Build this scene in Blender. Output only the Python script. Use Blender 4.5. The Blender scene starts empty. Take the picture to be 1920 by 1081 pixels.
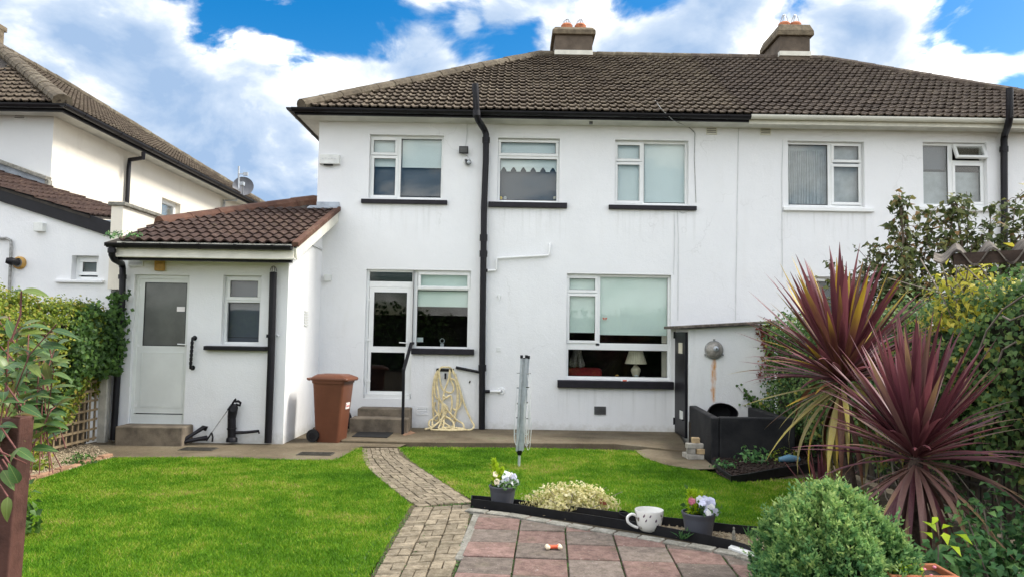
import bpy, bmesh, math, random
import numpy as np
from mathutils import Vector, Matrix, Euler
random.seed(7); rng = np.random.default_rng(7)
scene = bpy.context.scene
COL = scene.collection
PI = math.pi
R = math.radians

# ------------------------------------------------------------------ camera
F = 1400.0                       # focal length in photo pixels (1920 wide)
CAMZ = 1.72
PITCH, ROLL = R(3.47), R(0.95)
cam = bpy.data.cameras.new('camera'); camo = bpy.data.objects.new('camera', cam); COL.objects.link(camo)
cam.sensor_width = 36.0; cam.lens = F/1920*36.0; cam.clip_end = 2000; cam.clip_start = .05
CR = Matrix.Rotation(PI/2+PITCH, 3, 'X') @ Matrix.Rotation(ROLL, 3, 'Z')
camo.matrix_world = Matrix.Translation((0, 0, CAMZ)) @ CR.to_4x4()
scene.camera = camo

# ------------------------------------------------------------------ light, sky, exposure
SUN_EL, SUN_AZ = R(45), R(86)   # azimuth clockwise from +Y (straight ahead): to the right, along the back wall, softened by thin cloud
sdir = Vector((math.sin(SUN_AZ)*math.cos(SUN_EL), math.cos(SUN_AZ)*math.cos(SUN_EL), math.sin(SUN_EL)))
sl = bpy.data.lights.new('sun', 'SUN'); sl.energy = 1.35; sl.angle = R(15); sl.color = (1, .95, .87)
so = bpy.data.objects.new('sun', sl); COL.objects.link(so)
so.rotation_euler = (-sdir).to_track_quat('-Z', 'Y').to_euler()
scene.view_settings.view_transform = 'Standard'; scene.view_settings.look = 'None'
scene.view_settings.gamma = 1; scene.view_settings.use_curve_mapping = False
scene.view_settings.exposure = 1.93
scene.render.engine = 'CYCLES'
scene.cycles.max_bounces = 7; scene.cycles.transparent_max_bounces = 12; scene.cycles.sample_clamp_indirect = 6

def ray(px, py):
    return CR @ Vector(((px-960)/F, -(py-540.5)/F, -1))
def onY(px, py, Y):
    d = ray(px, py); t = Y/d.y; return Vector((d.x*t, Y, CAMZ+d.z*t))
def onZ(px, py, z=0):
    d = ray(px, py); t = (z-CAMZ)/d.z; return Vector((d.x*t, d.y*t, z))
def onX(px, py, X):
    d = ray(px, py); t = X/d.x; return Vector((X, d.y*t, CAMZ+d.z*t))

class NT:
    def __init__(s, tree): s.t = tree
    def n(s, typ, **kw):
        nd = s.t.nodes.new(typ)
        for k, v in kw.items():
            if k.startswith('i_'): 
                key = k[2:]
                nd.inputs[int(key) if key.isdigit() else key.replace('_', ' ')].default_value = v
            else: setattr(nd, k, v)
        return nd
    def l(s, a, b): s.t.links.new(a, b)
    def math(s, op, a, b=None, c=None, clamp=False):
        nd = s.n('ShaderNodeMath', operation=op); nd.use_clamp = clamp
        for i, v in enumerate((a, b, c)):
            if v is None: continue
            if isinstance(v, (int, float)): nd.inputs[i].default_value = v
            else: s.l(v, nd.inputs[i])
        return nd.outputs[0]
    def mix(s, fac, a, b, blend='MIX'):
        nd = s.n('ShaderNodeMix', data_type='RGBA', blend_type=blend)
        for sock, v in ((nd.inputs[0], fac), (nd.inputs[6], a), (nd.inputs[7], b)):
            if isinstance(v, (int, float)): sock.default_value = v
            elif isinstance(v, (tuple, list)): sock.default_value = (*v[:3], 1)
            else: s.l(v, sock)
        return nd.outputs[2]
    def noise(s, vec, scale, detail=4, rough=.55, dist=0):
        nd = s.n('ShaderNodeTexNoise'); nd.inputs['Scale'].default_value = scale
        nd.inputs['Detail'].default_value = detail; nd.inputs['Roughness'].default_value = rough
        nd.inputs['Distortion'].default_value = dist
        if vec is not None: s.l(vec, nd.inputs['Vector'])
        return nd.outputs[0]
    def ramp(s, fac, stops, interp='LINEAR'):
        nd = s.n('ShaderNodeValToRGB'); e = nd.color_ramp.elements; nd.color_ramp.interpolation = interp
        while len(e) < len(stops): e.new(.5)
        for el, (p, c) in zip(e, stops):
            el.position = p; el.color = (*c, 1) if len(c) == 3 else c
        s.l(fac, nd.inputs[0]); return nd.outputs[0]
    def mapr(s, v, a, b, c=0., d=1., typ='SMOOTHSTEP'):
        nd = s.n('ShaderNodeMapRange', interpolation_type=typ)
        s.l(v, nd.inputs[0])
        for i, x in enumerate((a, b, c, d)): nd.inputs[i+1].default_value = x
        return nd.outputs[0]

# world: Nishita sky with broken cloud over it, all as a function of direction
w = bpy.data.worlds.new('World'); scene.world = w; w.use_nodes = True
w.node_tree.nodes.clear(); T = NT(w.node_tree)
tc = T.n('ShaderNodeTexCoord'); D = tc.outputs['Generated']
sky = T.n('ShaderNodeTexSky', sky_type='NISHITA', sun_disc=False, sun_elevation=SUN_EL, sun_rotation=SUN_AZ)
hs = T.n('ShaderNodeHueSaturation'); hs.inputs['Saturation'].default_value = 1.6; hs.inputs['Value'].default_value = .5
T.l(sky.outputs[0], hs.inputs['Color'])
sp = T.n('ShaderNodeSeparateXYZ'); T.l(D, sp.inputs[0])
mp = T.n('ShaderNodeMapping'); mp.inputs['Scale'].default_value = (1, 1, 1.7); mp.inputs['Location'].default_value = (3.1, .4, 1.3); T.l(D, mp.inputs[0])
n1 = T.noise(mp.outputs[0], 6.2, 10, .56, .3)
n2 = T.noise(mp.outputs[0], 1.9, 4, .5, .1)
off = T.n('ShaderNodeVectorMath', operation='ADD'); T.l(mp.outputs[0], off.inputs[0]); off.inputs[1].default_value = (.03, 0, .05)
n1s = T.noise(off.outputs[0], 6.2, 8, .54, .3)
def blob(px, py, rad):
    c = ray(px, py).normalized()
    dp = T.n('ShaderNodeVectorMath', operation='DOT_PRODUCT'); T.l(D, dp.inputs[0]); dp.inputs[1].default_value = c
    return T.mapr(dp.outputs['Value'], math.cos(rad/F*1.0), 1.0)
def blobsum(lst):
    acc = None
    for px, py, r, a in lst:
        v = T.math('MULTIPLY', blob(px, py, r), a)
        acc = v if acc is None else T.math('ADD', acc, v)
    return acc
holes = blobsum([(640, 10, 150, -.30), (770, 20, 150, -.34), (900, 60, 120, -.30), (480, 90, 130, -.36), (400, 15, 130, -.36), (50, 5, 70, -.10), (560, 60, 90, -.16), (1000, 110, 90, -.12),
                 (1830, 5, 130, -.42), (1915, 215, 90, -.4), (1240, 30, 80, -.34), (700, -150, 260, -.2),
                 (120, 110, 200, .22), (560, 210, 200, .25), (760, 150, 120, .20), (1450, 60, 330, .28), (955, 15, 55, .26), (875, 45, 30, .22), (260, 300, 330, .3), (450, 85, 50, .16), (1700, 120, 220, .2), (1120, 60, 130, .14)])
dens = T.math('ADD', T.math('ADD', T.math('MULTIPLY', T.math('SUBTRACT', n1, .5), 2.9), T.math('MULTIPLY', T.math('SUBTRACT', n2, .5), .9)), T.math('ADD', holes, .07))
hz = T.mapr(sp.outputs['Z'], .0, .22, .18, 0.)
dens = T.math('ADD', dens, hz)
mask = T.mapr(dens, -.22, .20)
grey = blobsum([(330, 300, 330, .22), (520, 330, 220, .10), (1330, 90, 150, .22), (1640, 120, 120, .2), (40, 30, 150, .35), (170, 50, 90, .2), (1230, 90, 160, .22), (960, 160, 200, .12),
                (600, 190, 100, -.3), (1800, 90, 170, -.35), (1900, 120, 120, -.3), (460, 150, 110, -.25), (120, 110, 120, -.2), (660, 190, 120, -.25)])
n3 = T.noise(mp.outputs[0], 3.4, 6, .5, .4)
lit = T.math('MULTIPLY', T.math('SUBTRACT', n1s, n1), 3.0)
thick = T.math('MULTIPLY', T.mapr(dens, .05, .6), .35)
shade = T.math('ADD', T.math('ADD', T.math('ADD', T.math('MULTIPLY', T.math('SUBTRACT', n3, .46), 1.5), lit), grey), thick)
shade = T.math('ADD', T.math('ADD', shade, .17), T.math('MULTIPLY', T.mapr(sp.outputs['Y'], .85, -.4), -.8))   # clouds whitened behind the camera, extra brightness added to light the facade
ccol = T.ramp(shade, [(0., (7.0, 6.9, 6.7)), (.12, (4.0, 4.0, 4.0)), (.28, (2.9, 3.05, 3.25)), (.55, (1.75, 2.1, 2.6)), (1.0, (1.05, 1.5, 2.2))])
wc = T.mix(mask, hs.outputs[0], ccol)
# below the horizon: dull green-brown land light
wc = T.mix(T.mapr(sp.outputs['Z'], -.06, -.01), (1.2, 1.2, .9), wc)
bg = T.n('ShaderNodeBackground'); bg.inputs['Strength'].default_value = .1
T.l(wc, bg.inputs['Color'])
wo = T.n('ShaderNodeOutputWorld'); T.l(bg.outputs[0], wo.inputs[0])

# ------------------------------------------------------------------ materials
MATS = {}
def newmat(name):
    m = bpy.data.materials.new(name); m.use_nodes = True; m.node_tree.nodes.clear()
    t = NT(m.node_tree); o = t.n('ShaderNodeOutputMaterial'); p = t.n('ShaderNodeBsdfPrincipled')
    p.inputs['Specular IOR Level'].default_value = .3
    t.l(p.outputs[0], o.inputs[0]); MATS[name] = m
    g = t.n('ShaderNodeNewGeometry')
    return m, t, p, g.outputs['Position'], o
def setbump(t, p, h, strength, dist=.01):
    b = t.n('ShaderNodeBump'); b.inputs['Strength'].default_value = strength; b.inputs['Distance'].default_value = dist
    t.l(h, b.inputs['Height']); t.l(b.outputs[0], p.inputs['Normal'])
def mat(name, col, rough=.6, var=.2, scale=5, bump=0., bscale=60, col2=None, metal=0., spec=.3, objrand=0., dist=.01):
    m, t, p, P, o = newmat(name)
    p.inputs['Roughness'].default_value = rough; p.inputs['Metallic'].default_value = metal
    p.inputs['Specular IOR Level'].default_value = spec
    dark = col2 or tuple(c*(1-var) for c in col); lite = col if col2 else tuple(c*(1+var) for c in col)
    n = t.noise(P, scale, 6, .6)
    c = t.mix(t.mapr(n, .3, .7), dark, lite)
    if objrand:
        oi = t.n('ShaderNodeObjectInfo')
        v = t.math('MULTIPLY_ADD', oi.outputs['Random'], 2*objrand, 1-objrand)
        cm = t.n('ShaderNodeVectorMath', operation='SCALE'); t.l(c, cm.inputs[0]); t.l(v, cm.inputs['Scale']); c = cm.outputs[0]
    t.l(c, p.inputs['Base Color'])
    if bump: setbump(t, p, t.noise(P, bscale, 5, .6), bump, dist)
    return m

def wallmat(name, col, stains=.12, tint=(.55, .52, .44), rust=None, low=0., drips=()):
    m, t, p, P, o = newmat(name)
    p.inputs['Roughness'].default_value = .85; p.inputs['Specular IOR Level'].default_value = .15
    st = t.n('ShaderNodeMapping'); st.inputs['Scale'].default_value = (1.6, 1.6, .35); t.l(P, st.inputs[0])
    d1 = t.mapr(t.noise(st.outputs[0], 2.2, 7, .62), .52, .8)
    d2 = t.mapr(t.noise(P, 9, 6, .65), .55, .85)
    f = t.math('MULTIPLY', t.math('ADD', d1, t.math('MULTIPLY', d2, .5)), stains)
    c = t.mix(f, col, tint)
    c = t.mix(t.math('MULTIPLY', t.mapr(t.noise(P, 1.1, 3), .35, .65), .35), c, tuple(x*.9 for x in col))
    s = t.n('ShaderNodeSeparateXYZ'); t.l(P, s.inputs[0])
    # splash dirt just above the ground
    g = t.math('MULTIPLY', t.mapr(t.math('ADD', s.outputs['Z'], t.math('MULTIPLY', t.noise(P, 12, 5), .25)), .32, .12), .45+low)
    c = t.mix(g, c, (.38, .36, .28))
    for (x0, x1, z1) in drips:
        a = t.math('MULTIPLY', t.mapr(s.outputs['X'], x0-.02, x0+.03), t.mapr(s.outputs['X'], x1+.02, x1-.03))
        b = t.math('MULTIPLY', t.mapr(s.outputs['Z'], z1-.75, z1-.02), t.mapr(s.outputs['Z'], z1+.01, z1-.01))
        stx = t.n('ShaderNodeMapping'); stx.inputs['Scale'].default_value = (14, 14, .8); t.l(P, stx.inputs[0])
        k = t.math('MULTIPLY', t.math('MULTIPLY', a, b), t.mapr(t.noise(stx.outputs[0], 1.0, 4), .45, .75, .0, .26))
        c = t.mix(k, c, (.42, .42, .38))
    vc = t.n('ShaderNodeTexVoronoi', feature='DISTANCE_TO_EDGE'); vc.inputs['Scale'].default_value = .55
    wv = t.n('ShaderNodeVectorMath', operation='MULTIPLY_ADD'); nz = t.n('ShaderNodeTexNoise'); nz.inputs['Scale'].default_value = 2.5; nz.inputs['Detail'].default_value = 6; t.l(P, nz.inputs['Vector'])
    t.l(nz.outputs['Color'], wv.inputs[0]); wv.inputs[1].default_value = (.7, .7, .7); t.l(P, wv.inputs[2]); t.l(wv.outputs[0], vc.inputs['Vector'])
    k = t.math('MULTIPLY', t.mapr(vc.outputs['Distance'], .006, .001), t.mapr(t.noise(P, .7, 3), .5, .62, 0, .2)); c = t.mix(k, c, (.4, .4, .38))
    if rust:
        for (cx, wdt, z0, z1) in rust:
            wob = t.math('MULTIPLY', t.math('SUBTRACT', t.noise(P, 10, 5), .5), .09)
            dx = t.math('ABSOLUTE', t.math('ADD', t.math('SUBTRACT', s.outputs['X'], cx), wob))
            a = t.mapr(dx, wdt*1.2, 0)
            b = t.math('MULTIPLY', t.mapr(s.outputs['Z'], z0, z0+.12), t.mapr(s.outputs['Z'], z1+.04, z1-.02))
            k = t.math('MULTIPLY', t.math('MULTIPLY', a, b), t.mapr(t.noise(st.outputs[0], 16, 5), .3, .62, .25, .95))
            c = t.mix(k, c, (.62, .26, .04))
    t.l(c, p.inputs['Base Color'])
    h = t.math('ADD', t.math('MULTIPLY', t.noise(P, 7, 4, .6), 1.2), t.math('ADD', t.noise(P, 45, 5, .7), t.math('MULTIPLY', t.noise(P, 150, 3), .5)))
    setbump(t, p, h, .55, .009)
    return m
_sill = lambda x0, x1, y: (onY(x0, y, 13.3).x, onY(x1, y, 13.3).x, onY((x0+x1)/2, y, 13.3).z)
wallmat('wall_white', (.83, .835, .84), .13, drips=[_sill(678, 839, 384), _sill(916, 1063, 391), _sill(1141, 1305, 395), _sill(1468, 1637, 398), _sill(1722, 1858, 397), _sill(1045, 1262, 728), _sill(771, 889, 665)])
wallmat('wall_white_worn', (.76, .765, .77), .30)
wallmat('wall_cream', (.80, .745, .64), .30, (.50, .44, .36))
wallmat('wall_grey_white', (.74, .75, .75), .35, (.42, .42, .40))

def tilemat(name, dark, mid, lite, lich, amt):
    m, t, p, P, o = newmat(name)
    p.inputs['Roughness'].default_value = .8; p.inputs['Specular IOR Level'].default_value = .25
    wn = t.n('ShaderNodeTexNoise'); t.l(P, wn.inputs['Vector']); wn.inputs['Scale'].default_value = 3.3; wn.inputs['Detail'].default_value = 3; wn.inputs['Roughness'].default_value = .8
    c = t.ramp(wn.outputs[0], [(.3, dark), (.5, mid), (.7, lite)])
    big = t.mapr(t.noise(P, .45, 4, .6), .38, .62)
    sp_ = t.mapr(t.noise(P, 9, 7, .75), .48, .64)
    f = t.math('MULTIPLY', t.math('MULTIPLY', sp_, t.math('MULTIPLY_ADD', big, .8, .2)), amt)
    c = t.mix(f, c, lich)
    blk = t.mapr(t.noise(P, 6, 6, .7), .56, .74)
    c = t.mix(t.math('MULTIPLY', blk, .55), c, (.022, .018, .013))
    mo = t.mapr(t.noise(P, 3.1, 7, .75), .60, .70); c = t.mix(t.math('MULTIPLY', mo, .6), c, (.05, .05, .018))
    t.l(c, p.inputs['Base Color'])
    setbump(t, p, t.noise(P, 90, 5, .7), .5, .006)
tilemat('tile_brown', (.05, .037, .027), (.09, .069, .05), (.145, .115, .082), (.28, .24, .17), .65)
tilemat('tile_brown_right', (.044, .033, .026), (.077, .058, .046), (.118, .092, .071), (.23, .195, .145), .55)
tilemat('tile_redbrown', (.030, .017, .014), (.048, .028, .022), (.072, .043, .034), (.2, .14, .095), .35)
tilemat('tile_left', (.05, .037, .027), (.085, .065, .047), (.12, .094, .068), (.22, .19, .13), .5)
tilemat('ridge_mortar', (.06, .048, .033), (.10, .08, .055), (.15, .125, .09), (.27, .24, .165), .7)
tilemat('ridge_red', (.065, .03, .02), (.10, .048, .032), (.14, .07, .046), (.2, .14, .095), .5)
mat('pvc_white', (.80, .81, .80), .35, .04, 3)
mat('pvc_cream', (.70, .69, .61), .45, .06, 3)
mat('paint_cream', (.68, .66, .57), .5, .1, 4, .1)
mat('door_white', (.72, .74, .71), .4, .04, 3)
mat('black_paint', (.0065, .006, .009), .45, .35, 6, .12, 30, spec=.28)
mat('black_plastic', (.008, .0075, .010), .42, .3, 6, spec=.28)
mat('dark_sill', (.013, .011, .016), .55, .3, 9, .2, 40)
mat('black_render', (.024, .024, .026), .66, .5, 3, .6, 50, col2=(.007, .007, .010))
mat('soffit', (.62, .62, .57), .7, .12, 3)
mat('lead', (.36, .39, .43), .5, .2, 6, .2, 15, metal=.3)
mat('grey_metal', (.46, .49, .52), .42, .12, 14, metal=.35)
mat('dish_grey', (.15, .155, .17), .5, .15, 9)
mat('dull_steel', (.30, .30, .29), .55, .3, 18, metal=.5)
mat('chimney_render', (.125, .098, .074), .9, .25, 3, .4, 40)
mat('chimney_cap', (.15, .12, .08), .9, .35, 7, .4, 40)
mat('terracotta', (.42, .15, .07), .7, .25, 9, .2)
mat('dome_grey', (.30, .28, .25), .25, .3, 14, spec=.5)
mat('wire', (.12, .12, .12), .5, .1)
mat('cable_white', (.62, .63, .63), .6, .1)
mat('concrete_step', (.17, .14, .105), .9, .35, 5, .5, 50)
mat('concrete_post', (.46, .44, .38), .9, .2, 6, .4, 50)
mat('brown_bin', (.135, .050, .027), .42, .1, 3, .08, 120)
mat('rubber', (.015, .015, .016), .7, .2)
mat('sticker_white', (.8, .76, .74), .5, .05)
mat('sticker_red', (.6, .06, .05), .5, .05)
mat('hose', (.74, .62, .36), .5, .22, 14)
mat('blind_pale', (.76, .88, .84), .8, .03, 2)
mat('blind_white', (.80, .87, .88), .8, .03, 2)
mat('frosted', (.10, .118, .15), .35, .06, 1.5)
mat('frosted_dark', (.09, .092, .10), .35, .25, 2)
mat('frosted_glass', (.125, .128, .12), .22, .14, 3, spec=.5)
mat('net_curtain', (.46, .49, .52), .9, .12, 6)
mat('curtain_cream', (.6, .56, .48), .9, .1, 6)
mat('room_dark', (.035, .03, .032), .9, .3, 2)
mat('sofa_red', (.30, .028, .03), .9, .15, 9)
mat('lamp_cream', (.72, .66, .5), .6, .05, 9)
mat('dog_fur', (.36, .33, .29), .95, .35, 40, .6, 120)
mat('nose_black', (.02, .018, .018), .5, .1)
mat('yellowed_lamp', (.46, .27, .075), .5, .2, 12)
mat('brown_wood', (.08, .036, .027), .6, .35, 8, .3, 60)
mat('trellis_wood', (.30, .225, .135), .85, .25, 9, .3, 60)
mat('fence_dark', (.055, .047, .04), .85, .35, 6, .4, 50)
mat('fence_panel', (.10, .08, .058), .85, .35, 6, .4, 50)
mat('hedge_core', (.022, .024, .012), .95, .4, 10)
mat('bark', (.12, .09, .065), .9, .3, 14, .5, 50)
mat('brown_dark', (.05, .034, .026), .85, .35, 12, .4, 50)
mat('cover_grey', (.06, .055, .045), .85, .4, 20, .4, 50)
mat('twig_red', (.17, .07, .06), .7, .3, 12)
mat('twig_grey', (.2, .17, .14), .8, .3, 12)
mat('trunk_cordyline', (.085, .06, .05), .9, .4, 20, .8, 40)
mat('soil', (.055, .043, .032), .95, .5, 12, .8, 40, dist=.03)
mat('mulch', (.03, .019, .015), .9, .5, 30, .8, 60)
mat('pot_grey', (.075, .08, .10), .42, .12, 6)
mat('ceramic', (.82, .81, .77), .15, .03, 4, spec=.5)
mat('motif_purple', (.10, .055, .10), .3, .3, 40)
mat('motif_olive', (.28, .27, .16), .3, .3, 40)
mat('toy_orange', (.75, .13, .06), .5, .08)
mat('toy_cream', (.80, .68, .50), .55, .08)
mat('petal_white', (.84, .86, .86), .6, .05)
mat('petal_pink', (.80, .26, .36), .6, .15)
mat('petal_lilac', (.62, .64, .80), .6, .1)
mat('petal_yellow', (.75, .55, .06), .6, .1)
mat('brick_grey', (.36, .34, .30), .9, .25, 14, .5, 60, objrand=.15)
mat('brick_buff', (.42, .31, .18), .9, .25, 14, .5, 60)
mat('asbestos', (.20, .175, .145), .9, .0, 14, .6, 40, col2=(.045, .036, .03))
mat('edging', (.009, .009, .011), .5, .25, 12, .15, 40, spec=.25)
mat('plaque', (.72, .68, .55), .6, .06)
mat('vent_white', (.70, .71, .68), .6, .1)
mat('vent_dark', (.10, .10, .10), .7, .3)
mat('white_slate', (.60, .61, .60), .7, .12, 12, .2)
mat('blue_plastic', (.12, .25, .36), .4, .1)
mat('butterfly_red', (.52, .12, .06), .6, .3, 60)
mat('kerb_earth', (.29, .17, .105), .95, .3, 12, .6, 40)
mat('gold_metal', (.4, .25, .1), .4, .2)
mat('pebble', (.50, .42, .29), .85, .0, 25, .2, col2=(.25, .19, .12))
mat('twig_litter', (.34, .24, .14), .9, .3, 20)

def glassmat(name, tint, k=1.6):
    m = bpy.data.materials.new(name); m.use_nodes = True; m.node_tree.nodes.clear(); t = NT(m.node_tree)
    o = t.n('ShaderNodeOutputMaterial'); tr = t.n('ShaderNodeBsdfTransparent'); tr.inputs[0].default_value = (*tint, 1)
    gl = t.n('ShaderNodeBsdfGlossy'); gl.inputs['Roughness'].default_value = .01; gl.inputs[0].default_value = (1, 1, 1, 1)
    fr = t.n('ShaderNodeFresnel'); fr.inputs[0].default_value = 1.5
    mx = t.n('ShaderNodeMixShader'); t.l(t.math('MULTIPLY', fr.outputs[0], k, clamp=True), mx.inputs[0])
    t.l(tr.outputs[0], mx.inputs[1]); t.l(gl.outputs[0], mx.inputs[2]); t.l(mx.outputs[0], o.inputs[0]); MATS[name] = m
glassmat('glass', (.95, .965, .955), .6)
glassmat('glass_dark', (.5, .5, .5), 1.1)

def leafmat(name, stops, trans=.35, rough=.5, pos=.0, spec=.3):
    m, t, p, P, o = newmat(name)
    a = t.n('ShaderNodeAttribute', attribute_name='rnd')
    v = a.outputs['Fac']
    if pos: v = t.math('ADD', v, t.math('MULTIPLY', t.math('ADD', t.math('SUBTRACT', t.noise(P, 3.5, 4), .5), t.math('MULTIPLY', t.math('SUBTRACT', t.noise(P, .8, 3), .5), 1.4)), pos))
    c = t.ramp(v, stops)
    t.l(c, p.inputs['Base Color']); p.inputs['Roughness'].default_value = rough; p.inputs['Specular IOR Level'].default_value = spec
    tl = t.n('ShaderNodeBsdfTranslucent'); t.l(c, tl.inputs[0])
    mx = t.n('ShaderNodeMixShader'); mx.inputs[0].default_value = trans
    t.l(p.outputs[0], mx.inputs[1]); t.l(tl.outputs[0], mx.inputs[2]); t.l(mx.outputs[0], o.inputs[0])
leafmat('leaf_ivy_yellow', [(0, (.055, .10, .012)), (.4, (.145, .21, .02)), (.75, (.28, .33, .035)), (1, (.36, .28, .06))], pos=.4)
leafmat('leaf_ivy', [(0, (.03, .07, .018)), (.5, (.065, .14, .03)), (1, (.12, .22, .045))], pos=.5)
leafmat('leaf_right', [(0, (.03, .07, .024)), (.4, (.08, .165, .05)), (.8, (.165, .26, .075)), (.95, (.26, .32, .09)), (1, (.36, .32, .06))], pos=.5, trans=.45)
leafmat('leaf_gold', [(0, (.26, .29, .03)), (.6, (.5, .46, .05)), (1, (.68, .58, .10))])
leafmat('leaf_tree', [(0, (.045, .065, .022)), (.6, (.10, .13, .042)), (.9, (.17, .18, .06)), (1, (.26, .15, .06))], pos=.4)
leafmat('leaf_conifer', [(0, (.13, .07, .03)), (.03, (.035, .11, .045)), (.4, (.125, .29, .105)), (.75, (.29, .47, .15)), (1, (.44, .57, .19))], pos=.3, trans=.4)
leafmat('leaf_cream', [(0, (.30, .34, .08)), (.25, (.62, .58, .27)), (.7, (.84, .78, .45)), (1, (.9, .85, .60))], trans=.45)
leafmat('leaf_lime', [(0, (.32, .50, .012)), (1, (.55, .70, .04))])
leafmat('leaf_green', [(0, (.03, .09, .02)), (1, (.11, .22, .05))])
leafmat('leaf_low', [(0, (.045, .13, .05)), (.6, (.11, .26, .09)), (1, (.22, .40, .12))])
leafmat('leaf_rust', [(0, (.14, .04, .03)), (1, (.3, .1, .06))])
leafmat('grass_blade', [(0, (.055, .15, .007)), (.35, (.105, .25, .012)), (.6, (.19, .335, .02)), (.82, (.33, .385, .05)), (1, (.42, .32, .14))], trans=.35, rough=.6, pos=1.15, spec=.15)

def swordmat(name, base, tip, edge):
    m, t, p, P, o = newmat(name)
    tcn = t.n('ShaderNodeTexCoord'); s = t.n('ShaderNodeSeparateXYZ'); t.l(tcn.outputs['Object'], s.inputs[0])
    oi = t.n('ShaderNodeObjectInfo')
    a = t.math('ADD', s.outputs['Z'], t.math('MULTIPLY', t.math('SUBTRACT', oi.outputs['Random'], .5), .5))
    c = t.mix(t.mapr(a, .55, .95), base, tip)
    st = t.n('ShaderNodeMapping'); st.inputs['Scale'].default_value = (90, 90, 3); t.l(tcn.outputs['Object'], st.inputs[0])
    c = t.mix(t.math('MULTIPLY', t.mapr(t.noise(st.outputs[0], 1.0, 3), .4, .7), .45), c, edge)
    v = t.math('MULTIPLY_ADD', oi.outputs['Random'], .6, .7)
    cm = t.n('ShaderNodeVectorMath', operation='SCALE'); t.l(c, cm.inputs[0]); t.l(v, cm.inputs['Scale']); c = cm.outputs[0]
    t.l(c, p.inputs['Base Color']); p.inputs['Roughness'].default_value = .45; p.inputs['Specular IOR Level'].default_value = .35
    tl = t.n('ShaderNodeBsdfTranslucent'); t.l(c, tl.inputs[0]); mx = t.n('ShaderNodeMixShader'); mx.inputs[0].default_value = .2
    t.l(p.outputs[0], mx.inputs[1]); t.l(tl.outputs[0], mx.inputs[2]); t.l(mx.outputs[0], o.inputs[0])
swordmat('sword_purple', (.135, .040, .056), (.185, .058, .074), (.22, .10, .09))
swordmat('sword_yellow', (.145, .055, .045), (.44, .31, .03), (.27, .16, .045))
swordmat('sword_olive', (.29, .245, .085), (.37, .30, .06), (.36, .31, .17))
swordmat('sword_bronze', (.20, .105, .095), (.28, .18, .09), (.25, .16, .115))

def groundmat(name, kind):
    m, t, p, P, o = newmat(name)
    p.inputs['Roughness'].default_value = .9; p.inputs['Specular IOR Level'].default_value = .2
    oi = t.n('ShaderNodeObjectInfo')
    fine = t.noise(P, 120, 4, .7); med = t.noise(P, 14, 6, .65); big = t.noise(P, 1.3, 5, .6)
    if kind == 'concrete':
        c = t.ramp(big, [(.3, (.085, .066, .042)), (.5, (.145, .115, .076)), (.7, (.20, .168, .118))])
        c = t.mix(t.math('MULTIPLY', t.mapr(med, .48, .7), .55), c, (.085, .078, .048))
        c = t.mix(t.math('MULTIPLY', t.mapr(t.noise(P, 30, 5), .62, .75), .5), c, (.38, .36, .32))
        c = t.mix(t.math('MULTIPLY', t.mapr(t.noise(P, 2.6, 6, .7), .55, .72), .5), c, (.07, .085, .03))
    elif kind == 'lawn':
        c = t.ramp(big, [(.3, (.05, .115, .01)), (.6, (.085, .165, .014)), (.8, (.15, .19, .03))])
    elif kind == 'soil':
        c = t.ramp(med, [(.3, (.05, .04, .025)), (.7, (.11, .09, .06))])
    elif kind == 'gravelbed':
        c = t.ramp(t.noise(P, 45, 3), [(.35, (.16, .12, .075)), (.5, (.30, .24, .155)), (.65, (.44, .38, .27))])
    else:
        if kind == 'paver': a, b = (.165, .135, .092), (.255, .215, .155)
        elif kind == 'red': a, b = (.152, .097, .083), (.218, .142, .122)
        elif kind == 'grey': a, b = (.122, .098, .083), (.172, .141, .12)
        else: a, b = (.19, .185, .155), (.29, .28, .245)
        c = t.mix(t.mapr(t.math('ADD', t.math('MULTIPLY', med, .6), t.math('MULTIPLY', t.noise(P, 60, 5, .7), .4)), .36, .64), tuple(x*.82 for x in a), tuple(x*1.15 for x in b))
        v = t.math('MULTIPLY_ADD', oi.outputs['Random'], .4, .8)
        cm = t.n('ShaderNodeVectorMath', operation='SCALE'); t.l(c, cm.inputs[0]); t.l(v, cm.inputs['Scale']); c = cm.outputs[0]
        c = t.mix(t.math('MULTIPLY', t.mapr(t.noise(P, 260, 2), .56, .66), .42), c, (.055, .05, .045))
        c = t.mix(t.math('MULTIPLY', t.mapr(t.noise(P, 40, 5, .75), .60, .70), .5), c, (.55, .53, .48))
        c = t.mix(t.math('MULTIPLY', t.mapr(t.noise(P, 4, 7, .75), .5, .72), .45), c, (.11, .10, .06))
    t.l(c, p.inputs['Base Color'])
    setbump(t, p, t.math('ADD', fine, med), .6, .008)
for nm, k in (('ground_concrete', 'concrete'), ('ground_lawn', 'lawn'), ('ground_soil', 'soil'), ('ground_gravel', 'gravelbed'), ('paver', 'paver'), ('slab_red', 'red'), ('slab_grey', 'grey'), ('kerb_grey', 'kerb')):
    groundmat(nm, k)

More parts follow.
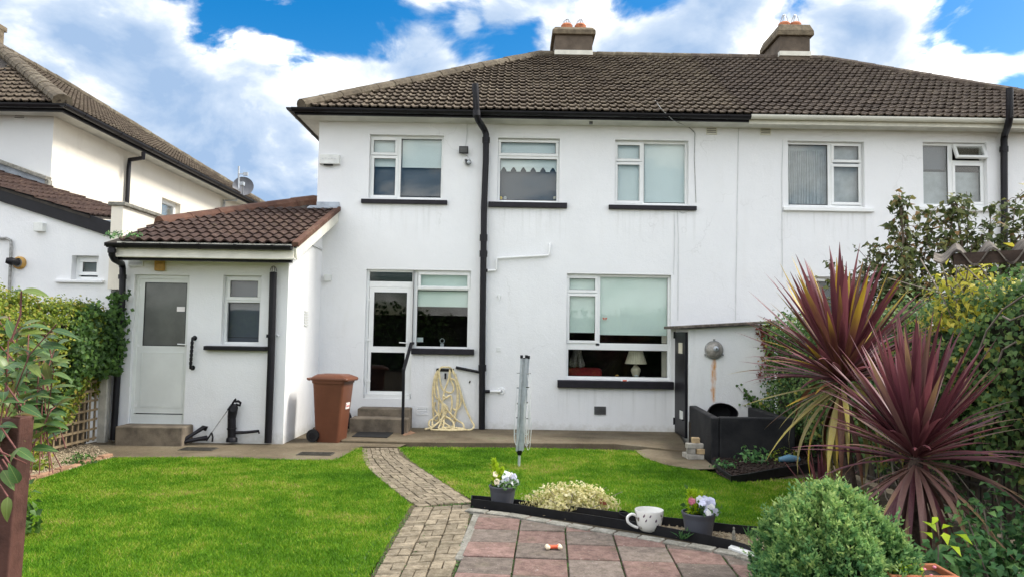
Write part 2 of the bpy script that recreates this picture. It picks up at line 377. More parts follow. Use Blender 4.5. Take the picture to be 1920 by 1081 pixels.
# ------------------------------------------------------------------ mesh helpers
def wloc(o):
    v = Vector((0, 0, 0))
    while o is not None: v = v + Vector(o.location); o = o.parent
    return v
class MB:
    def __init__(s): s.v = []; s.f = []
    def add(s, vs, fs):
        b = len(s.v); s.v += [tuple(v) for v in vs]; s.f += [tuple(i+b for i in f) for f in fs]; return s
    def box(s, x0, x1, y0, y1, z0, z1):
        x0, x1 = sorted((x0, x1)); y0, y1 = sorted((y0, y1)); z0, z1 = sorted((z0, z1))
        return s.hexa([(x0, y0, z0), (x1, y0, z0), (x1, y1, z0), (x0, y1, z0), (x0, y0, z1), (x1, y0, z1), (x1, y1, z1), (x0, y1, z1)])
    def hexa(s, v):
        return s.add(v, [(3, 2, 1, 0), (4, 5, 6, 7), (0, 1, 5, 4), (1, 2, 6, 5), (2, 3, 7, 6), (3, 0, 4, 7)])
    def beam(s, a, b, w, h, up=(0, 0, 1)):
        a = Vector(a); b = Vector(b); d = (b-a).normalized(); x = d.cross(Vector(up)).normalized()*w/2; u = x.cross(d).normalized()*h/2
        return s.hexa([a-x-u, a+x-u, b+x-u, b-x-u, a-x+u, a+x+u, b+x+u, b-x+u])
    def prism(s, pts, d):          # planar polygon extruded by vector d
        n = len(pts); pts = [Vector(p) for p in pts]; d = Vector(d)
        vs = pts+[p+d for p in pts]
        return s.add(vs, [tuple(range(n-1, -1, -1)), tuple(range(n, 2*n))]+[(i, (i+1) % n, n+(i+1) % n, n+i) for i in range(n)])
    def ring(s, X0, X1, Z0, Z1, t, y0, y1):      # rectangular frame, facing -Y
        s.box(X0, X1, y0, y1, Z1-t, Z1); s.box(X0, X1, y0, y1, Z0, Z0+t)
        s.box(X0, X0+t, y0, y1, Z0+t, Z1-t); s.box(X1-t, X1, y0, y1, Z0+t, Z1-t); return s
    def tube(s, pts, r, n=8, cap=True, radii=None):
        pts = [Vector(p) for p in pts]; m = len(pts); base = len(s.v); prev = None
        for i, p in enumerate(pts):
            d = (pts[min(i+1, m-1)]-pts[max(i-1, 0)]).normalized()
            if prev is None:
                ref = Vector((0, 0, 1)) if abs(d.z) < .9 else Vector((0, 1, 0))
                x = d.cross(ref).normalized()
            else: x = (prev-d*prev.dot(d)).normalized()
            prev = x; y = d.cross(x); rr = radii[i] if radii else r
            for k in range(n):
                a = 2*PI*k/n; s.v.append(tuple(p+(x*math.cos(a)+y*math.sin(a))*rr))
        for i in range(m-1):
            for k in range(n):
                k2 = (k+1) % n; s.f.append((base+i*n+k, base+i*n+k2, base+(i+1)*n+k2, base+(i+1)*n+k))
        if cap:
            s.f.append(tuple(base+k for k in range(n-1, -1, -1))); s.f.append(tuple(base+(m-1)*n+k for k in range(n)))
        return s
    def lathe(s, c, prof, n=24, ax=None):       # profile of (radius, height) about ax through c
        c = Vector(c); ax = Vector(ax or (0, 0, 1)).normalized()
        ref = Vector((1, 0, 0)) if abs(ax.x) < .9 else Vector((0, 0, 1))
        x = (ref-ax*ref.dot(ax)).normalized(); y = ax.cross(x); base = len(s.v)
        for r, h in prof:
            for k in range(n):
                a = 2*PI*k/n; s.v.append(tuple(c+ax*h+(x*math.cos(a)+y*math.sin(a))*max(r, 1e-4)))
        for i in range(len(prof)-1):
            for k in range(n):
                k2 = (k+1) % n; s.f.append((base+i*n+k, base+i*n+k2, base+(i+1)*n+k2, base+(i+1)*n+k))
        return s
    def ell(s, c, rx, ry, rz, n=14, m=9):
        c = Vector(c); base = len(s.v)
        for i in range(m+1):
            t = PI*i/m
            for k in range(n):
                a = 2*PI*k/n; s.v.append((c.x+rx*math.sin(t)*math.cos(a), c.y+ry*math.sin(t)*math.sin(a), c.z-rz*math.cos(t)))
        for i in range(m):
            for k in range(n):
                k2 = (k+1) % n; s.f.append((base+i*n+k, base+i*n+k2, base+(i+1)*n+k2, base+(i+1)*n+k))
        return s
    def mesh(s, name, off=(0, 0, 0), smooth=False):
        me = bpy.data.meshes.new(name); o = Vector(off)
        me.from_pydata([Vector(v)-o for v in s.v], [], s.f); me.update()
        if smooth: me.polygons.foreach_set('use_smooth', [True]*len(me.polygons))
        return me
    def build(s, name, m, parent=None, smooth=False, bevel=0, origin=None, **props):
        loc = wloc(parent) if parent is not None else Vector(origin or (0, 0, 0))
        o = bpy.data.objects.new(name, s.mesh(name, loc, smooth)); COL.objects.link(o)
        if parent is not None: o.parent = parent
        else: o.location = loc
        if m: o.data.materials.append(MATS[m])
        if smooth:
            es = o.modifiers.new('split', 'EDGE_SPLIT'); es.split_angle = R(40)
        if bevel:
            b = o.modifiers.new('bevel', 'BEVEL'); b.width = bevel; b.segments = 2; b.limit_method = 'ANGLE'; b.angle_limit = R(40)
        for k, v in props.items(): o[k] = v
        return o
def tag(o, label, cat, group=None, kind=None):
    o['label'] = label; o['category'] = cat
    if group: o['group'] = group
    if kind: o['kind'] = kind
    return o
def thing(name, label, cat, loc, group=None):
    o = bpy.data.objects.new(name, None); COL.objects.link(o); o.location = loc; o.empty_display_size = .1
    return tag(o, label, cat, group)
def npmesh(name, V, Fc, m, parent=None, rnd=None, **props):     # V (n,3), Fc (k, 3 or 4)
    loc = np.array(wloc(parent)) if parent is not None else np.zeros(3)
    me = bpy.data.meshes.new(name); V = np.asarray(V, dtype=np.float32)-loc.astype(np.float32); k = Fc.shape[1]
    me.vertices.add(len(V)); me.vertices.foreach_set('co', V.ravel())
    me.loops.add(Fc.size); me.loops.foreach_set('vertex_index', Fc.astype(np.int32).ravel())
    me.polygons.add(len(Fc)); me.polygons.foreach_set('loop_start', np.arange(0, Fc.size, k, dtype=np.int32))
    me.update(calc_edges=True)
    if rnd is not None:
        a = me.attributes.new('rnd', 'FLOAT', 'POINT'); a.data.foreach_set('value', np.asarray(rnd, dtype=np.float32))
    o = bpy.data.objects.new(name, me); COL.objects.link(o)
    if parent is not None: o.parent = parent
    me.materials.append(MATS[m])
    for kk, v in props.items(): o[kk] = v
    return o
def unit(a): return a/np.maximum(np.linalg.norm(a, axis=1, keepdims=True), 1e-9)
def leafverts(P, D, N, L, Wd, fold=.25, droop=.2):
    """folded leaf: base, left, tip, right + mid shoulder; 6 verts, 4 tris"""
    D = unit(D); S = unit(np.cross(D, N)); N = unit(np.cross(S, D)); L = np.asarray(L).reshape(-1, 1); Wd = np.asarray(Wd).reshape(-1, 1)
    b = P; mid = P+D*L*.5+N*L*.06; tip = P+D*L-N*L*droop
    lf = P+D*L*.42-S*Wd*.5+N*Wd*fold; rt = P+D*L*.42+S*Wd*.5+N*Wd*fold
    V = np.stack([b, lf, mid, rt, tip], axis=1).reshape(-1, 3); n = len(P)
    i = (np.arange(n)*5)[:, None]
    Fc = np.concatenate([i+np.array([[0, 2, 1]]), i+np.array([[0, 3, 2]]), i+np.array([[1, 2, 4]]), i+np.array([[2, 3, 4]])])
    return V, Fc
def leaves(name, m, P, out, size, parent, rnd=None, asp=.7, jit=.9, down=.0, fold=.25, droop=.2, **props):
    n = len(P); N = unit(out+rng.normal(0, jit*.5, (n, 3))); D = rng.normal(0, 1, (n, 3)); D[:, 2] -= down
    D = D-N*(D*N).sum(1, keepdims=True)
    L = size*(.65+.7*rng.random(n)); V, Fc = leafverts(P, D, N, L, L*asp, fold, droop)
    r = rng.random(n) if rnd is None else np.clip(rnd, 0, 1)
    return npmesh(name, V, Fc, m, parent, np.repeat(r, 5), **props)

# ------------------------------------------------------------------ the ground
def sheet(name, pts, z, m, thick=.06, bevel=0, **props):
    b = MB(); b.prism([(p[0], p[1], z-thick) for p in pts], (0, 0, thick))
    return b.build(name, m, kind='structure', bevel=bevel, **props)
def G(*pp): return [onZ(x, y, 0) for x, y in pp]
g = MB(); g.add([(-400, -60, -.05), (400, -60, -.05), (400, 900, -.05), (-400, 900, -.05)], [(0, 1, 2, 3)])
g.build('ground', 'ground_soil', kind='structure')

YF, YE = 13.3, 11.36            # facade plane; front wall of the rear extension
# lawns
lawnL = G((40, 912), (70, 900), (120, 884), (180, 866), (218, 858), (400, 857), (560, 862), (628, 862), (676, 838), (684, 850), (690, 875), (712, 895), (744, 922), (770, 946), (758, 965), (738, 1000), (715, 1040), (680, 1090), (640, 1180), (20, 1180), (30, 1081))
lawnR = G((748, 838), (1000, 840), (1196, 845), (1210, 858), (1250, 872), (1300, 880), (1336, 886), (1385, 905), (1450, 900), (1560, 895), (1640, 930), (1600, 985), (1500, 998), (1300, 982), (1100, 955), (890, 938), (850, 915), (800, 882), (770, 862))
def polyclip_points(poly, n, zlo=0):
    a = np.array([(p[0], p[1]) for p in poly]); lo = a.min(0); hi = a.max(0); out = []
    P = lo+(hi-lo)*rng.random((n, 2)); ins = np.zeros(n, bool); j = len(a)-1
    for i in range(len(a)):
        c = ((a[i, 1] > P[:, 1]) != (a[j, 1] > P[:, 1])) & (P[:, 0] < (a[j, 0]-a[i, 0])*(P[:, 1]-a[i, 1])/(a[j, 1]-a[i, 1]+1e-12)+a[i, 0])
        ins ^= c; j = i
    return P[ins]
def trisheet(name, pts, z, m, **props):
    bm = bmesh.new(); f = bm.faces.new([bm.verts.new((p[0], p[1], z)) for p in pts]); bmesh.ops.triangulate(bm, faces=[f])
    me = bpy.data.meshes.new(name); bm.to_mesh(me); bm.free()
    o = bpy.data.objects.new(name, me); COL.objects.link(o); me.materials.append(MATS[m]); o['kind'] = 'structure'
    return o
def grass(poly, n, name, label):
    P = polyclip_points(poly, n); k = len(P)
    # thin the far part less densely seen; blades a bit longer near
    P = P+rng.normal(0, .026, P.shape); dist = np.hypot(P[:, 0], P[:, 1]); h = (.016+.018*rng.random(k))*(1+.35*(rng.random(k) > .93))
    wd = .0022+.00045*dist
    ang = rng.random(k)*2*PI; lean = rng.normal(0, .55, (k, 2))*h[:, None]
    B = np.c_[P, np.full(k, -.004)]; s = np.c_[np.cos(ang), np.sin(ang), np.zeros(k)]*wd[:, None]
    V = np.stack([B-s, B+s, B+np.c_[lean, h]], axis=1).reshape(-1, 3)
    Fc = np.arange(3*k).reshape(-1, 3)
    r = np.clip(rng.normal(.46, .17, k)+.22*(rng.random(k) > .97), 0, 1)
    o = npmesh(name, V, Fc, 'grass_blade', None, np.repeat(r, 3)); tag(o, label, 'grass', kind='stuff')
trisheet('lawn', lawnL, 0, 'ground_lawn'); trisheet('lawn', lawnR, 0, 'ground_lawn')
grass(lawnL, 330000, 'lawn_grass', 'short mown bright green grass of the left lawn')
grass(lawnR, 190000, 'lawn_grass', 'short mown green grass of the right lawn under the clothes dryer')

# concrete: apron along the house, yard in front of the extension, the pad by the outhouse
apron = [Vector((-3.6, 13.4, 0)), Vector((3.0, 13.4, 0)), onZ(1290, 850), onZ(1150, 836), onZ(760, 833), onZ(640, 830)]
sheet('concrete_apron', apron, .045, 'ground_concrete', .12, .01)
yard = [Vector((-6.1, 12.0, 0)), Vector((-3.45, 13.38, 0)), Vector((-2.85, 13.2, 0)), onZ(772, 829), onZ(748, 839), onZ(676, 838), onZ(628, 863), onZ(560, 863), onZ(400, 858), onZ(215, 858), onZ(150, 850), onZ(95, 846)]
trisheet('concrete_yard', yard, .012, 'ground_concrete')
pad = [onZ(1190, 845), onZ(1285, 836), onZ(1345, 880), onZ(1300, 881), onZ(1250, 873), onZ(1208, 859)]
trisheet('concrete_pad', pad, .016, 'ground_concrete')

# brick path: two runs of basket-weave pavers
path = thing('brick_path', 'pale block paver path in basket weave curving from back step to patio', 'path', onZ(800, 960))
path['kind'] = 'structure'; del path['category']
pb = MB(); pathpoly = G((676, 838), (748, 838), (770, 862), (800, 882), (850, 915), (888, 940), (905, 958), (880, 1010), (852, 1085), (800, 1180), (640, 1180), (690, 1090), (738, 1000), (758, 965), (770, 946), (744, 922), (712, 895), (690, 875))
trisheet('path_bed', pathpoly, .002, 'ground_soil')
def paver_run(L, Rr, ncol, nrow, start):
    """cells between a left and a right edge polyline; each cell two bricks, alternately along and across"""
    def interp(poly, t):
        d = [0]
        for i in range(1, len(poly)): d.append(d[-1]+(poly[i]-poly[i-1]).length)
        s = t*d[-1]
        for i in range(1, len(poly)):
            if s <= d[i]+1e-9: return poly[i-1].lerp(poly[i], (s-d[i-1])/(d[i]-d[i-1]))
        return poly[-1]
    def P(u, v): return interp(L, v).lerp(interp(Rr, v), u)
    for r in range(nrow):
        for c in range(ncol):
            u0, u1, v0, v1 = c/ncol, (c+1)/ncol, r/nrow, (r+1)/nrow
            um, vm = (u0+u1)/2, (v0+v1)/2
            cells = [(u0, um, v0, v1), (um, u1, v0, v1)] if (r+c+start) % 2 else [(u0, u1, v0, vm), (u0, u1, vm, v1)]
            for (a, b, e, f) in cells:
                q = [P(a, e), P(b, e), P(b, f), P(a, f)]; ce = (q[0]+q[1]+q[2]+q[3])/4
                ga = .009
                q = [ce+(x-ce)*(1-ga/max((x-ce).length, .02))+Vector((random.uniform(-.004, .004), random.uniform(-.004, .004), 0)) for x in q]
                z = .016+random.uniform(-.004, .004); tl = [random.uniform(-.0035, .0035) for _ in q]
                top = [Vector((x.x, x.y, z+k)) for x, k in zip(q, tl)]
                m = MB(); ins = [t+(ce-t).normalized()*.006 for t in top]; ins = [Vector((i.x, i.y, t.z)) for i, t in zip(ins, top)]
                sh = [Vector((t.x, t.y, t.z-.005)) for t in top]; bot = [Vector((t.x, t.y, -.03)) for t in top]
                m.add(ins+sh+bot, [(0, 1, 2, 3)]+[(i, 4+i, 4+(i+1) % 4, (i+1) % 4) for i in range(4)]+[(4+i, 8+i, 8+(i+1) % 4, 4+(i+1) % 4) for i in range(4)])
                PAVERS.append((-ce.y, m))
PAVERS = []
A = lambda *pp: [onZ(x, y, .012) for x, y in pp]
paver_run(A((678, 839), (680, 860), (692, 880), (714, 898), (746, 924), (782, 949)), A((745, 839), (750, 852), (768, 864), (800, 884), (848, 915), (884, 940)), 4, 21, 0)
paver_run(A((776, 951), (745, 1000), (700, 1081), (650, 1180)), A((884, 944), (878, 985), (846, 1081), (812, 1180)), 3, 17, 1)
PAVERS.sort(key=lambda t: -t[0])
for k, (_, m) in enumerate(PAVERS):
    if k < len(PAVERS)-300:
        pb.v and None
        pb.add(m.v, m.f)
    else: m.build('paver', 'paver', path)
if pb.v: pb.build('paver_field', 'paver', path, kind='stuff')
# concrete strip between path and patio
m = MB(); st = A((889, 958), (903, 958), (868, 1048), (852, 1048)); m.prism([(p.x, p.y, -.02) for p in st][::-1], (0, 0, .038)); m.build('concrete_strip', 'kerb_grey', kind='structure', bevel=.006)

# patio slabs on a 0.4 m grid
patio = thing('patio', 'patio of alternating red and grey concrete slabs', 'patio', onZ(1100, 1040)); del patio['category']; patio['kind'] = 'structure'
trisheet('patio_bed', G((905, 956), (1100, 972), (1300, 1000), (1430, 1040), (1800, 1085), (1800, 1300), (780, 1300), (850, 1085)), .001, 'ground_soil')
ang = R(-3.0); o0 = onZ(959, 1081, 0); ax = Vector((math.cos(ang), math.sin(ang), 0)); ay = Vector((-math.sin(ang), math.cos(ang), 0))
S = .405
edge = [onZ(x, y) for x, y in ((870, 957), (974, 968), (1047, 981), (1119, 994), (1196, 1010), (1279, 1024), (1404, 1049), (1560, 1094))]
def edge_y(x):
    for a, b in zip(edge, edge[1:]):
        if a.x <= x <= b.x: return a.y+(b.y-a.y)*(x-a.x)/(b.x-a.x)
    return edge[0].y if x < edge[0].x else edge[-1].y-(x-edge[-1].x)*.9
for i in range(-1, 7):
    for j in range(-4, 6):
        c = [o0+ax*(i*S)+ay*(j*S), o0+ax*((i+1)*S)+ay*(j*S), o0+ax*((i+1)*S)+ay*((j+1)*S), o0+ax*(i*S)+ay*((j+1)*S)]
        if c[0].y > edge_y(c[0].x)-.06 and c[1].y > edge_y(c[1].x)-.06: continue
        ce = sum(c, Vector())/4
        if ce.y < 3.2: continue
        q = [p+(ce-p).normalized()*.009 for p in c]
        q = [Vector((p.x, min(p.y, edge_y(p.x)-.012), 0)) for p in q]
        z = .02+random.uniform(-.004, .004); tz = [z+random.uniform(-.003, .003) for _ in q]
        m = MB(); top = [Vector((p.x, p.y, zz)) for p, zz in zip(q, tz)]
        ins = [t+(ce-t).normalized()*.008 for t in top]; ins = [Vector((a.x, a.y, t.z)) for a, t in zip(ins, top)]
        sh = [Vector((t.x, t.y, t.z-.006)) for t in top]; bot = [Vector((t.x, t.y, -.03)) for t in top]
        m.add(ins+sh+bot, [(0, 1, 2, 3)]+[(k, 4+k, 4+(k+1) % 4, (k+1) % 4) for k in range(4)]+[(4+k, 8+k, 8+(k+1) % 4, 4+(k+1) % 4) for k in range(4)])
        m.build('slab', 'slab_red' if (i+j) % 2 == 0 else 'slab_grey', patio)
# kerb bricks along the bed
kerb = thing('kerb_row', 'row of grey kerb bricks between patio and black edging', 'kerb', onZ(1150, 985)); del kerb['category']; kerb['kind'] = 'structure'
kl = [onZ(x, y, .03) for x, y in ((880, 951), (950, 959), (1014, 969), (1100, 984), (1200, 1000), (1300, 1017), (1372, 1030), (1440, 1049))]
def along(poly, s):
    for a, b in zip(poly, poly[1:]):
        l = (b-a).length
        if s <= l: return a+(b-a)*(s/l), (b-a).normalized()
        s -= l
    return poly[-1], (poly[-1]-poly[-2]).normalized()
tot = sum((b-a).length for a, b in zip(kl, kl[1:])); nb = int(tot/.215)
for k in range(nb):
    p, d = along(kl, (k+.5)*tot/nb); n = Vector((d.y, -d.x, 0))
    if n.y > 0: n = -n
    m = MB(); a = p-d*.101; b = p+d*.101; dz = random.uniform(-.004, .004)
    m.prism([Vector((q.x, q.y, -.03)) for q in (a+n*.004, a+n*.125, b+n*.125, b+n*.004)], (0, 0, .062+dz))
    m.build('kerb_brick', 'kerb_grey', kerb, bevel=.006)
# moss and weeds in the joints
def joint_moss():
    pts = []
    for i in range(-1, 7):
        for j in range(-4, 6):
            for (a, d, dens) in ((o0+ax*(i*S)+ay*(j*S), ay, 90), (o0+ax*(i*S)+ay*(j*S), ax, 40)):
                for k in range(dens):
                    if random.random() < .5+.5*math.sin(i*3.1+j*1.7+k*.3):
                        p = a+d*(random.random()*S)
                        if p.y < edge_y(p.x)-.05 and p.y > 4.2: pts.append((p.x+random.gauss(0, .006), p.y+random.gauss(0, .006), .004))
    for poly in (A((770, 960), (735, 1010), (698, 1085)), A((735, 955), (715, 1000), (655, 1085)), A((820, 948), (795, 1000), (750, 1085)), A((884, 945), (878, 985), (846, 1081)), A((785, 950), (884, 941)), kl, A((703, 845), (706, 862), (745, 895), (815, 945)), A((725, 845), (732, 862), (775, 895), (850, 945))):
        for k in range(150):
            t = sum((b-a).length for a, b in zip(poly, poly[1:]))*random.random(); p, d = along(poly, t)
            pts.append((p.x+random.gauss(0, .008), p.y+random.gauss(0, .008), .006))
    P = np.array(pts); out = np.tile(np.array([[0., 0, 1]]), (len(P), 1))
    o = leaves('joint_moss', 'leaf_green', P, out, .02, None, asp=.6, jit=1.2)
    tag(o, 'moss and small weeds growing in the joints of patio and path', 'moss', kind='stuff')
joint_moss()

# ------------------------------------------------------------------ roofs
def tile_mesh(w, L, rolls, amp, th, kind='roman'):
    """interlocking concrete tile: rolled profile across x, laid up y; lower edge thick"""
    n = 7*rolls+1; xs = [w*i/(n-1) for i in range(n)]
    def prof(x):
        u = (x/(w/rolls)) % 1.0
        if kind == 'roman':
            return amp*max(0, math.cos((u-.5)*PI/.32)) if abs(u-.5) < .16*1.0+.0 else 0.
        return amp*(.5+.5*math.sin(2*PI*u))
    b = MB(); vs = []
    for y, dz in ((0, th), (L, 0)):
        for x in xs: vs.append((x, y, prof(min(x, w-1e-6))+dz))
    for x in xs: vs.append((x, .004, prof(min(x, w-1e-6))+th-.024))
    fs = [(i, i+1, n+i+1, n+i) for i in range(n-1)]+[(2*n+i, 2*n+i+1, i+1, i) for i in range(n-1)]
    b.add(vs, fs); return b
def roof_tiles(roof, O, a, b, xl, xr, slope_len, w, gauge, m, quota=300, rolls=2, amp=.03, th=.052, kind='roman', lap=.07, wobble=.011):
    """rows of tiles on plane O + s*a + t*b between xl(t) and xr(t)"""
    a = a.normalized(); b = b.normalized(); n = a.cross(b)
    base = tile_mesh(w, gauge+lap, rolls, amp, th, kind)
    shared = base.mesh('roof_tile'); shared.materials.append(MATS[m])
    rest = MB(); nrow = int(slope_len/gauge); cnt = 0; rl = wloc(roof)
    for r in range(nrow):
        t0 = r*gauge; t1 = t0+gauge+lap
        lo = min(xl(t0), xl(t1)); hi = max(xr(t0), xr(t1))
        c0 = math.floor(lo/w); c1 = math.ceil(hi/w)
        for c in range(c0, c1):
            s0 = c*w; full = s0 >= max(xl(t0), xl(t1))-.01 and s0+w <= min(xr(t0), xr(t1))+.01
            dz = random.uniform(0, wobble); tw = random.uniform(-.016, .016)*(3 if random.random() < .03 else 1)
            a2 = (a*math.cos(tw)+b*math.sin(tw)); b2 = n.cross(a2)
            org = O+a*s0+b*(t0+random.uniform(-.004, .004))+n*(dz+.01)
            if full and cnt < quota:
                o = bpy.data.objects.new('roof_tile', shared); COL.objects.link(o); o.parent = roof
                mw = Matrix((a2, b2, n)).transposed().to_4x4(); mw.translation = org-rl
                o.matrix_local = mw; cnt += 1
            else:
                vs = []
                for (x, y, z) in base.v:
                    s = min(max(s0+x, xl(t0+y)), xr(t0+y)); vs.append(O+a*s+b*(t0+y)+n*(z+dz+.01))
                rest.add(vs, base.f)
    if rest.v: rest.build('tile_rows', m, roof, kind='stuff')
def ridge_line(roof, p, q, m, r=.11, L=.42, name='ridge_tile', nrm=Vector((0, 0, 1))):
    p = Vector(p); q = Vector(q); d = (q-p).normalized(); n = max(1, round((q-p).length/L)); L = (q-p).length/n
    side = d.cross(nrm).normalized(); up = side.cross(d)
    for k in range(n):
        a = p+d*(k*L); b = a+d*(L+.0); sc = 1+random.uniform(-.025, .025); lift = random.uniform(-.003, .003)
        m_ = MB(); N = 9; vs = []
        for e, rr in ((a, r*sc), (b, r*sc*.95)):
            for i in range(N):
                t = -.62+(PI+1.24)*i/(N-1); vs.append(e+side*math.cos(t)*rr*1.25+up*(math.sin(t)*rr+lift))
        fs = [(i, N+i, N+i+1, i+1) for i in range(N-1)]+[tuple(range(N)), tuple(range(2*N-1, N-1, -1))]
        m_.add(vs, fs).build(name, m, roof)

# ------------------------------------------------------------------ windows and doors
def rct(Y, x0, y0, x1, y1):
    xm, ym = (x0+x1)/2, (y0+y1)/2
    return onY(x0, ym, Y).x, onY(x1, ym, Y).x, onY(xm, y1, Y).z, onY(xm, y0, Y).z     # X0 X1 Z0 Z1
def window(par, Y, rect, bars=(), sashes=(), panes=(), blinds=(), sill=None, ft=.045, m='pvc_white', glass='glass', name='window', rec=.09, swing=None):
    X0, X1, Z0, Z1 = rct(Y, *rect); Yf = Y+rec; Yb = Yf+.07
    f = MB(); f.ring(X0, X1, Z0, Z1, ft, Yf, Yb)
    for bx in bars:
        a, b, c, d = rct(Y, *bx); f.box(max(a, X0+.002), min(b, X1-.002), Yf+.003, Yb-.003, max(c, Z0+.002), min(d, Z1-.002))
    win = f.build(name, m, par, bevel=.006)
    for sx in sashes:
        a, b, c, d = rct(Y, *sx); s = MB(); s.ring(a, b, c, d, .052, Yf-.014, Yf+.04)
        s.build('sash', m, win, bevel=.006)
        g_ = MB(); g_.box(a+.045, b-.045, Yf+.012, Yf+.02, c+.045, d-.045); g_.build('pane', glass, win)
        g_ = MB(); g_.ring(a+.05, b-.05, c+.05, d-.05, .008, Yf+.004, Yf+.012); g_.build('gasket', 'rubber', win)
    for px in panes:
        a, b, c, d = rct(Y, *px); g_ = MB(); g_.box(a, b, Yf+.028, Yf+.036, c, d); g_.build('pane', glass, win)
        g_ = MB(); g_.ring(a+.002, b-.002, c+.002, d-.002, .008, Yf+.016, Yf+.027); g_.build('gasket', 'rubber', win)
    for bx, bm_, dep in blinds:
        a, b, c, d = rct(Y, *bx); s = MB(); s.box(a, b, Yb+dep, Yb+dep+.006, c, d); s.build('blind' if 'blind' in bm_ else 'curtain', bm_, win)
        if 'blind' in bm_:
            s = MB(); s.box(a, b, Yb+dep-.006, Yb+dep+.010, c-.018, c+.008); s.build('blind_rail', bm_, win)
    if sill:
        sr, sm, pr = sill; a, b, c, d = rct(Y, *sr); s = MB()
        s.hexa([(a, Y-pr, c), (b, Y-pr, c), (b, Yf+.01, c), (a, Yf+.01, c), (a, Y-pr, d-.012), (b, Y-pr, d-.012), (b, Yf+.01, d), (a, Yf+.01, d)])
        s.build('window_sill', sm, par, bevel=.008)
    return win
def wall_front(mb, Y, X0, X1, Z0, Z1, holes, depth=.18):
    xs = sorted({X0, X1, *[v for h in holes for v in h[:2]]}); zs = sorted({Z0, Z1, *[v for h in holes for v in h[2:]]})
    for x0, x1 in zip(xs, xs[1:]):
        for z0, z1 in zip(zs, zs[1:]):
            cx, cz = (x0+x1)/2, (z0+z1)/2
            if any(h[0] < cx < h[1] and h[2] < cz < h[3] for h in holes): continue
            mb.add([(x0, Y, z0), (x1, Y, z0), (x1, Y, z1), (x0, Y, z1)], [(0, 1, 2, 3)])
    for h in holes:
        a, b, c, d = h
        mb.add([(a, Y, c), (b, Y, c), (b, Y, d), (a, Y, d), (a, Y+depth, c), (b, Y+depth, c), (b, Y+depth, d), (a, Y+depth, d)],
               [(0, 1, 5, 4), (1, 2, 6, 5), (2, 3, 7, 6), (3, 0, 4, 7)])
def lb(par, Y, x0, y0, x1, y1, d, name, m, back=0., bevel=.004, **kw):    # box on a wall, from pixels
    a, b, c, e = rct(Y-d/2, x0, y0, x1, y1); s = MB(); s.box(a, b, Y-d, Y+back, c, e); return s.build(name, m, par, bevel=bevel, **kw)
def pipe_on(par, pts, r, name, m, n=10, collars=(), **kw):
    s = MB(); s.tube(pts, r, n)
    for (p, q) in collars: s.tube([p, q], r*1.22, n)
    return s.build(name, m, par, smooth=True, **kw)
def vent(par, Y, x0, y0, x1, y1, name, m, slats=5, d=.02):
    a, b, c, e = rct(Y, x0, y0, x1, y1); s = MB(); s.ring(a, b, c, e, .012, Y-d, Y+.0)
    h = (e-c-.024)/slats
    for k in range(slats):
        z = c+.012+k*h; s.hexa([(a+.012, Y-d, z), (b-.012, Y-d, z), (b-.012, Y-.003, z+h*.5), (a+.012, Y-.003, z+h*.5), (a+.012, Y-d, z+h*.35), (b-.012, Y-d, z+h*.35), (b-.012, Y-.003, z+h*.85), (a+.012, Y-.003, z+h*.85)])
    bk = s.build(name, m, par); t = MB(); t.box(a+.01, b-.01, Y-.0035, Y+.01, c+.01, e-.01); t.build('vent_back', 'vent_dark', bk if par and par.parent is None else par)
    return bk

ZE = 5.52                        # wall top under the eaves
XP = onY(1392, 500, YF).x        # party line between the two halves
XL, XR = -3.53, 11.1
DR = 4.3; YEV = 12.88; ZEV = 5.60; TANR = math.tan(R(31.4)); XHL = -3.72; XHR = 11.5
ZR = ZEV+DR*TANR; YR = YEV+DR
def house(name, label, x0, x1, holes, wm):
    h = thing(name, label, 'house', (0 if x0 < 0 else 6, YF, 0))
    s = MB(); wall_front(s, YF, x0, x1, -.1, ZE, holes)
    s.box(x0, x1, YF+8.3, YF+8.5, -.1, ZE)
    if x0 < 0: s.add([(x0, YF, -.1), (x0, YF+8.4, -.1), (x0, YF+8.4, ZE), (x0, YF, ZE)], [(0, 1, 2, 3)])
    else: s.add([(x1, YF, -.1), (x1, YF+8.4, -.1), (x1, YF+8.4, ZE), (x1, YF, ZE)], [(3, 2, 1, 0)])
    s.build('wall', wm, h)
    i = MB(); i.box(x0+.03, x1-.03, YF+3.2, YF+3.25, -.1, ZE-.05); i.box(x0+.03, x1-.03, YF+.2, YF+3.2, 2.72, 2.85)
    i.box(x0+.03, x1-.03, YF+.2, YF+3.2, .3, .33); i.box(x0+.03, x0+.06, YF+.2, YF+3.2, -.1, ZE-.05); i.box(x1-.06, x1-.03, YF+.2, YF+3.2, -.1, ZE-.05)
    i.box(x0+.03, x1-.03, YF+.2, YF+3.2, ZE-.08, ZE-.05)
    i.build('interior', 'room_dark', h)
    return h
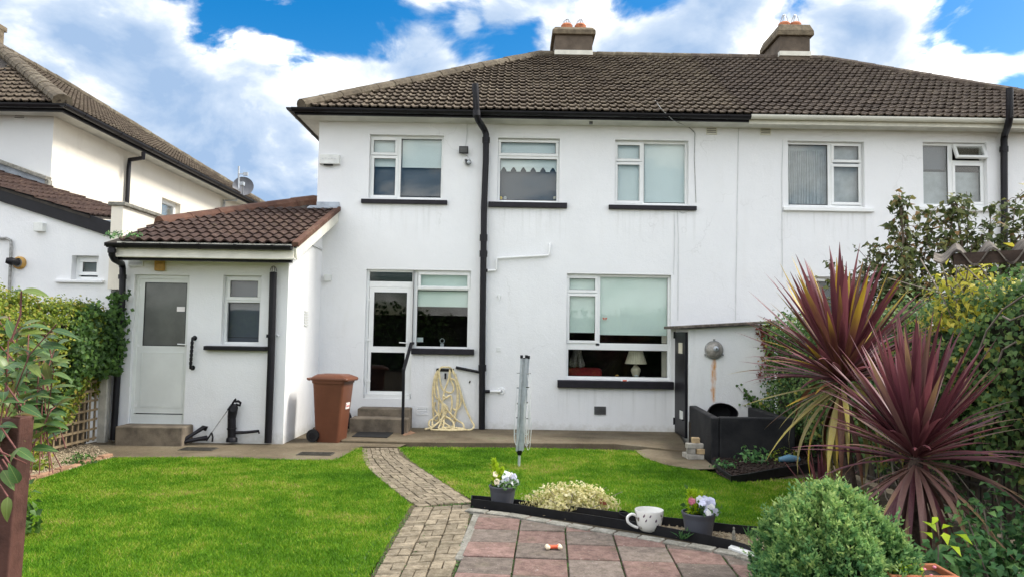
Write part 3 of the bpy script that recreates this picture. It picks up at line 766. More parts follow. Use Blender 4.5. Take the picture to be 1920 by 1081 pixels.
def slopes(h, left):
    """roof half: front, back and end slopes as one closed slab"""
    Yb = YEV+2*DR; s = MB()
    if left:
        v = [(XHL, YEV, ZEV), (XP, YEV, ZEV), (XP, YR, ZR), (XHL+DR, YR, ZR), (XHL, Yb, ZEV), (XP, Yb, ZEV)]
        f = [(0, 1, 2, 3), (0, 3, 4), (4, 3, 2, 5), (0, 4, 5, 1)]
    else:
        v = [(XHR, YEV, ZEV), (XP, YEV, ZEV), (XP, YR, ZR), (XHR-DR, YR, ZR), (XHR, Yb, ZEV), (XP, Yb, ZEV)]
        f = [(3, 2, 1, 0), (4, 3, 0), (5, 2, 3, 4), (1, 5, 4, 0)]
    s.add(v, f); r = s.build('roof', 'fence_dark', h)
    O = Vector((0, YEV-.03, ZEV-.01)); b = Vector((0, 1, TANR)).normalized(); k = b.y
    if left: roof_tiles(r, O, Vector((1, 0, 0)), b, lambda t: XHL+t*k+.02, lambda t: XP-.001, DR/k, .29, .262, 'tile_brown')
    else: roof_tiles(r, O, Vector((1, 0, 0)), b, lambda t: XP+.001, lambda t: XHR-t*k-.02, DR/k, .29, .262, 'tile_brown_right')
    if left:
        ridge_line(r, (XHL-.02, YEV-.02, ZEV+.04), (XHL+DR, YR, ZR+.03), 'ridge_mortar', .12, name='hip_tile')
        ridge_line(r, (XHL+DR, YR, ZR+.03), (XP, YR, ZR+.03), 'ridge_mortar', .10)
    else:
        ridge_line(r, (XHR, YEV-.02, ZEV+.04), (XHR-DR, YR, ZR+.03), 'tile_brown_right', .11, name='hip_tile')
        ridge_line(r, (XP, YR, ZR+.03), (XHR-DR, YR, ZR+.03), 'tile_brown_right', .10)
    return r
# -------- the left house
W1 = (692, 253, 831, 373); W2 = (933, 259, 1049, 379); W3 = (1153, 263, 1291, 384); W6 = (1062, 514, 1258, 711); DW = (684, 505, 882, 747)
H = lambda r: rct(YF, *r)
dz0 = onY(725, 746, YF).z; DX0, DXm, DX1 = onY(684, 620, YF).x, onY(773, 620, YF).x, onY(881, 620, YF).x
dz1 = onY(783, 506, YF).z; wz0 = onY(830, 655, YF).z
holes = [H(W1), H(W2), H(W3), H(W6), (DX0, DXm, dz0, dz1), (DXm, DX1, wz0, dz1)]
hs_ = house('white_house', 'white rendered semi-detached house with brown tiled roof and black drainpipe', XL, XP, holes, 'wall_white')
rf = slopes(hs_, True)
window(hs_, YF, W1, bars=[(742, 254, 750, 372)], sashes=[(694, 256, 745, 289), (694, 290, 745, 370)], panes=[(749, 259, 829, 367)],
       blinds=[((752, 256, 830, 309), 'blind_white', .03), ((696, 257, 744, 307), 'blind_white', .03), ((692, 257, 831, 371), 'frosted', .12)], sill=((678, 374, 839, 383), 'dark_sill', .07))
w2 = window(hs_, YF, W2, bars=[(934, 290, 1049, 296)], sashes=[(934, 260, 1048, 291)], panes=[(937, 296, 1045, 374)],
       blinds=[((934, 260, 1048, 308), 'blind_white', .03), ((933, 261, 1049, 378), 'frosted', .12)], sill=((916, 379, 1063, 390), 'dark_sill', .07))
# pointed hem of the blind
s = MB(); zt = onY(990, 308, YF).z; zb = onY(990, 316, YF).z; xa, xb = onY(935, 310, YF).x, onY(1047, 310, YF).x; nn = 6
for k in range(nn):
    u0 = xa+(xb-xa)*k/nn; u1 = xa+(xb-xa)*(k+1)/nn; um = (u0+u1)/2; q = (u1-u0)
    s.prism([(u0, 0, zt), (u0, 0, zb-.02), (u0+q*.22, 0, zb-.02), (um-q*.28, 0, zb+.0), (um, 0, zt-.005), (um+q*.0, 0, zt)], (0, .006, 0))
    s.prism([(um, 0, zt), (um, 0, zt-.005), (um+q*.28, 0, zb), (u1-q*.22, 0, zb-.02), (u1, 0, zb-.02), (u1, 0, zt)], (0, .006, 0))
s.v = [(x, y+YF+.19, z) for x, y, z in s.v]; s.build('blind_hem', 'blind_white', w2)
window(hs_, YF, W3, bars=[(1200, 264, 1209, 383)], sashes=[(1154, 265, 1206, 301), (1154, 302, 1206, 380)], panes=[(1209, 267, 1288, 379)],
       blinds=[((1154, 266, 1291, 383), 'blind_white', .03)], sill=((1141, 385, 1305, 394), 'dark_sill', .07))
w6 = window(hs_, YF, W6, bars=[(1118, 515, 1126, 648), (1062, 643, 1257, 656)], sashes=[(1063, 516, 1122, 548), (1063, 549, 1122, 643)], panes=[(1125, 518, 1254, 643), (1066, 656, 1254, 706)],
       blinds=[((1126, 517, 1257, 626), 'blind_pale', .03), ((1064, 517, 1124, 621), 'blind_pale', .03), ((1245, 626, 1257, 709), 'curtain_cream', .06)], sill=((1045, 712, 1262, 727), 'dark_sill', .09), rec=.08)
# the butterfly on the glass
c = onY(1134, 597, YF+.105); s = MB()
for sg in (-1, 1):
    for (dx, dz, w_, h_) in ((.022, .010, .026, .020), (.017, -.012, .018, .015)):
        s.prism([(c.x+sg*.003, c.y, c.z+dz*.3), (c.x+sg*dx, c.y, c.z+dz-h_*.6), (c.x+sg*(dx+w_*.8), c.y, c.z+dz), (c.x+sg*(dx+w_*.7), c.y, c.z+dz+h_*.8), (c.x+sg*dx*.5, c.y, c.z+dz+h_*.3)], (0, .002, 0))
s.tube([(c.x, c.y, c.z-.02), (c.x, c.y, c.z+.02)], .003, 6); s.build('butterfly_sticker', 'butterfly_red', w6)

def door(par, Y, rect, panes, frame, solid=None, handle=None, hinges=(), glass='glass', m='pvc_white', slab_back=None, sillrect=None):
    X0, X1, Z0, Z1 = rct(Y, *rect); Yd = Y+.075
    s = MB(); holes = [rct(Y, *p) for p in panes]
    wall_front(s, Yd, X0, X1, Z0, Z1, holes, .05); s.add([(X0, Yd, Z0), (X0, Yd+.05, Z0), (X0, Yd+.05, Z1), (X0, Yd, Z1)], [(0, 1, 2, 3)])
    s.add([(X1, Yd, Z0), (X1, Yd, Z1), (X1, Yd+.05, Z1), (X1, Yd+.05, Z0)], [(0, 1, 2, 3)])
    s.add([(X0, Yd, Z1), (X1, Yd, Z1), (X1, Yd+.05, Z1), (X0, Yd+.05, Z1)], [(3, 2, 1, 0)])
    d = s.build('door', m, par)
    for h in holes:
        a, b, c, e = h
        g_ = MB(); g_.box(a, b, Yd+.016, Yd+.026, c, e); g_.build('pane', glass, d)
        g_ = MB(); g_.ring(a, b, c, e, .009, Yd+.004, Yd+.015); g_.build('gasket', 'rubber', d)
    if solid:
        a, b, c, e = rct(Y, *solid); g_ = MB(); g_.box(a+.012, b-.012, Yd-.004, Yd+.02, c+.012, e-.012); g_.build('door_panel', m, d, bevel=.006)
        g_ = MB(); g_.ring(a, b, c, e, .01, Yd-.008, Yd+.01); g_.build('panel_bead', m, d, bevel=.003)
    if handle:
        p = onY(*handle, Yd-.03); g_ = MB(); g_.box(p.x+.055, p.x+.09, Yd-.012, Yd+.0, p.z-.13, p.z+.06); g_.tube([(p.x+.072, Yd, p.z), (p.x+.072, Yd-.05, p.z)], .010, 8); g_.tube([(p.x+.075, Yd-.05, p.z), (p.x-.06, Yd-.05, p.z+.006)], .010, 8)
        g_.build('handle', 'pvc_white', d, bevel=.003)
    for hx, hy in hinges:
        p = onY(hx, hy, Yd); g_ = MB(); g_.tube([(p.x, Yd-.02, p.z-.05), (p.x, Yd-.02, p.z+.05)], .012, 8); g_.box(p.x, p.x+.09, Yd-.010, Yd+.002, p.z-.018, p.z+.018); g_.build('hinge', 'pvc_white', d)
    return d, Yd
# back door and the window beside it: one combined frame
s = MB(); Yf, Yb = YF+.07, YF+.15
s.box(DX0, DX0+.045, Yf, Yb, dz0, dz1); s.box(DX0+.045, DX1, Yf, Yb, dz1-.04, dz1); s.box(DX1-.05, DX1, Yf, Yb, wz0, dz1-.04)
xm0, xm1 = onY(770, 620, YF).x, onY(780, 620, YF).x; s.box(xm0, xm1, Yf, Yb, wz0, dz1-.04); s.box(xm0, DXm-.002, Yf, Yb, dz0, wz0)
zt0, zt1 = onY(730, 538, YF).z, onY(730, 527, YF).z; s.box(DX0+.045, xm0, Yf, Yb, zt0, zt1)
s.box(xm1, DX1-.05, Yf, Yb, wz0, wz0+.055); zh0, zh1 = onY(830, 543, YF).z, onY(830, 536, YF).z; s.box(xm1, DX1-.05, Yf+.002, Yb, zh0, zh1)
dfr = s.build('door_frame', 'pvc_white', hs_, bevel=.006)
door(hs_, YF, (689, 537, 770, 738), [(699, 547, 761, 649), (693, 660, 757, 733)], (DX0, DXm, dz0, dz1), handle=(755, 642), hinges=((686, 561), (686, 636), (685, 713)))
s = MB(); a, b, c, e = rct(YF, 690, 508, 772, 527); s.box(a+.03, b, Yf+.03, Yf+.04, c, e); s.build('pane', 'glass', dfr)
a, b, c, e = rct(YF, 783, 510, 881, 541); s = MB(); s.ring(a, b, c, e, .05, Yf-.014, Yf+.03); s.build('sash', 'pvc_white', dfr, bevel=.006); s = MB(); s.box(a+.04, b-.04, Yf+.01, Yf+.018, c+.04, e-.04); s.build('pane', 'glass', dfr)
a, b, c, e = rct(YF, 780, 544, 877, 650); s = MB(); s.box(a, b, Yf+.03, Yf+.038, c, e); s.build('pane', 'glass', dfr)
s = MB(); s.ring(a, b, c, e, .01, Yf+.016, Yf+.028); s.build('gasket', 'rubber', dfr)
a, b, c, e = rct(YF, 781, 510, 880, 574); s = MB(); s.box(a, b, Yb+.03, Yb+.036, c, e); s.build('blind', 'blind_pale', dfr)
s = MB(); a, b, c, e = rct(YF, 684, 738, 768, 747); s.box(a, b, YF+.02, YF+.15, c, e); s.build('door_threshold', 'pvc_white', hs_, bevel=.006)
s = MB(); a, b, c, e = rct(YF-.04, 771, 653, 889, 664); s.box(a, b, YF-.08, YF+.08, c, e); s.build('window_sill', 'dark_sill', hs_, bevel=.01)
# eaves: soffit, fascia, gutter with brackets, left end return
s = MB(); s.box(XL-.32, XP, YEV+.05, YF+.05, ZE-.03, ZE+.0); s.box(XL-.32, XL+.0, YF+.05, YF+8, ZE-.03, ZE+.0); s.build('soffit', 'soffit', hs_)
s = MB(); s.box(XL-.30, XP, YEV+.015, YEV+.05, ZE-.03, ZE+.07); s.box(XL-.33, XL-.30, YEV+.015, YF+8.2, ZE-.03, ZE+.07); s.build('fascia', 'black_paint', hs_)
def gutter(par, p, q, r, m, out, brackets=8, name='gutter'):
    p = Vector(p); q = Vector(q); d = (q-p); L = d.length; d.normalize(); out = Vector(out); up = Vector((0, 0, 1)); s = MB(); N = 9; vs = []
    for e in (p, q):
        for rr in (r, r*.9):
            for i in range(N):
                t = PI*i/(N-1); vs.append(e+out*(math.cos(t)*rr)-up*(math.sin(t)*rr))
    fs = [(i, i+1, 2*N+i+1, 2*N+i) for i in range(N-1)]+[(N+i+1, N+i, 3*N+i, 3*N+i+1) for i in range(N-1)]
    for e in (0, 2*N): fs += [(e+i, e+N+i, e+N+i+1, e+i+1) for i in range(N-1)]
    fs += [(0, 2*N, 3*N, N), (N-1, 2*N-1, 4*N-1, 3*N-1), tuple(range(N)), tuple(range(3*N-1, 2*N-1, -1))]
    s.add(vs, fs); g_ = s.build(name, m, par)
    for k in range(brackets):
        b = p+d*(L*(k+.5)/brackets); t = MB(); vs = []
        for e in (b-d*.02, b+d*.02):
            for i in range(N): a = PI*i/(N-1); vs.append(e+out*(math.cos(a)*r*1.12)-up*(math.sin(a)*r*1.12-.004))
        t.add(vs, [(i, i+1, N+i+1, N+i) for i in range(N-1)]+[tuple(range(N)), tuple(range(2*N-1, N-1, -1))]); t.build('bracket', m, g_)
    return g_
gutter(hs_, (XL-.36, YEV-.055, ZEV-.015), (XP, YEV-.055, ZEV-.02), .066, 'black_plastic', (0, -1, 0), 10)
gutter(hs_, (XL-.39, YEV-.1, ZEV-.015), (XL-.39, YF+8.2, ZEV-.02), .066, 'black_plastic', (-1, 0, 0), 8)
# soil pipe with its bends, branches and waste pipes
PZ = lambda x, y, d=.09: onY(x, y, YF-d)
top = onY(891, 158, YEV-.19); e1 = onY(894, 218, YEV-.19)
pp = [top, e1, onY(897, 226, YEV-.14), onY(908, 243, YF-.13), PZ(911.5, 252), PZ(911, 300), PZ(907.5, 390), PZ(906.5, 480), PZ(905, 600), PZ(904, 700), PZ(903.5, 806)]
pipe_on(hs_, pp, .057, 'soil_pipe', 'black_paint', 14, [(PZ(906.8, 440), PZ(906.6, 452)), (PZ(906.5, 470), PZ(906.4, 482)), (e1, onY(893.5, 208, YEV-.19)), (PZ(904.5, 683), PZ(904.5, 695)), (PZ(911.4, 258), PZ(911.3, 268))])
pipe_on(hs_, [PZ(900, 697, .08), PZ(880, 693, .06), PZ(855, 688, .03)], .026, 'branch_pipe', 'black_paint', 10)
pipe_on(hs_, [PZ(908, 733, .08), PZ(918, 733, .06)], .03, 'branch_pipe', 'black_paint', 10)
pipe_on(hs_, [PZ(916, 733, .06), PZ(938, 733, .05), PZ(940, 731, -.02)], .02, 'waste_pipe', 'pvc_white', 10)
s = MB(); p = PZ(940, 732, .0); s.lathe(p, [(.07, 0), (.06, .02), (.02, .025)], 12, (0, -1, 0)); s.build('mortar_collar', 'wall_white', hs_, smooth=True)
q = [PZ(908, 507, .07), PZ(929, 507, .05), PZ(930.5, 504, .05), PZ(931, 487, .05), PZ(933, 484, .05), PZ(1028, 479, .05), PZ(1030, 476, .05), PZ(1031, 460, .04), PZ(1031, 457, -.02)]
pipe_on(hs_, q, .021, 'waste_pipe', 'pvc_white', 10)
pipe_on(hs_, [PZ(908, 507, .07), PZ(914, 507, .06)], .03, 'pipe_boss', 'black_paint', 10); pipe_on(hs_, [PZ(908, 474, .07), PZ(914, 474, .06)], .02, 'pipe_boss', 'black_paint', 10)
# chimneys
def chimney(par, xa, xb, ytop, ycap, ybase, m, Yc, dep, cowl):
    a, b = onY(xa, ycap, Yc).x, onY(xb, ycap, Yc).x; zc = onY((xa+xb)/2, ycap, Yc).z; zt = onY((xa+xb)/2, ytop, Yc).z
    s = MB(); s.box(a, b, Yc, Yc+dep, ZR-1, zc); ch = s.build('chimney', m, par, bevel=.015)
    k = MB(); o_ = .07; k.box(a-o_, b+o_, Yc-o_, Yc+dep+o_, zc, zc+.10); k.hexa([(a-o_+.0, Yc-o_, zc+.10), (b+o_, Yc-o_, zc+.10), (b+o_, Yc+dep+o_, zc+.10), (a-o_, Yc+dep+o_, zc+.10), (a, Yc, zt), (b, Yc, zt), (b, Yc+dep, zt), (a, Yc+dep, zt)])
    k.build('chimney_cap', 'chimney_cap', ch, bevel=.012)
    for u in (.33, .70):
        x = a+(b-a)*u; y = Yc+dep*.45; t = MB(); t.lathe((x, Yc+dep*.3, zt-.06), [(.13, 0), (.135, .18), (.14, .2), (.11, .24), (.08, .25)], 16); t.build('chimney_pot', 'terracotta', ch, smooth=True)
        w_ = MB()
        for j in range(4):
            an = PI*j/4; dx, dy = math.cos(an)*.10, math.sin(an)*.10; hh = .16 if not cowl else .24
            pts = [(x+dx*math.cos(v*PI), Yc+dep*.3+dy*math.cos(v*PI), zt+.15+hh*math.sin(v*PI)**(1 if not cowl else 1.6)) for v in [i/8 for i in range(9)]]
            w_.tube(pts, .008, 5)
        w_.build('wire_cowl', 'grey_metal', ch)
    f = MB(); fz = onY((xa+xb)/2, ybase, Yc-.02).z; f.box(a-.01, b+.01, Yc-.03, Yc+.1, fz-.06, fz+.045); f.build('flashing', 'paint_cream', ch)
    return ch
chimney(hs_, 1041, 1111, 51, 66, 98, 'chimney_render', 16.95, .95, False)
# small fixed things of the wall: vents, plates, cables
vent(hs_, YF, 1324, 237, 1344, 253, 'wall_vent', 'paint_cream', 4)
v_ = vent(hs_, YF, 1114, 761, 1136, 776, 'air_brick', 'vent_dark', 5)
vent(hs_, YF, 781, 762, 802, 777, 'wall_vent', 'wall_white', 4, .012)
s = MB(); s.box(*[onY(931, 654, YF).x, onY(939, 654, YF).x], YF-.012, YF+.01, onY(935, 658, YF).z, onY(935, 650, YF).z); s.build('cover_plate', 'pvc_white', hs_, bevel=.003)
s = MB(); p = onY(936, 555, YF); s.tube([p, p+Vector((0, -.05, 0)), p+Vector((0, -.06, -.06))], .011, 8); s.lathe(p+Vector((0, -.005, 0)), [(.035, 0), (.03, .012), (.01, .014)], 12, (0, -1, 0)); s.tube([p+Vector((-.03, -.06, .02)), p+Vector((.03, -.06, .02))], .007, 6); s.build('outside_tap', 'pvc_white', hs_, smooth=True)
s = MB(); s.tube([onY(880, 717, YF-.006), onY(881.5, 713, YF-.01)], .012, 6); s.build('wall_hook', 'black_paint', hs_)
C_ = lambda *pts: [onY(x, y, YF-.008) for x, y in pts]
for pts, m in ((C_((1290, 237), (1303, 250), (1302, 300), (1305, 380)), 'dull_steel'), (C_((1270, 392), (1272, 450), (1271, 600)), 'cable_white'), (C_((1264, 402), (1265, 450), (1263, 515)), 'cable_white'), (C_((1385, 230), (1382, 400), (1379, 600)), 'cable_white'), (C_((876, 230), (875, 255), (873, 276)), 'cable_white'), (C_((1271, 395), (1280, 400), (1296, 394)), 'cable_white')):
    s = MB(); s.tube(pts, .006, 5); s.build('cable', m, hs_)
s = MB(); cp = [onY(1180, 115, YR-.2), onY(1215, 170, 14.4), onY(1240, 205, 12.75), onY(1262, 226, 12.8), onY(1290, 238, YF-.01), onY(1302, 247, YF-.01)]
s.tube(cp, .006, 5); s.build('aerial_cable', 'dull_steel', hs_)
s = MB(); p = onY(1108, 231, YF-.25); s.box(p.x-.03, p.x+.03, p.y-.03, p.y+.02, p.z-.02, p.z+.04); s.build('soffit_vent', 'vent_dark', hs_)

# -------- the right-hand half
W4 = (1477, 265, 1621, 388); W5 = (1731, 267, 1851, 386); W7 = (1507, 519, 1645, 640)
hr = house('attached_house', 'right-hand half of the white semi with cream gutter, behind the spiky plants', XP, XR, [rct(YF, *W4), rct(YF, *W5), rct(YF, *W7)], 'wall_white')
slopes(hr, False)
window(hr, YF, W4, bars=[(1556, 266, 1566, 387)], sashes=[(1562, 267, 1619, 303), (1562, 306, 1619, 383)], panes=[(1480, 269, 1556, 382)],
       blinds=[((1478, 266, 1621, 387), 'net_curtain', .06)], sill=((1468, 389, 1637, 397), 'pvc_white', .07))
s = MB()
for k in range(18):   # folds of the net curtain
    x = onY(1479+k*4.3, 330, YF).x; s.tube([(x, YF+.205, onY(1516, 278, YF).z), (x+random.uniform(-.02, .02), YF+.205, onY(1516, 386, YF).z)], .014, 6)
s.build('curtain_folds', 'net_curtain', hr)
w5 = window(hr, YF, W5, bars=[(1783, 268, 1792, 384), (1792, 299, 1850, 306)], sashes=[(1791, 304, 1849, 382)], panes=[(1732, 270, 1783, 382)],
       blinds=[((1732, 269, 1783, 314), 'frosted', .03), ((1731, 318, 1851, 385), 'net_curtain', .08), ((1731, 268, 1790, 385), 'frosted', .1)], sill=((1722, 388, 1858, 396), 'pvc_white', .07))
a, b, c, e = rct(YF, 1791, 268, 1850, 299); s = MB()   # top sash tilted open
s.ring(0, b-a, -(e-c), 0, .05, 0, .05); M_ = Matrix.Rotation(R(-24), 4, 'X'); s.v = [tuple(Vector((a, YF+.07, e))+(M_ @ Vector(v))) for v in s.v]; s.build('open_sash', 'pvc_white', w5, bevel=.005)
s = MB(); s.box(.045, b-a-.045, .02, .028, -(e-c)+.045, -.045); s.v = [tuple(Vector((a, YF+.07, e))+(M_ @ Vector(v))) for v in s.v]; s.build('pane', 'glass', w5)
window(hr, YF, W7, sashes=[(1509, 521, 1570, 638), (1572, 521, 1643, 638)], blinds=[((1507, 521, 1645, 639), 'frosted', .1)], sill=((1500, 641, 1650, 649), 'pvc_white', .07))
s = MB(); s.box(XP, XR+.3, YEV+.05, YF+.05, ZE-.03, ZE); s.build('soffit', 'soffit', hr)
s = MB(); s.box(XP, XR+.3, YEV+.015, YEV+.05, ZE-.06, ZE+.07); s.build('fascia', 'paint_cream', hr)
gutter(hr, (XP, YEV-.06, ZEV-.01), (XR+.4, YEV-.06, ZEV-.01), .066, 'pvc_cream', (0, -1, 0), 6)
q = [onY(1893, 166, YEV-.2), onY(1893, 222, YEV-.2), onY(1890, 236, YEV-.1), onY(1884, 252, YF-.12), PZ(1882.5, 262), PZ(1883, 400), PZ(1883, 650), PZ(1883, 800)]
pipe_on(hr, q, .057, 'soil_pipe', 'black_paint', 14, [(PZ(1882.5, 275), PZ(1882.5, 285))])
chimney(hr, 1462, 1519, 46, 68, 100, 'chimney_render', 16.9, 1.15, True)
vent(hr, YF, 1425, 238, 1445, 254, 'wall_vent', 'paint_cream', 4)
s = MB(); s.tube([onY(1468, 262, YF-.008), onY(1466, 330, YF-.008), onY(1467, 520, YF-.008)], .006, 5); s.build('cable', 'cable_white', hr)

# -------- the rear extension
XE0, XE1 = -5.97, -3.41
ext = thing('rear_extension', 'low white lean-to extension with brown pantiles, glazed back door and black gutter', 'extension', (-4.7, YE, 0))
ED = (246, 515, 356, 777); EW = (416, 516, 488, 646); HE = lambda r: rct(YE, *r)
edx0, edx1, edz0, edz1 = HE((246, 515, 350, 796)); edz0 = onY(290, 796, YE).z
zft = onY(380, 478, YE).z; SL = .373
s = MB(); wall_front(s, YE, XE0, XE1, -.1, zft+.1, [(edx0, edx1, edz0, edz1), HE(EW)])
zs = lambda y: 2.93+SL*(y-10.72)-.08
s.add([(XE1, YE, -.1), (XE1, YF+.02, -.1), (XE1, YF+.02, zs(YF)), (XE1, YE, zs(YE))], [(0, 1, 2, 3)])
s.add([(XE0, YE, -.1), (XE0, YF+3, -.1), (XE0, YF+3, 3.2), (XE0, YE, zs(YE))], [(3, 2, 1, 0)])
s.build('wall', 'wall_white', ext)
i = MB(); i.box(XE0+.05, XE1-.05, YE+1.6, YE+1.65, -.1, 3.0); i.box(XE0+.05, XE1-.05, YE+.2, YE+1.6, 2.7, 2.75); i.box(XE0+.03, XE0+.06, YE+.2, YE+1.6, -.1, 2.7); i.box(XE1-.06, XE1-.03, YE+.2, YE+1.6, -.1, 2.7); i.build('interior', 'room_dark', ext)
def PE(x, y, d=0): return onY(x, y, YE-d)
# roof
OY = 10.72; O = Vector((0, OY, 2.93)); bb = Vector((0, 1, SL)).normalized(); kk = bb.y
def on_roof(px, py):
    d = ray(px, py); n = Vector((0, -SL, 1)).normalized(); c0 = Vector((0, 0, CAMZ)); t = (O-c0).dot(n)/d.dot(n); return c0+d*t
XV = -3.17
pl0 = on_roof(232, 452); pl1 = on_roof(303, 421); pr1 = on_roof(586, 378)
xl_ = lambda t: pl0.x+(pl1.x-pl0.x)*min(1, max(0, (OY+t*kk-pl0.y)/(pl1.y-pl0.y))) if OY+t*kk < pl1.y else pl1.x+(pr1.x-pl1.x)*(OY+t*kk-pl1.y)/max(.05, pr1.y-pl1.y)
s = MB(); base = [(pl0.x-.25, OY+.05), (XV, OY+.05), (XV, YF-.01), (pr1.x, YF-.01), (pr1.x, pr1.y), (pl1.x, pl1.y)]
s.prism([(x, y, 2.93+SL*(y-OY)-.06) for x, y in base], (0, 0, .05)); er = s.build('roof', 'fence_dark', ext)
roof_tiles(er, O, Vector((1, 0, 0)), bb, lambda t: min(xl_(t), XV-.02) if OY+t*kk < pr1.y else XV-.05, lambda t: XV-.02, (YF-OY-.02)/kk, .155, .265, 'tile_redbrown', 300, 1, .036, .036, 'pan', wobble=.006)
ridge_line(er, pl1+Vector((-.05, .05, -.03)), pr1+Vector((.03, .08, -.02)), 'ridge_red', .17, L=.46, name='ridge_tile')
s = MB(); q0, q1 = pl1+Vector((-.1, .12, 0)), pr1+Vector((.2, .14, 0)); s.prism([q0+Vector((0, 0, -.4)), q1+Vector((0, 0, -.5)), q1+Vector((0, 0, .0)), q0+Vector((0, 0, .0))], (0, .12, 0)); s.build('upstand', 'ridge_red', er)
# verge: red edge, barge board, flashing
s = MB(); s.beam((XV+.03, OY, 2.95), (XV+.03, YF-.02, 2.95+SL*(YF-.02-OY)), .1, .075); s.build('verge', 'ridge_red', er, bevel=.01)
s = MB(); s.beam((XV+.02, OY+.06, 2.82), (XV+.02, YF-.01, 2.82+SL*(YF-.07-OY)), .035, .17); s.build('barge_board', 'paint_cream', ext, bevel=.004)
s = MB(); s.prism([(XE1+.003, OY+.09, 2.79), (XE1+.003, YF-.01, 2.79+SL*(YF-.1-OY)), (XV-.0, YF-.01, 2.79+SL*(YF-.1-OY)), (XV-.0, OY+.09, 2.79)], (0, 0, .02)); s.build('verge_soffit', 'paint_cream', ext)
s = MB(); q0 = onX(577, 455, XE1+.02); s.beam(q0, q0+Vector((0, .95, .0)), .025, .03); s.build('cable_trunking', 'cable_white', ext)
fl = on_roof(606, 386); s = MB(); s.box(XL+.0, XV+.05, YF-.03, YF-.004, 2.93+SL*(YF-OY)+.0, 2.93+SL*(YF-OY)+.13); s.build('flashing', 'lead', ext, bevel=.008)
s = MB(); s.hexa([(x, y, 2.93+SL*(y-OY)+dz) for dz in (.055, .07) for x, y in ((XL-.12, YF-.20), (XV+.04, YF-.17), (XV+.04, YF-.02), (XL-.12, YF-.02))]); s.build('flashing', 'lead', ext)
# gutter, fascia, black board
gy = OY-.04
g0, g1 = onY(201, 455, gy), onY(547, 462, gy); zg = (g0.z+g1.z)/2
gutter(ext, (g0.x, gy, zg), (g1.x, gy, zg), .066, 'black_plastic', (0, -1, 0), 5)
f0 = onY(380, 467, OY+.05).z; f1 = onY(380, 483, OY+.05).z
s = MB(); s.box(g0.x+.1, XV+.0, OY+.03, OY+.06, f1, f0+.09); s.box(g0.x+.1, XV+.03, OY+.0, OY+.05, f1-.012, f1+.015); s.build('fascia', 'paint_cream', ext, bevel=.004)
s = MB(); s.box(g0.x+.15, XE1-.0, OY+.08, YE, f1-.01, f1+.0); s.build('soffit', 'paint_cream', ext)
b0 = onY(380, 484, OY+.2).z; b1 = onY(380, 490.5, OY+.2).z
s = MB(); s.box(onY(226, 483, OY+.2).x, onY(549, 487, OY+.2).x, OY+.12, OY+.2, b1, b0+.02); s.build('black_board', 'black_paint', ext)
# left downpipe with swan neck, right vent pipe with cage
q = [onY(210, 460, gy), onY(210, 478, gy+.02), onY(214, 486, gy+.1), onY(228, 494, YE-.12), PE(230, 503, .1), PE(229, 560, .08), PE(223, 660, .08), PE(214, 800, .08), PE(212, 824, .1)]
pipe_on(ext, q, .048, 'downpipe', 'black_paint', 12, [(PE(229.5, 515, .09), PE(229.4, 523, .09)), (onY(210, 466, gy), onY(210, 474, gy))])
pipe_on(ext, [PE(512.5, 510, .07), PE(508, 680, .07), PE(502.5, 829, .07)], .054, 'vent_pipe', 'black_paint', 14, [(PE(507.8, 626, .07), PE(507.7, 632, .07))])
s = MB(); p = PE(512.7, 509, .07)
for j in range(4):
    an = PI*j/4; s.tube([(p.x+.05*math.cos(an)*math.cos(v*PI), p.y+.05*math.sin(an)*math.cos(v*PI), p.z+.085*math.sin(v*PI)) for v in [i/8 for i in range(9)]], .006, 5)
s.build('vent_cage', 'dull_steel', ext)
s = MB(); p = PE(518, 628, .05); s.tube([p, p+Vector((.035, -.01, 0))], .014, 8); s.build('pipe_clip', 'grey_metal', ext)
# door and window of the extension
d_, Yd_ = door(ext, YE, (252, 517, 352, 775), [(265, 529, 345, 648)], None, solid=(259, 660, 339, 764), handle=(341, 645), hinges=((255, 535), (250, 647), (245, 759)), glass='frosted_glass', m='door_white')
s = MB(); s.box(edx0, edx0+.05, YE+.06, YE+.14, edz0, edz1); s.box(edx1-.05, edx1, YE+.06, YE+.14, edz0, edz1); s.box(edx0+.05, edx1-.05, YE+.06, YE+.14, edz1-.06, edz1); z_ = onY(295, 777, YE).z; s.box(edx0+.05, edx1-.05, YE+.05, YE+.14, edz0, z_); s.build('door_frame', 'door_white', ext, bevel=.006)
a, b, c, e = rct(YE, 262, 527, 347, 650); s = MB(); s.box(a, b, Yd_+.06, Yd_+.065, c, e); s.build('door_film', 'frosted_dark', ext)
a, b, c, e = rct(YE, 327, 574, 342, 583); s = MB(); s.box(a, b, Yd_+.010, Yd_+.014, c, e); s.build('door_notice', 'sticker_white', ext)
window(ext, YE, EW, bars=[(418, 561, 487, 566)], sashes=[(421, 519, 486, 562)], panes=[(423, 566, 483, 633)], blinds=[((416, 518, 488, 645), 'frosted', .06)], sill=((386, 647, 502, 656), 'black_paint', .10), rec=.1)
vent(ext, YE, 241, 486, 269, 499, 'wall_vent', 'vent_white', 4)
s = MB()    # louvred vent on the side wall
for k in range(6): z = 2.02-k*.045; s.box(XE1-.002, XE1+.018, 12.28, 12.48, z, z+.022)
s.build('side_vent', 'vent_white', ext)
s = MB(); a = onX(608, 516, XE1+.03); s.box(*[onY(609, 520, YF).x, onY(622, 520, YF).x], YF-.07, YF, onY(615, 527, YF).z, onY(615, 515, YF).z); s.build('cable_box', 'vent_white', hs_, bevel=.006)
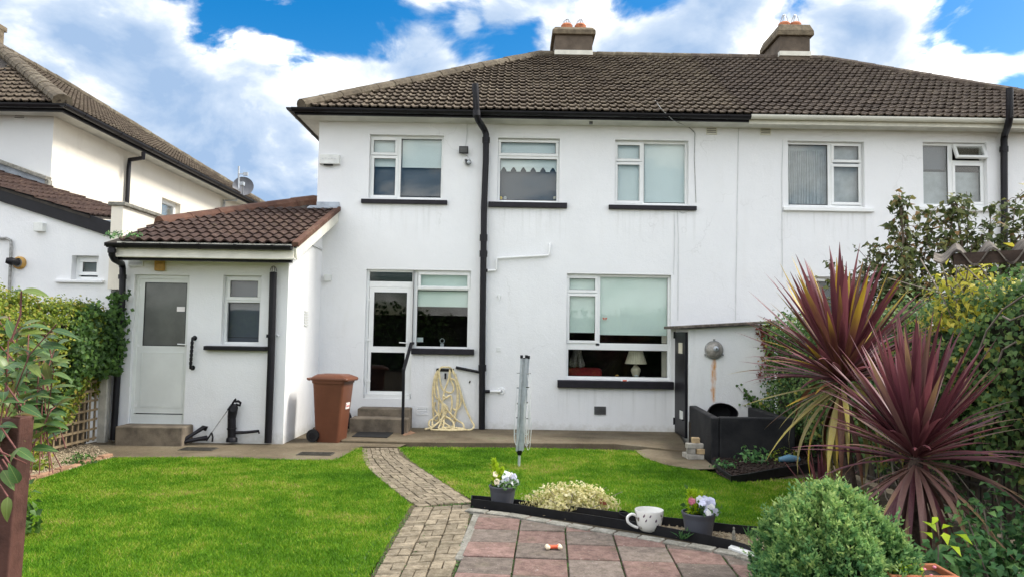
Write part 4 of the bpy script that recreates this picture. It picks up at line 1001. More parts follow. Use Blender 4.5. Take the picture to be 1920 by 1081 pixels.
# steps
s = MB(); s.box(onY(217, 800, 11.0).x, onY(344, 800, 11.0).x, 10.98, YE-.003, -.02, onY(280, 797, 11.1).z); s.build('door_step', 'concrete_step', ext, bevel=.02)
sx0, sx1 = onY(669, 780, YF-.4).x, onY(767, 780, YF-.4).x
z1_, z2_ = onY(715, 784, YF-.75).z, onY(715, 765, YF-.35).z
s = MB(); s.box(onY(656, 795, YF-.7).x, onY(765, 795, YF-.7).x, YF-.75, YF-.36, .0, z1_); s.box(sx0, sx1, YF-.36, YF-.003, .0, z2_); s.box(sx0+.02, sx1-.02, YF-.003, YF+.1, z2_-.05, z2_-.004); s.build('back_steps', 'concrete_step', hs_, bevel=.018)

# ------------------------------------------------------------------ the neighbouring house on the left
nx = onY(99, 260, YF).x
nb_ = thing('neighbouring_house', 'cream-walled neighbouring house on the far left with hipped tile roof', 'house', (-9.5, YF, 0))
NW, ND = 6.0, 10.4
wz = onX(302, 391, nx); wy0, wy1 = onX(303, 391, nx).y, onX(338, 393, nx).y; wz0_, wz1_ = onX(320, 412, nx).z, onX(320, 376, nx).z
s = MB(); s.add([(nx-NW, YF, -.1), (nx, YF, -.1), (nx, YF, ZE), (nx-NW, YF, ZE)], [(0, 1, 2, 3)]); s.add([(nx-NW, YF+ND, -.1), (nx, YF+ND, -.1), (nx, YF+ND, ZE), (nx-NW, YF+ND, ZE)], [(3, 2, 1, 0)])
s.add([(nx-NW, YF, -.1), (nx-NW, YF+ND, -.1), (nx-NW, YF+ND, ZE), (nx-NW, YF, ZE)], [(0, 1, 2, 3)]); s.build('rear_wall', 'wall_grey_white', nb_)
s = MB(); ys = [YF, wy0, wy1, YF+ND]; zz = [-.1, wz0_, wz1_, ZE]
for i in range(3):
    for j in range(3):
        if i == 1 and j == 1: continue
        s.add([(nx, ys[i], zz[j]), (nx, ys[i+1], zz[j]), (nx, ys[i+1], zz[j+1]), (nx, ys[i], zz[j+1])], [(0, 1, 2, 3)])
for (q0, q1) in (((wy0, wz0_), (wy1, wz0_)), ((wy1, wz0_), (wy1, wz1_)), ((wy1, wz1_), (wy0, wz1_)), ((wy0, wz1_), (wy0, wz0_))):
    s.add([(nx, q0[0], q0[1]), (nx, q1[0], q1[1]), (nx-.18, q1[0], q1[1]), (nx-.18, q0[0], q0[1])], [(0, 1, 2, 3)])
s.build('side_wall', 'wall_cream', nb_)
s = MB(); x1_ = nx-.12
for (a, b, c, e) in ((wy0, wy1, wz1_-.09, wz1_), (wy0, wy1, wz0_, wz0_+.09), (wy0, wy0+.1, wz0_, wz1_), (wy1-.1, wy1, wz0_, wz1_)): s.box(x1_-.06, x1_+random.uniform(0, .002), a, b, c, e)
wn = s.build('window', 'pvc_white', nb_); s = MB(); s.box(x1_-.045, x1_-.03, wy0+.1, wy1-.1, wz0_+.09, wz1_-.09); s.build('pane', 'glass', wn); s = MB(); s.box(x1_-.2, x1_-.18, wy0, wy1, wz0_, wz1_); s.build('blind', 'frosted', wn)
ox = .40; nxe = nx+ox; Ynb = YEV+ND+2*.42; NR = (Ynb-YEV)/2*0+DR
s = MB(); v = [(nxe, YEV, ZEV), (nxe, Ynb, ZEV), (nxe-NR, Ynb-NR, ZR), (nxe-NR, YEV+NR, ZR), (nxe-2*NR, YEV, ZEV), (nxe-2*NR, Ynb, ZEV)]
s.add(v, [(0, 1, 2, 3), (4, 0, 3), (1, 5, 2), (5, 4, 3, 2), (0, 4, 5, 1)]); nr = s.build('roof', 'fence_dark', nb_)
b = Vector((0, 1, TANR)).normalized(); k = b.y; L_ = NR/k
roof_tiles(nr, Vector((0, YEV-.02, ZEV-.01)), Vector((1, 0, 0)), b, lambda t: nxe-2.6, lambda t: nxe-t*k, L_, .29, .30, 'tile_left', 140)
b2 = Vector((-1, 0, TANR)).normalized()
roof_tiles(nr, Vector((nxe+.02, 0, ZEV-.01)), Vector((0, 1, 0)), b2, lambda t: YEV+t*k, lambda t: Ynb-t*k, L_, .29, .30, 'tile_left', 160)
ridge_line(nr, (nxe, YEV, ZEV+.05), (nxe-NR, YEV+NR, ZR+.05), 'ridge_mortar', .13, name='hip_tile'); ridge_line(nr, (nxe-NR, YEV+NR, ZR+.04), (nxe-NR, Ynb-NR, ZR+.04), 'ridge_mortar', .12)
ridge_line(nr, (nxe, Ynb, ZEV+.05), (nxe-NR, Ynb-NR, ZR+.05), 'ridge_mortar', .12, name='hip_tile')
s = MB(); s.box(nx-NW, nxe-.02, YEV+.05, YF+.02, ZE-.02, ZE); s.box(nx-.02, nxe-.02, YF+.02, Ynb-.05, ZE-.02, ZE); s.build('soffit', 'soffit', nb_)
s = MB(); s.box(nx-NW, nxe, YEV+.02, YEV+.05, ZE-.05, ZE+.08); s.box(nxe-.035, nxe, YEV+.05, Ynb, ZE-.05, ZE+.08); s.build('fascia', 'black_paint', nb_)
gutter(nb_, (nx-NW, YEV-.06, ZEV-.02), (nxe+.1, YEV-.06, ZEV-.02), .07, 'black_plastic', (0, -1, 0), 5); gutter(nb_, (nxe+.07, YEV-.12, ZEV-.02), (nxe+.07, Ynb, ZEV-.02), .07, 'black_plastic', (1, 0, 0), 9)
px_ = nx+.07; dp = lambda x, y: onX(x, y, px_)
t0 = onX(269, 286, nxe+.05); t1 = dp(243, 300); dd = [t0, Vector((t0.x, t0.y, t0.z-.12)), Vector((px_, t1.y, t1.z)), Vector((px_, t1.y-.02, t1.z-.15)), Vector((px_, t1.y-.02, 2.6))]
pipe_on(nb_, dd, .045, 'downpipe', 'black_paint', 10)
q = onX(420, 375, px_); pipe_on(nb_, [q, Vector((q.x, q.y, 2.5))], .04, 'downpipe', 'dull_steel', 8)
vent(nb_, YF, 27, 210, 48, 225, 'wall_vent', 'wall_grey_white', 4)
c0, c1 = onY(-30, 60, 17.2), onY(13, 42, 17.2); s = MB(); s.box(c0.x-1.4, onY(8, 60, 17.7).x, 16.6, 17.7, ZR-1.2, c1.z-.02); ch = s.build('chimney', 'chimney_cap', nb_); s = MB(); s.box(c0.x-1.5, onY(15, 42, 17.8).x, 16.5, 17.8, c1.z-.02, c1.z+.1); s.build('chimney_cap', 'chimney_cap', ch, bevel=.01)
# satellite dish
q = onX(441, 378, px_+.1); dy = q.y-.3
dish = thing('satellite_dish', 'grey satellite dish on a mast under the neighbour\'s eaves', 'satellite dish', (nxe, dy, q.z))
P_ = lambda x, y: onY(x, y, dy)
s = MB(); s.tube([P_(443, 376), P_(447, 364), P_(448, 312)], .028, 8); s.tube([P_(443, 376), Vector((nx, dy, P_(443, 376).z))], .025, 8); s.build('mast', 'grey_metal', dish)
ctr = P_(456, 350); axn = Vector((.3, -1, .25)).normalized(); s = MB(); Rd = 19/F*dy
s.lathe(ctr-axn*.06, [(0, -.0), (Rd*.4, .012), (Rd*.75, .045), (Rd, .09), (Rd, .10), (Rd*.74, .055), (Rd*.4, .022), (0, .01)], 24, axn); s.build('dish', 'dish_grey', dish, smooth=True)
s = MB(); s.tube([ctr-axn*.05+Vector((0, 0, -Rd)), ctr+axn*.4+Vector((0, 0, -.12))], .015, 6); s.box(*(lambda c: (c.x-.05, c.x+.05, c.y-.06, c.y+.06, c.z-.04, c.z+.06))(ctr+axn*.42+Vector((0, 0, -.1)))); s.build('feed_arm', 'grey_metal', dish)
s = MB(); a_ = P_(448, 326); s.tube([a_, a_+Vector((.25, -.05, -.02))], .014, 6); s.box(a_.x+.15, a_.x+.28, a_.y-.08, a_.y-.02, a_.z-.06, a_.z+.03); s.build('aerial', 'grey_metal', dish)

# neighbour's extension: white gable wall with black barge board
YN = 11.5
ne = thing('neighbour_extension', 'white lean-to with black sloping barge board and tiny window beyond the hedge', 'extension', (-7.5, YN, 0))
NWd = (134, 479, 184, 524)
xa, xb = onY(-330, 400, YN).x, onY(214, 430, YN).x
f0, f1 = onY(0, 377, YN), onY(210, 444, YN); sl = (f1.z-f0.z)/(f1.x-f0.x); zl = lambda x: f0.z+sl*(x-f0.x)
h = rct(YN, *NWd); s = MB(); zt_ = zl(xb)-.02; wall_front(s, YN, xa, xb, -.1, zt_, [h]); s.add([(xa, YN, zt_), (xb, YN, zt_), (xb, YN, zl(xb)+.1), (xa, YN, zl(xa)+.1)], [(0, 1, 2, 3)]); s.add([(xb, YN, -.1), (xb, YF, -.1), (xb, YF, zt_), (xb, YN, zt_)], [(0, 1, 2, 3)]); s.build('wall', 'wall_white', ne)
s = MB(); s.box(xa, xb, YN+.6, YN+.65, -.1, 3); s.build('interior', 'room_dark', ne)
window(ne, YN, NWd, sashes=[(141, 484, 180, 515)], blinds=[((140, 483, 182, 516), 'frosted', .05)], sill=((106, 523, 196, 530), 'wall_white', .06), ft=.05, rec=.12)
s = MB(); bw = onY(0, 349, YN).z-f0.z
s.prism([(xa, YN-.07, zl(xa)), (xb, YN-.07, zl(xb)), (xb, YN-.07, zl(xb)+bw*.95), (xb-.55, YN-.07, zl(xb-.55)+bw), (xa, YN-.07, zl(xa)+bw)], (0, .065, 0)); s.build('barge_board', 'black_paint', ne, bevel=.006)
dyr = .22; s = MB(); zz_ = lambda x: zl(x)+bw-.02
s.prism([(xa, YN-.09, zz_(xa)), (xb-.35, YN-.09, zz_(xb-.35)), (xb-.35, YF-.02, zz_(xb-.35)+dyr), (xa, YF-.02, zz_(xa)+dyr)], (0, 0, -.04)); rr = s.build('roof', 'fence_dark', ne)
# tiles courses run down the slope to the right
aS = Vector((0, 1, dyr/(YF-YN))).normalized(); bS = Vector((-1, 0, -sl)); bS = (bS-aS*bS.dot(aS)).normalized()
O_ = Vector((xb-.33, YN-.1, zz_(xb-.33)+.0)); n_ = aS.cross(bS)
roof_tiles(rr, O_, aS, bS, lambda t: 0., lambda t: 1.9, 3.6, .30, .30, 'tile_redbrown', 300, 2, .022, .022)
s = MB(); s.box(xb-.42, xb+.02, YN-.03, YF, zl(xb)+bw-.01, zl(xb)+bw+.03); s.build('flashing', 'lead', ne)
# lead upstand and coping of the rear wall above it
u0, u1 = onY(-40, 318, YF-.1), onY(82, 352, YF-.1); t0_, t1_ = onY(-40, 292, YF-.1), onY(85, 337, YF-.1)
s = MB(); s.prism([(u0.x, YF-.06, u0.z), (u1.x, YF-.06, u1.z), (t1_.x, YF-.06, t1_.z), (t0_.x, YF-.06, t0_.z)], (0, .055, 0)); s.build('lead_upstand', 'lead', ne)
s = MB(); s.beam((t0_.x, YF-.09, t0_.z+.03), (t1_.x+.05, YF-.09, t1_.z+.02), .17, .07); s.box(t1_.x, t1_.x+.07, YF-.12, YF-.003, u1.z-.1, t1_.z); s.build('coping', 'kerb_grey', ne, bevel=.01)
s = MB(); s.beam((u0.x, YF-.2, u0.z-.02), (onY(208, 399, YF-.2).x, YF-.2, onY(208, 399, YF-.2).z), .25, .05); s.build('back_flashing', 'lead', ne)
lb(ne, YN, 66, 418, 83, 434, .10, 'extractor_hood', 'vent_white')
s = MB(); p = onY(38, 493, YN); s.lathe(p, [(.10, 0), (.10, .03), (.07, .06)], 14, (0, -1, 0)); s.build('lamp_plate', 'yellowed_lamp', ne, smooth=True)
s = MB(); s.tube([p+Vector((0, -.05, 0)), p+Vector((-.04, -.16, .01)), p+Vector((-.09, -.2, .02))], .055, 10, radii=[.05, .062, .04]); s.build('floodlight', 'black_plastic', ne, smooth=True)
pipe_on(ne, [onY(-60, 447, YN-.04), onY(12, 447, YN-.04), onY(20, 451, YN-.04), onY(21, 460, YN-.04), onY(15, 600, YN-.04)], .022, 'conduit', 'dull_steel', 8)
# party parapet between the two extensions
px0 = onY(217, 410, YN).x; s = MB(); ppw = thing('parapet_wall', 'short worn white parapet with mossy coping between the two extensions', 'wall', (px0, YN, 2.5))
x1p = px0+.16; zt = onY(222, 388, YN).z
s.box(px0-.02, x1p, YN-.1, 13.1, 2.3, zt); s.build('wall', 'wall_cream', ppw); s = MB(); s.box(px0-.06, x1p+.05, YN-.14, 13.1, zt, zt+.06); s.build('coping', 'kerb_grey', ppw, bevel=.012)
s = MB(); s.prism([(x1p+.005, YN+.0, 3.15), (x1p+.005, 12.6, 3.52), (x1p+.005, 12.6, 3.36), (x1p+.005, YN, 2.9)], (.02, 0, 0)); s.build('flashing', 'lead', ppw)

# ------------------------------------------------------------------ vegetation helpers
def scatter_hedge(name, label, cat, m, faces, n, size, core, asp=.75, loc=(0, 0, 0), rn=None, jit=1., bump=.08, extra=None):
    """faces: list of functions (u,v arrays)->(P,N) with weights"""
    t = thing(name, label, cat, loc)
    if core: core.build('stems', 'hedge_core', t)
    Ps, Ns = [], []
    for fn, wt in faces:
        k = int(n*wt); P, N = fn(rng.random(k), rng.random(k))
        P = P+N*(np.abs(rng.normal(0, bump, (k, 1)))*rng.choice([1, -.6], (k, 1))); Ps.append(P); Ns.append(N)
    P = np.concatenate(Ps); N = np.concatenate(Ns)
    leaves('foliage', m, P, N, size, t, asp=asp, jit=jit, down=.5)
    return t
def lump(a, b, f, amp, ph):    # smooth 2-D undulation
    return amp*(np.sin(a*f+ph)+.6*np.sin(b*f*1.3+ph*2)+.5*np.sin((a+b)*f*2.1+ph*3)+.3*np.sin((a-b)*f*4.3+ph))
# left hedge: leafy screen on a trellis, Y 7.4..11.3, surface at X = HX
HX = -6.12
def top_l(y): return 2.02+.06*np.sin(y*2.3)+(y < 9)*.06-(y > 10.7)*(y-10.7)*.15
def hl_side(u, v):
    y = 6.9+4.35*u; lo = np.clip(1.02-(10.95-y)*.98, .03, 1.1)+.06*np.sin(y*7); z = lo+(top_l(y)-lo)*v
    x = HX+lump(y, z, 3.1, .05, .4)-.10*(v > .93)
    return np.c_[x, y, z], np.tile([[1, -.35, .25]], (len(u), 1))
def hl_top(u, v):
    y = 6.9+4.35*u; x = HX-.55*v; return np.c_[x, y, top_l(y)+lump(x, y, 5, .03, 1)], np.tile([[.3, -.2, 1]], (len(u), 1))
def hl_end(u, v):
    return np.c_[HX-.5*u, np.full_like(u, 11.25), .7+1.25*v], np.tile([[0.2, -1, .2]], (len(u), 1))
core = MB(); core.box(HX-.6, HX-.12, 6.9, 9.9, .2, 1.88); core.box(HX-.6, HX-.12, 9.9, 11.2, 1.15, 1.86)
scatter_hedge('hedge', 'dense yellow-green hedge on the left in front of the neighbour\'s white wall', 'hedge', 'leaf_ivy_yellow', [(hl_side, .68), (hl_top, .22), (hl_end, .10)], 24000, .046, core, loc=(HX, 9.2, 0), bump=.055)
def iv(u, v): 
    y = 10.2+1.2*u; z = 1.05+.1*np.sin(y*9)-(10.9-y)*.25+.95*v; return np.c_[HX+.10+.05*np.sin(z*6+y*3), y, z], np.tile([[1, -.6, .2]], (len(u), 1))
def iv2(u, v):
    a = onY(1, 1, YE-.15); p0 = PE(222, 580, .16); z = p0.z-.95*v+.25*(v < .1); return np.c_[p0.x+.26*(u-.5)*(1-.5*v)+.03, np.full_like(u, YE-.2)+.12*(u-.5), z], np.tile([[.4, -1, .2]], (len(u), 1))
scatter_hedge('ivy', 'dark green ivy climbing round the black downpipe beside the extension door', 'ivy', 'leaf_ivy', [(iv, .90), (iv2, .10)], 3400, .06, None, asp=.9, loc=(HX, 11, 0))
# trellis behind the hedge foot
tr = thing('trellis_fence', 'weathered trellis of square lattice below the left hedge', 'trellis', (HX-.1, 9.5, 0))
ya, yb = 7.0, 11.22
for k in range(31): y = ya+(yb-ya)*k/30; s = MB(); s.box(HX-.075, HX-.055, y-.016, y+.016, .04, 1.75); s.build('slat', 'trellis_wood', tr)
for k in range(13): z = .08+k*.14; s = MB(); s.box(HX-.054, HX-.036, ya-.03, yb+.03, z-.016, z+.016); s.build('rail', 'trellis_wood', tr)
s = MB(); s.box(HX-.20, HX-.17, ya, yb, 0, 1.6); s.build('backing_board', 'fence_panel', tr)
p = onY(201, 700, 11.3); s = MB(); s.box(p.x-.07, p.x+.05, 11.22, 11.34, -.1, 1.85); tag(s.build('concrete_post', 'concrete_post', None, origin=(p.x, 11.28, 0), bevel=.012), 'pale concrete fence post between the left trellis and black downpipe', 'post')
# gravel strip and its edging, left
gs = [Vector((-6.6, 11.0, 0)), Vector((-6.05, 11.0, 0)), onZ(215, 857), onZ(180, 866), onZ(120, 884), onZ(40, 908), onZ(-200, 990), Vector((-6.6, 7, 0))]
trisheet('gravel_bed', gs, .006, 'ground_gravel')
def pebbles(poly, n, z, name, label, smin=.008, smax=.018, m='pebble'):
    P = polyclip_points(poly, n); k = len(P); base = np.array([(1, 0, 0), (-1, 0, 0), (0, 1, 0), (0, -1, 0), (0, 0, 1), (0, 0, -1)], float)
    sc = (smin+(smax-smin)*rng.random((k, 1, 1)))*(np.array([1, .8, .55])[None, None, :]*(.7+.6*rng.random((k, 1, 3))))
    an = rng.random(k)*2*PI; c, sn = np.cos(an), np.sin(an); V = base[None]*sc; V = V+rng.normal(0, .002, V.shape)
    V = np.stack([V[..., 0]*c[:, None]-V[..., 1]*sn[:, None], V[..., 0]*sn[:, None]+V[..., 1]*c[:, None], V[..., 2]], -1)
    V = V+np.c_[P, np.full(k, z)+rng.random(k)*.006][:, None, :]
    t = np.array([(0, 2, 4), (2, 1, 4), (1, 3, 4), (3, 0, 4), (2, 0, 5), (1, 2, 5), (3, 1, 5), (0, 3, 5)])
    Fc = (np.arange(k)[:, None, None]*6+t[None]).reshape(-1, 3); o = npmesh(name, V.reshape(-1, 3), Fc, m); return tag(o, label, 'gravel', kind='stuff')
pebbles(gs, 7000, .01, 'gravel', 'buff gravel in the strip under the left hedge')
ke = [onZ(x, y, .02) for x, y in ((10, 920), (45, 903), (90, 890), (140, 874), (180, 862), (214, 853))]
er_ = thing('brick_edging', 'earthy red edging bricks along the left gravel strip', 'edging', ke[3]); er_['kind'] = 'structure'; del er_['category']
tot = sum((b-a).length for a, b in zip(ke, ke[1:])); nb = int(tot/.21)
for k in range(nb):
    p, d = along(ke, (k+.5)*tot/nb); n = Vector((-d.y, d.x, 0)); a = p-d*.102; b = p+d*.102; s = MB(); j = random.uniform(-.012, .012)
    s.prism([Vector((q.x, q.y, -.04)) for q in (a+n*j, b+n*j, b+n*(.09+j), a+n*(.09+j))], (0, 0, .085+random.uniform(-.012, .012))); s.build('edging_brick', 'kerb_earth', er_, bevel=.012)
# low plants in the gravel
def tuft(name, label, c, n, r, h, size, m, cat='plant', asp=.6, stems='twig_grey'):
    t = thing(name, label, cat, c); c = np.array(c)
    P = rng.normal(0, 1, (n, 3)); P = unit(P)*(rng.random((n, 1))**.4); P[:, 2] = np.abs(P[:, 2]); out = P.copy()
    P = P*np.array([r, r, h])+c; leaves('foliage', m, P, out, size, t, asp=asp, jit=1.2)
    s = MB()
    for k in range(max(3, n//30)):
        e = P[rng.integers(n)]; s.tube([c+np.array([0, 0, -.02]), (c+e)/2+rng.normal(0, .02, 3), e], .004, 4)
    s.build('stem', stems, t); return t
p = onZ(150, 868); tuft('weed', 'low green weed in the gravel beside the left trellis', tuple(p), 160, .22, .14, .05, 'leaf_ivy')
p = onZ(70, 880); tuft('weed', 'weed with russet leaves in the gravel by the brown post', tuple(p), 130, .2, .22, .06, 'leaf_ivy_yellow')
p = onY(222, 446, OY+.1); t_ = tuft('gutter_weed', 'green weeds sprouting from the left end of the extension gutter', (p.x+.1, p.y, p.z), 130, .32, .10, .045, 'leaf_low'); 

# ------------------------------------------------------------------ foreground left: post and climber
Yp = 3.0; q0, q1 = onY(49, 800, Yp), onY(27, 1081, Yp); lean = (q0.x-q1.x)/(q0.z-q1.z)
s = MB(); zb_, zt_ = -.05, onY(30, 780, Yp).z; xr = lambda z: q0.x+lean*(z-q0.z)
s.hexa([(xr(zb_)-.075, Yp-.04, zb_), (xr(zb_), Yp-.04, zb_), (xr(zb_), Yp+.05, zb_), (xr(zb_)-.075, Yp+.05, zb_), (xr(zt_)-.075, Yp-.04, zt_), (xr(zt_), Yp-.04, zt_), (xr(zt_), Yp+.05, zt_), (xr(zt_)-.075, Yp+.05, zt_)])
post = thing('garden_post', 'brown painted wooden post leaning at the near left corner', 'post', (xr(0), Yp, 0))
s.build('post', 'brown_wood', post, bevel=.006); s = MB(); s.beam((xr(.9)-.075, Yp, .92), (xr(.9)-1.2, Yp-.1, .90), .035, .12); s.build('rail', 'fence_dark', post); s = MB(); s.beam((xr(.4)-.075, Yp, .42), (xr(.4)-1.2, Yp-.1, .40), .035, .12); s.build('rail', 'fence_dark', post)
cl = thing('climbing_plant', 'large-leaved climber with reddish stems sprawling over the brown post', 'plant', (xr(1.2), Yp, 1.0))
def big_leaf():
    N = 7; vs = []; fs = []
    for i in range(N+1):
        t = i/N; wv = .24*math.sin(PI*min(1, t**.8))**.8*(1-.25*t); z = -.32*t*t; x = t
        vs += [(x, -wv, z+.09*wv/.24*.6), (x, 0, z-.0), (x, wv, z+.09*wv/.24*.6)]
    for i in range(N):
        a = 3*i; fs += [(a, a+3, a+4, a+1), (a+1, a+4, a+5, a+2)]
    return vs, fs
bl = big_leaf()
def objleafmat(name, stops):
    m, t, p, P, o = newmat(name); oi = t.n('ShaderNodeObjectInfo'); tcn = t.n('ShaderNodeTexCoord')
    sp_ = t.n('ShaderNodeSeparateXYZ'); t.l(tcn.outputs['Object'], sp_.inputs[0])
    ay_ = t.math('ABSOLUTE', sp_.outputs['Y']); rib = t.math('ADD', sp_.outputs['X'], t.math('MULTIPLY', ay_, -1.4))
    vein = t.mapr(t.math('ABSOLUTE', t.math('SUBTRACT', t.math('FRACT', t.math('MULTIPLY', rib, 7)), .5)), .0, .14, .35, 0)
    c = t.ramp(oi.outputs['Random'], stops); c = t.mix(vein, c, stops[-1][1]); c = t.mix(t.mapr(ay_, .02, .0, 0, .5), c, (.3, .4, .12))
    t.l(c, p.inputs['Base Color']); p.inputs['Roughness'].default_value = .38; p.inputs['Specular IOR Level'].default_value = .4
    tl = t.n('ShaderNodeBsdfTranslucent'); t.l(c, tl.inputs[0]); mx = t.n('ShaderNodeMixShader'); mx.inputs[0].default_value = .3
    t.l(p.outputs[0], mx.inputs[1]); t.l(tl.outputs[0], mx.inputs[2]); t.l(mx.outputs[0], o.inputs[0])
objleafmat('climber_leaf', [(0, (.035, .095, .03)), (.6, (.075, .165, .045)), (.9, (.15, .21, .045)), (1, (.19, .12, .05))])
blm = bpy.data.meshes.new('leaf'); blm.from_pydata(bl[0], [], bl[1]); blm.polygons.foreach_set('use_smooth', [True]*len(blm.polygons)); blm.materials.append(MATS['climber_leaf'])
def put_leaf(parent, me, P, D, Nn, size):
    D = Vector(D).normalized(); Nn = Vector(Nn); Y = Nn.cross(D).normalized(); Z = D.cross(Y)
    o = bpy.data.objects.new('leaf', me); COL.objects.link(o); o.parent = parent
    M_ = Matrix((D*size, Y*size, Z*size)).transposed().to_4x4(); M_.translation = Vector(P)-wloc(parent); o.matrix_local = M_; return o
stems = MB()
for k in range(25):
    z0 = random.uniform(.9, 1.36); y0 = Yp+random.uniform(-.05, .35); p0 = Vector((xr(1.2)-random.uniform(.0, .12), y0, max(z0, 1.1)))
    tx = random.uniform(-20, 125)*(1 if k % 3 else .6); ty = random.uniform(575, 760)
    p2 = onY(tx, ty, y0+random.uniform(-.15, .25)); pm = (p0+p2)/2+Vector((random.uniform(-.05, .05), 0, random.uniform(.03, .16)))
    stems.tube([p0, pm, p2], .0026, 5)
    nl = 9
    for j in range(nl):
        t = .25+.75*j/(nl-1); pt = p0*(1-t)**2+pm*2*t*(1-t)+p2*t*t; d = (p2-p0).normalized()
        sd = Vector((random.uniform(-1, 1), random.uniform(-1, .5), random.uniform(-.6, .5)))
        put_leaf(cl, blm, pt, d*.5+sd*.8+Vector((.35, 0, -.15)), Vector((random.uniform(-.4, .4), random.uniform(-.9, -.2), 1)), random.uniform(.065, .105))
# the shoot standing above the hedge, and low trailing bits
b0 = onY(38, 590, Yp); b1 = onY(40, 545, Yp); stems.tube([onY(20, 640, Yp), b0, b1], .004, 5)
put_leaf(cl, blm, b1, (1, 0, .05), (0, -.6, 1), .105); put_leaf(cl, blm, b1, (-1, .2, .15), (0, -.5, 1), .06)
for (tx, ty) in ((30, 840), (35, 905), (20, 870), (5, 880), (15, 930), (40, 760), (8, 700)):
    p = onY(tx, ty, Yp-.12); put_leaf(cl, blm, p, (random.uniform(-.5, 1), -.2, random.uniform(-.5, .3)), (.1, -.7, .8), .09); stems.tube([p, p+Vector((-.1, .05, .08))], .0035, 5)
stems.tube([onY(-10, 840, Yp-.1), onY(50, 868, Yp-.1)], .003, 5)
stems.build('stem', 'twig_red', cl)
# dark inner foliage low down between climber and hedge
lf = tuft('shrub', 'shadowy low shrub between the brown post and the trellis', (onZ(120, 850).x*.62, 6.2, .0), 350, .22, .6, .075, 'leaf_ivy', 'shrub', stems='twig_red'); lf.location = onY(20, 860, 6.2); lf.location.z = 0

# ------------------------------------------------------------------ outhouse with lamp, door, bunker
XO = onX(1290, 720, 2.93).x; YO = 12.36; XO1 = onY(1452, 690, YO).x
oh = thing('outhouse', 'low white outhouse with black side door and thin sloping slab roof', 'outhouse', (3.5, YO, 0))
zl_, zr_ = onY(1290, 616, YO).z, onY(1445, 607, YO).z
lampc = onY(1338, 655, YO)
wallmat('wall_rusty', (.83, .83, .82), .34, (.45, .45, .40), rust=[(lampc.x, .045, onY(1338, 758, YO).z, lampc.z-.1)], low=.3)
s = MB(); s.prism([(XO, YO, -.1), (XO1, YO, -.1), (XO1, YO, zr_), (XO, YO, zl_)], (0, YF-YO-.003, 0)); s.build('wall', 'wall_rusty', oh)
s = MB(); s.beam((XO-.22, YO+.38, zl_+.025), (XO1+.05, YO+.38, zr_+.04), 1.1, .045, up=(0, 0, 1)); s.build('roof_slab', 'asbestos', oh, bevel=.008)
zd0, zd1 = .06, onX(1281, 622, XO).z; s = MB(); s.box(XO-.05, XO-.004, YO+.03, YO+.80, zd0, zd1); dd_ = s.build('door', 'black_paint', oh, bevel=.006)
def dplate(y0, y1, z0, z1, m, nm):
    s = MB(); s.box(XO-.06, XO-.05, y0, y1, z0, z1)
    for k in range(5): z = z0+(z1-z0)*(k+.5)/5; s.box(XO-.066, XO-.06, y0+.02, y1-.02, z-.006, z+.006)
    s.build(nm, m, dd_)
z = onX(1283, 652, XO).z; dplate(YO+.22, YO+.48, z-.09, z+.09, 'plaque', 'vent_plate'); z = onX(1283, 777, XO).z; dplate(YO+.16, YO+.38, z-.07, z+.07, 'vent_white', 'vent_plate')
for zz in (.25, 1.75): s = MB(); s.tube([(XO-.055, YO+.81, zz-.06), (XO-.055, YO+.81, zz+.06)], .02, 8); s.build('hinge', 'black_paint', dd_)
s = MB(); s.tube([(XO-.04, YO+.1, .35), (XO-.09, YO+.1, .35)], .012, 6); s.build('latch', 'black_paint', dd_)
# bulkhead lamp
wl = thing('wall_lamp', 'round rusty bulkhead lamp on the white outhouse wall', 'lamp', lampc); c = lampc; ay_ = (0, -1, 0)
rl_ = 17/F*YO; s = MB(); s.lathe(c, [(rl_, 0), (rl_*1.02, .03), (rl_*.98, .045), (rl_*.9, .05)], 28, ay_); s.build('rim', 'dull_steel', wl, smooth=True)
s = MB(); s.lathe(c, [(rl_*.93, .04), (rl_*.8, .075), (rl_*.5, .10), (rl_*.2, .11), (0, .112)], 28, ay_); s.build('glass_dome', 'dome_grey', wl, smooth=True); MATS['lens'] = MATS['grey_metal']
s = MB(); s.lathe(c+Vector((.01, -.10, .02)), [(.045, 0), (.04, .03), (.015, .045)], 14, ay_); s.build('boss', 'grey_metal', wl, smooth=True)
s = MB()
for an in (90, 210, 330): v = Vector((math.cos(R(an)), 0, math.sin(R(an)))); s.beam(c+v*rl_*.95+Vector((0, -.03, 0)), c+v*rl_*1.18+Vector((0, -.03, 0)), .03, .03, up=(0, 1, 0))
s.build('lug', 'dull_steel', wl)
# black rendered bunker: three walls and a floor of rubble
bx0 = onZ(1333, 862).x; by0 = onZ(1333, 862).y; bz = .60; bx1 = 4.02
bk = thing('black_bunker', 'low black rendered bunker wall in front of the outhouse', 'wall', (bx0, by0, 0))
s = MB(); s.prism([(bx0, by0, -.1), (bx0+.12, by0, -.1), (XO+.14, YO-.01, -.1), (XO+.01, YO-.01, -.1)], (0, 0, bz+.1)); s.build('side_wall', 'black_render', bk, bevel=.02)
s = MB(); s.box(bx0+.122, bx1, by0, by0+.12, -.1, bz+.004); s.build('front_wall', 'black_render', bk, bevel=.02); s = MB(); s.box(bx1-.12, bx1, by0+.122, YO-.01, -.1, bz-.01); s.build('end_wall', 'black_render', bk, bevel=.02)
s = MB(); s.box(bx0+.1, bx1-.05, by0+.1, YO-.02, .0, .34); s.build('fill', 'soil', bk)
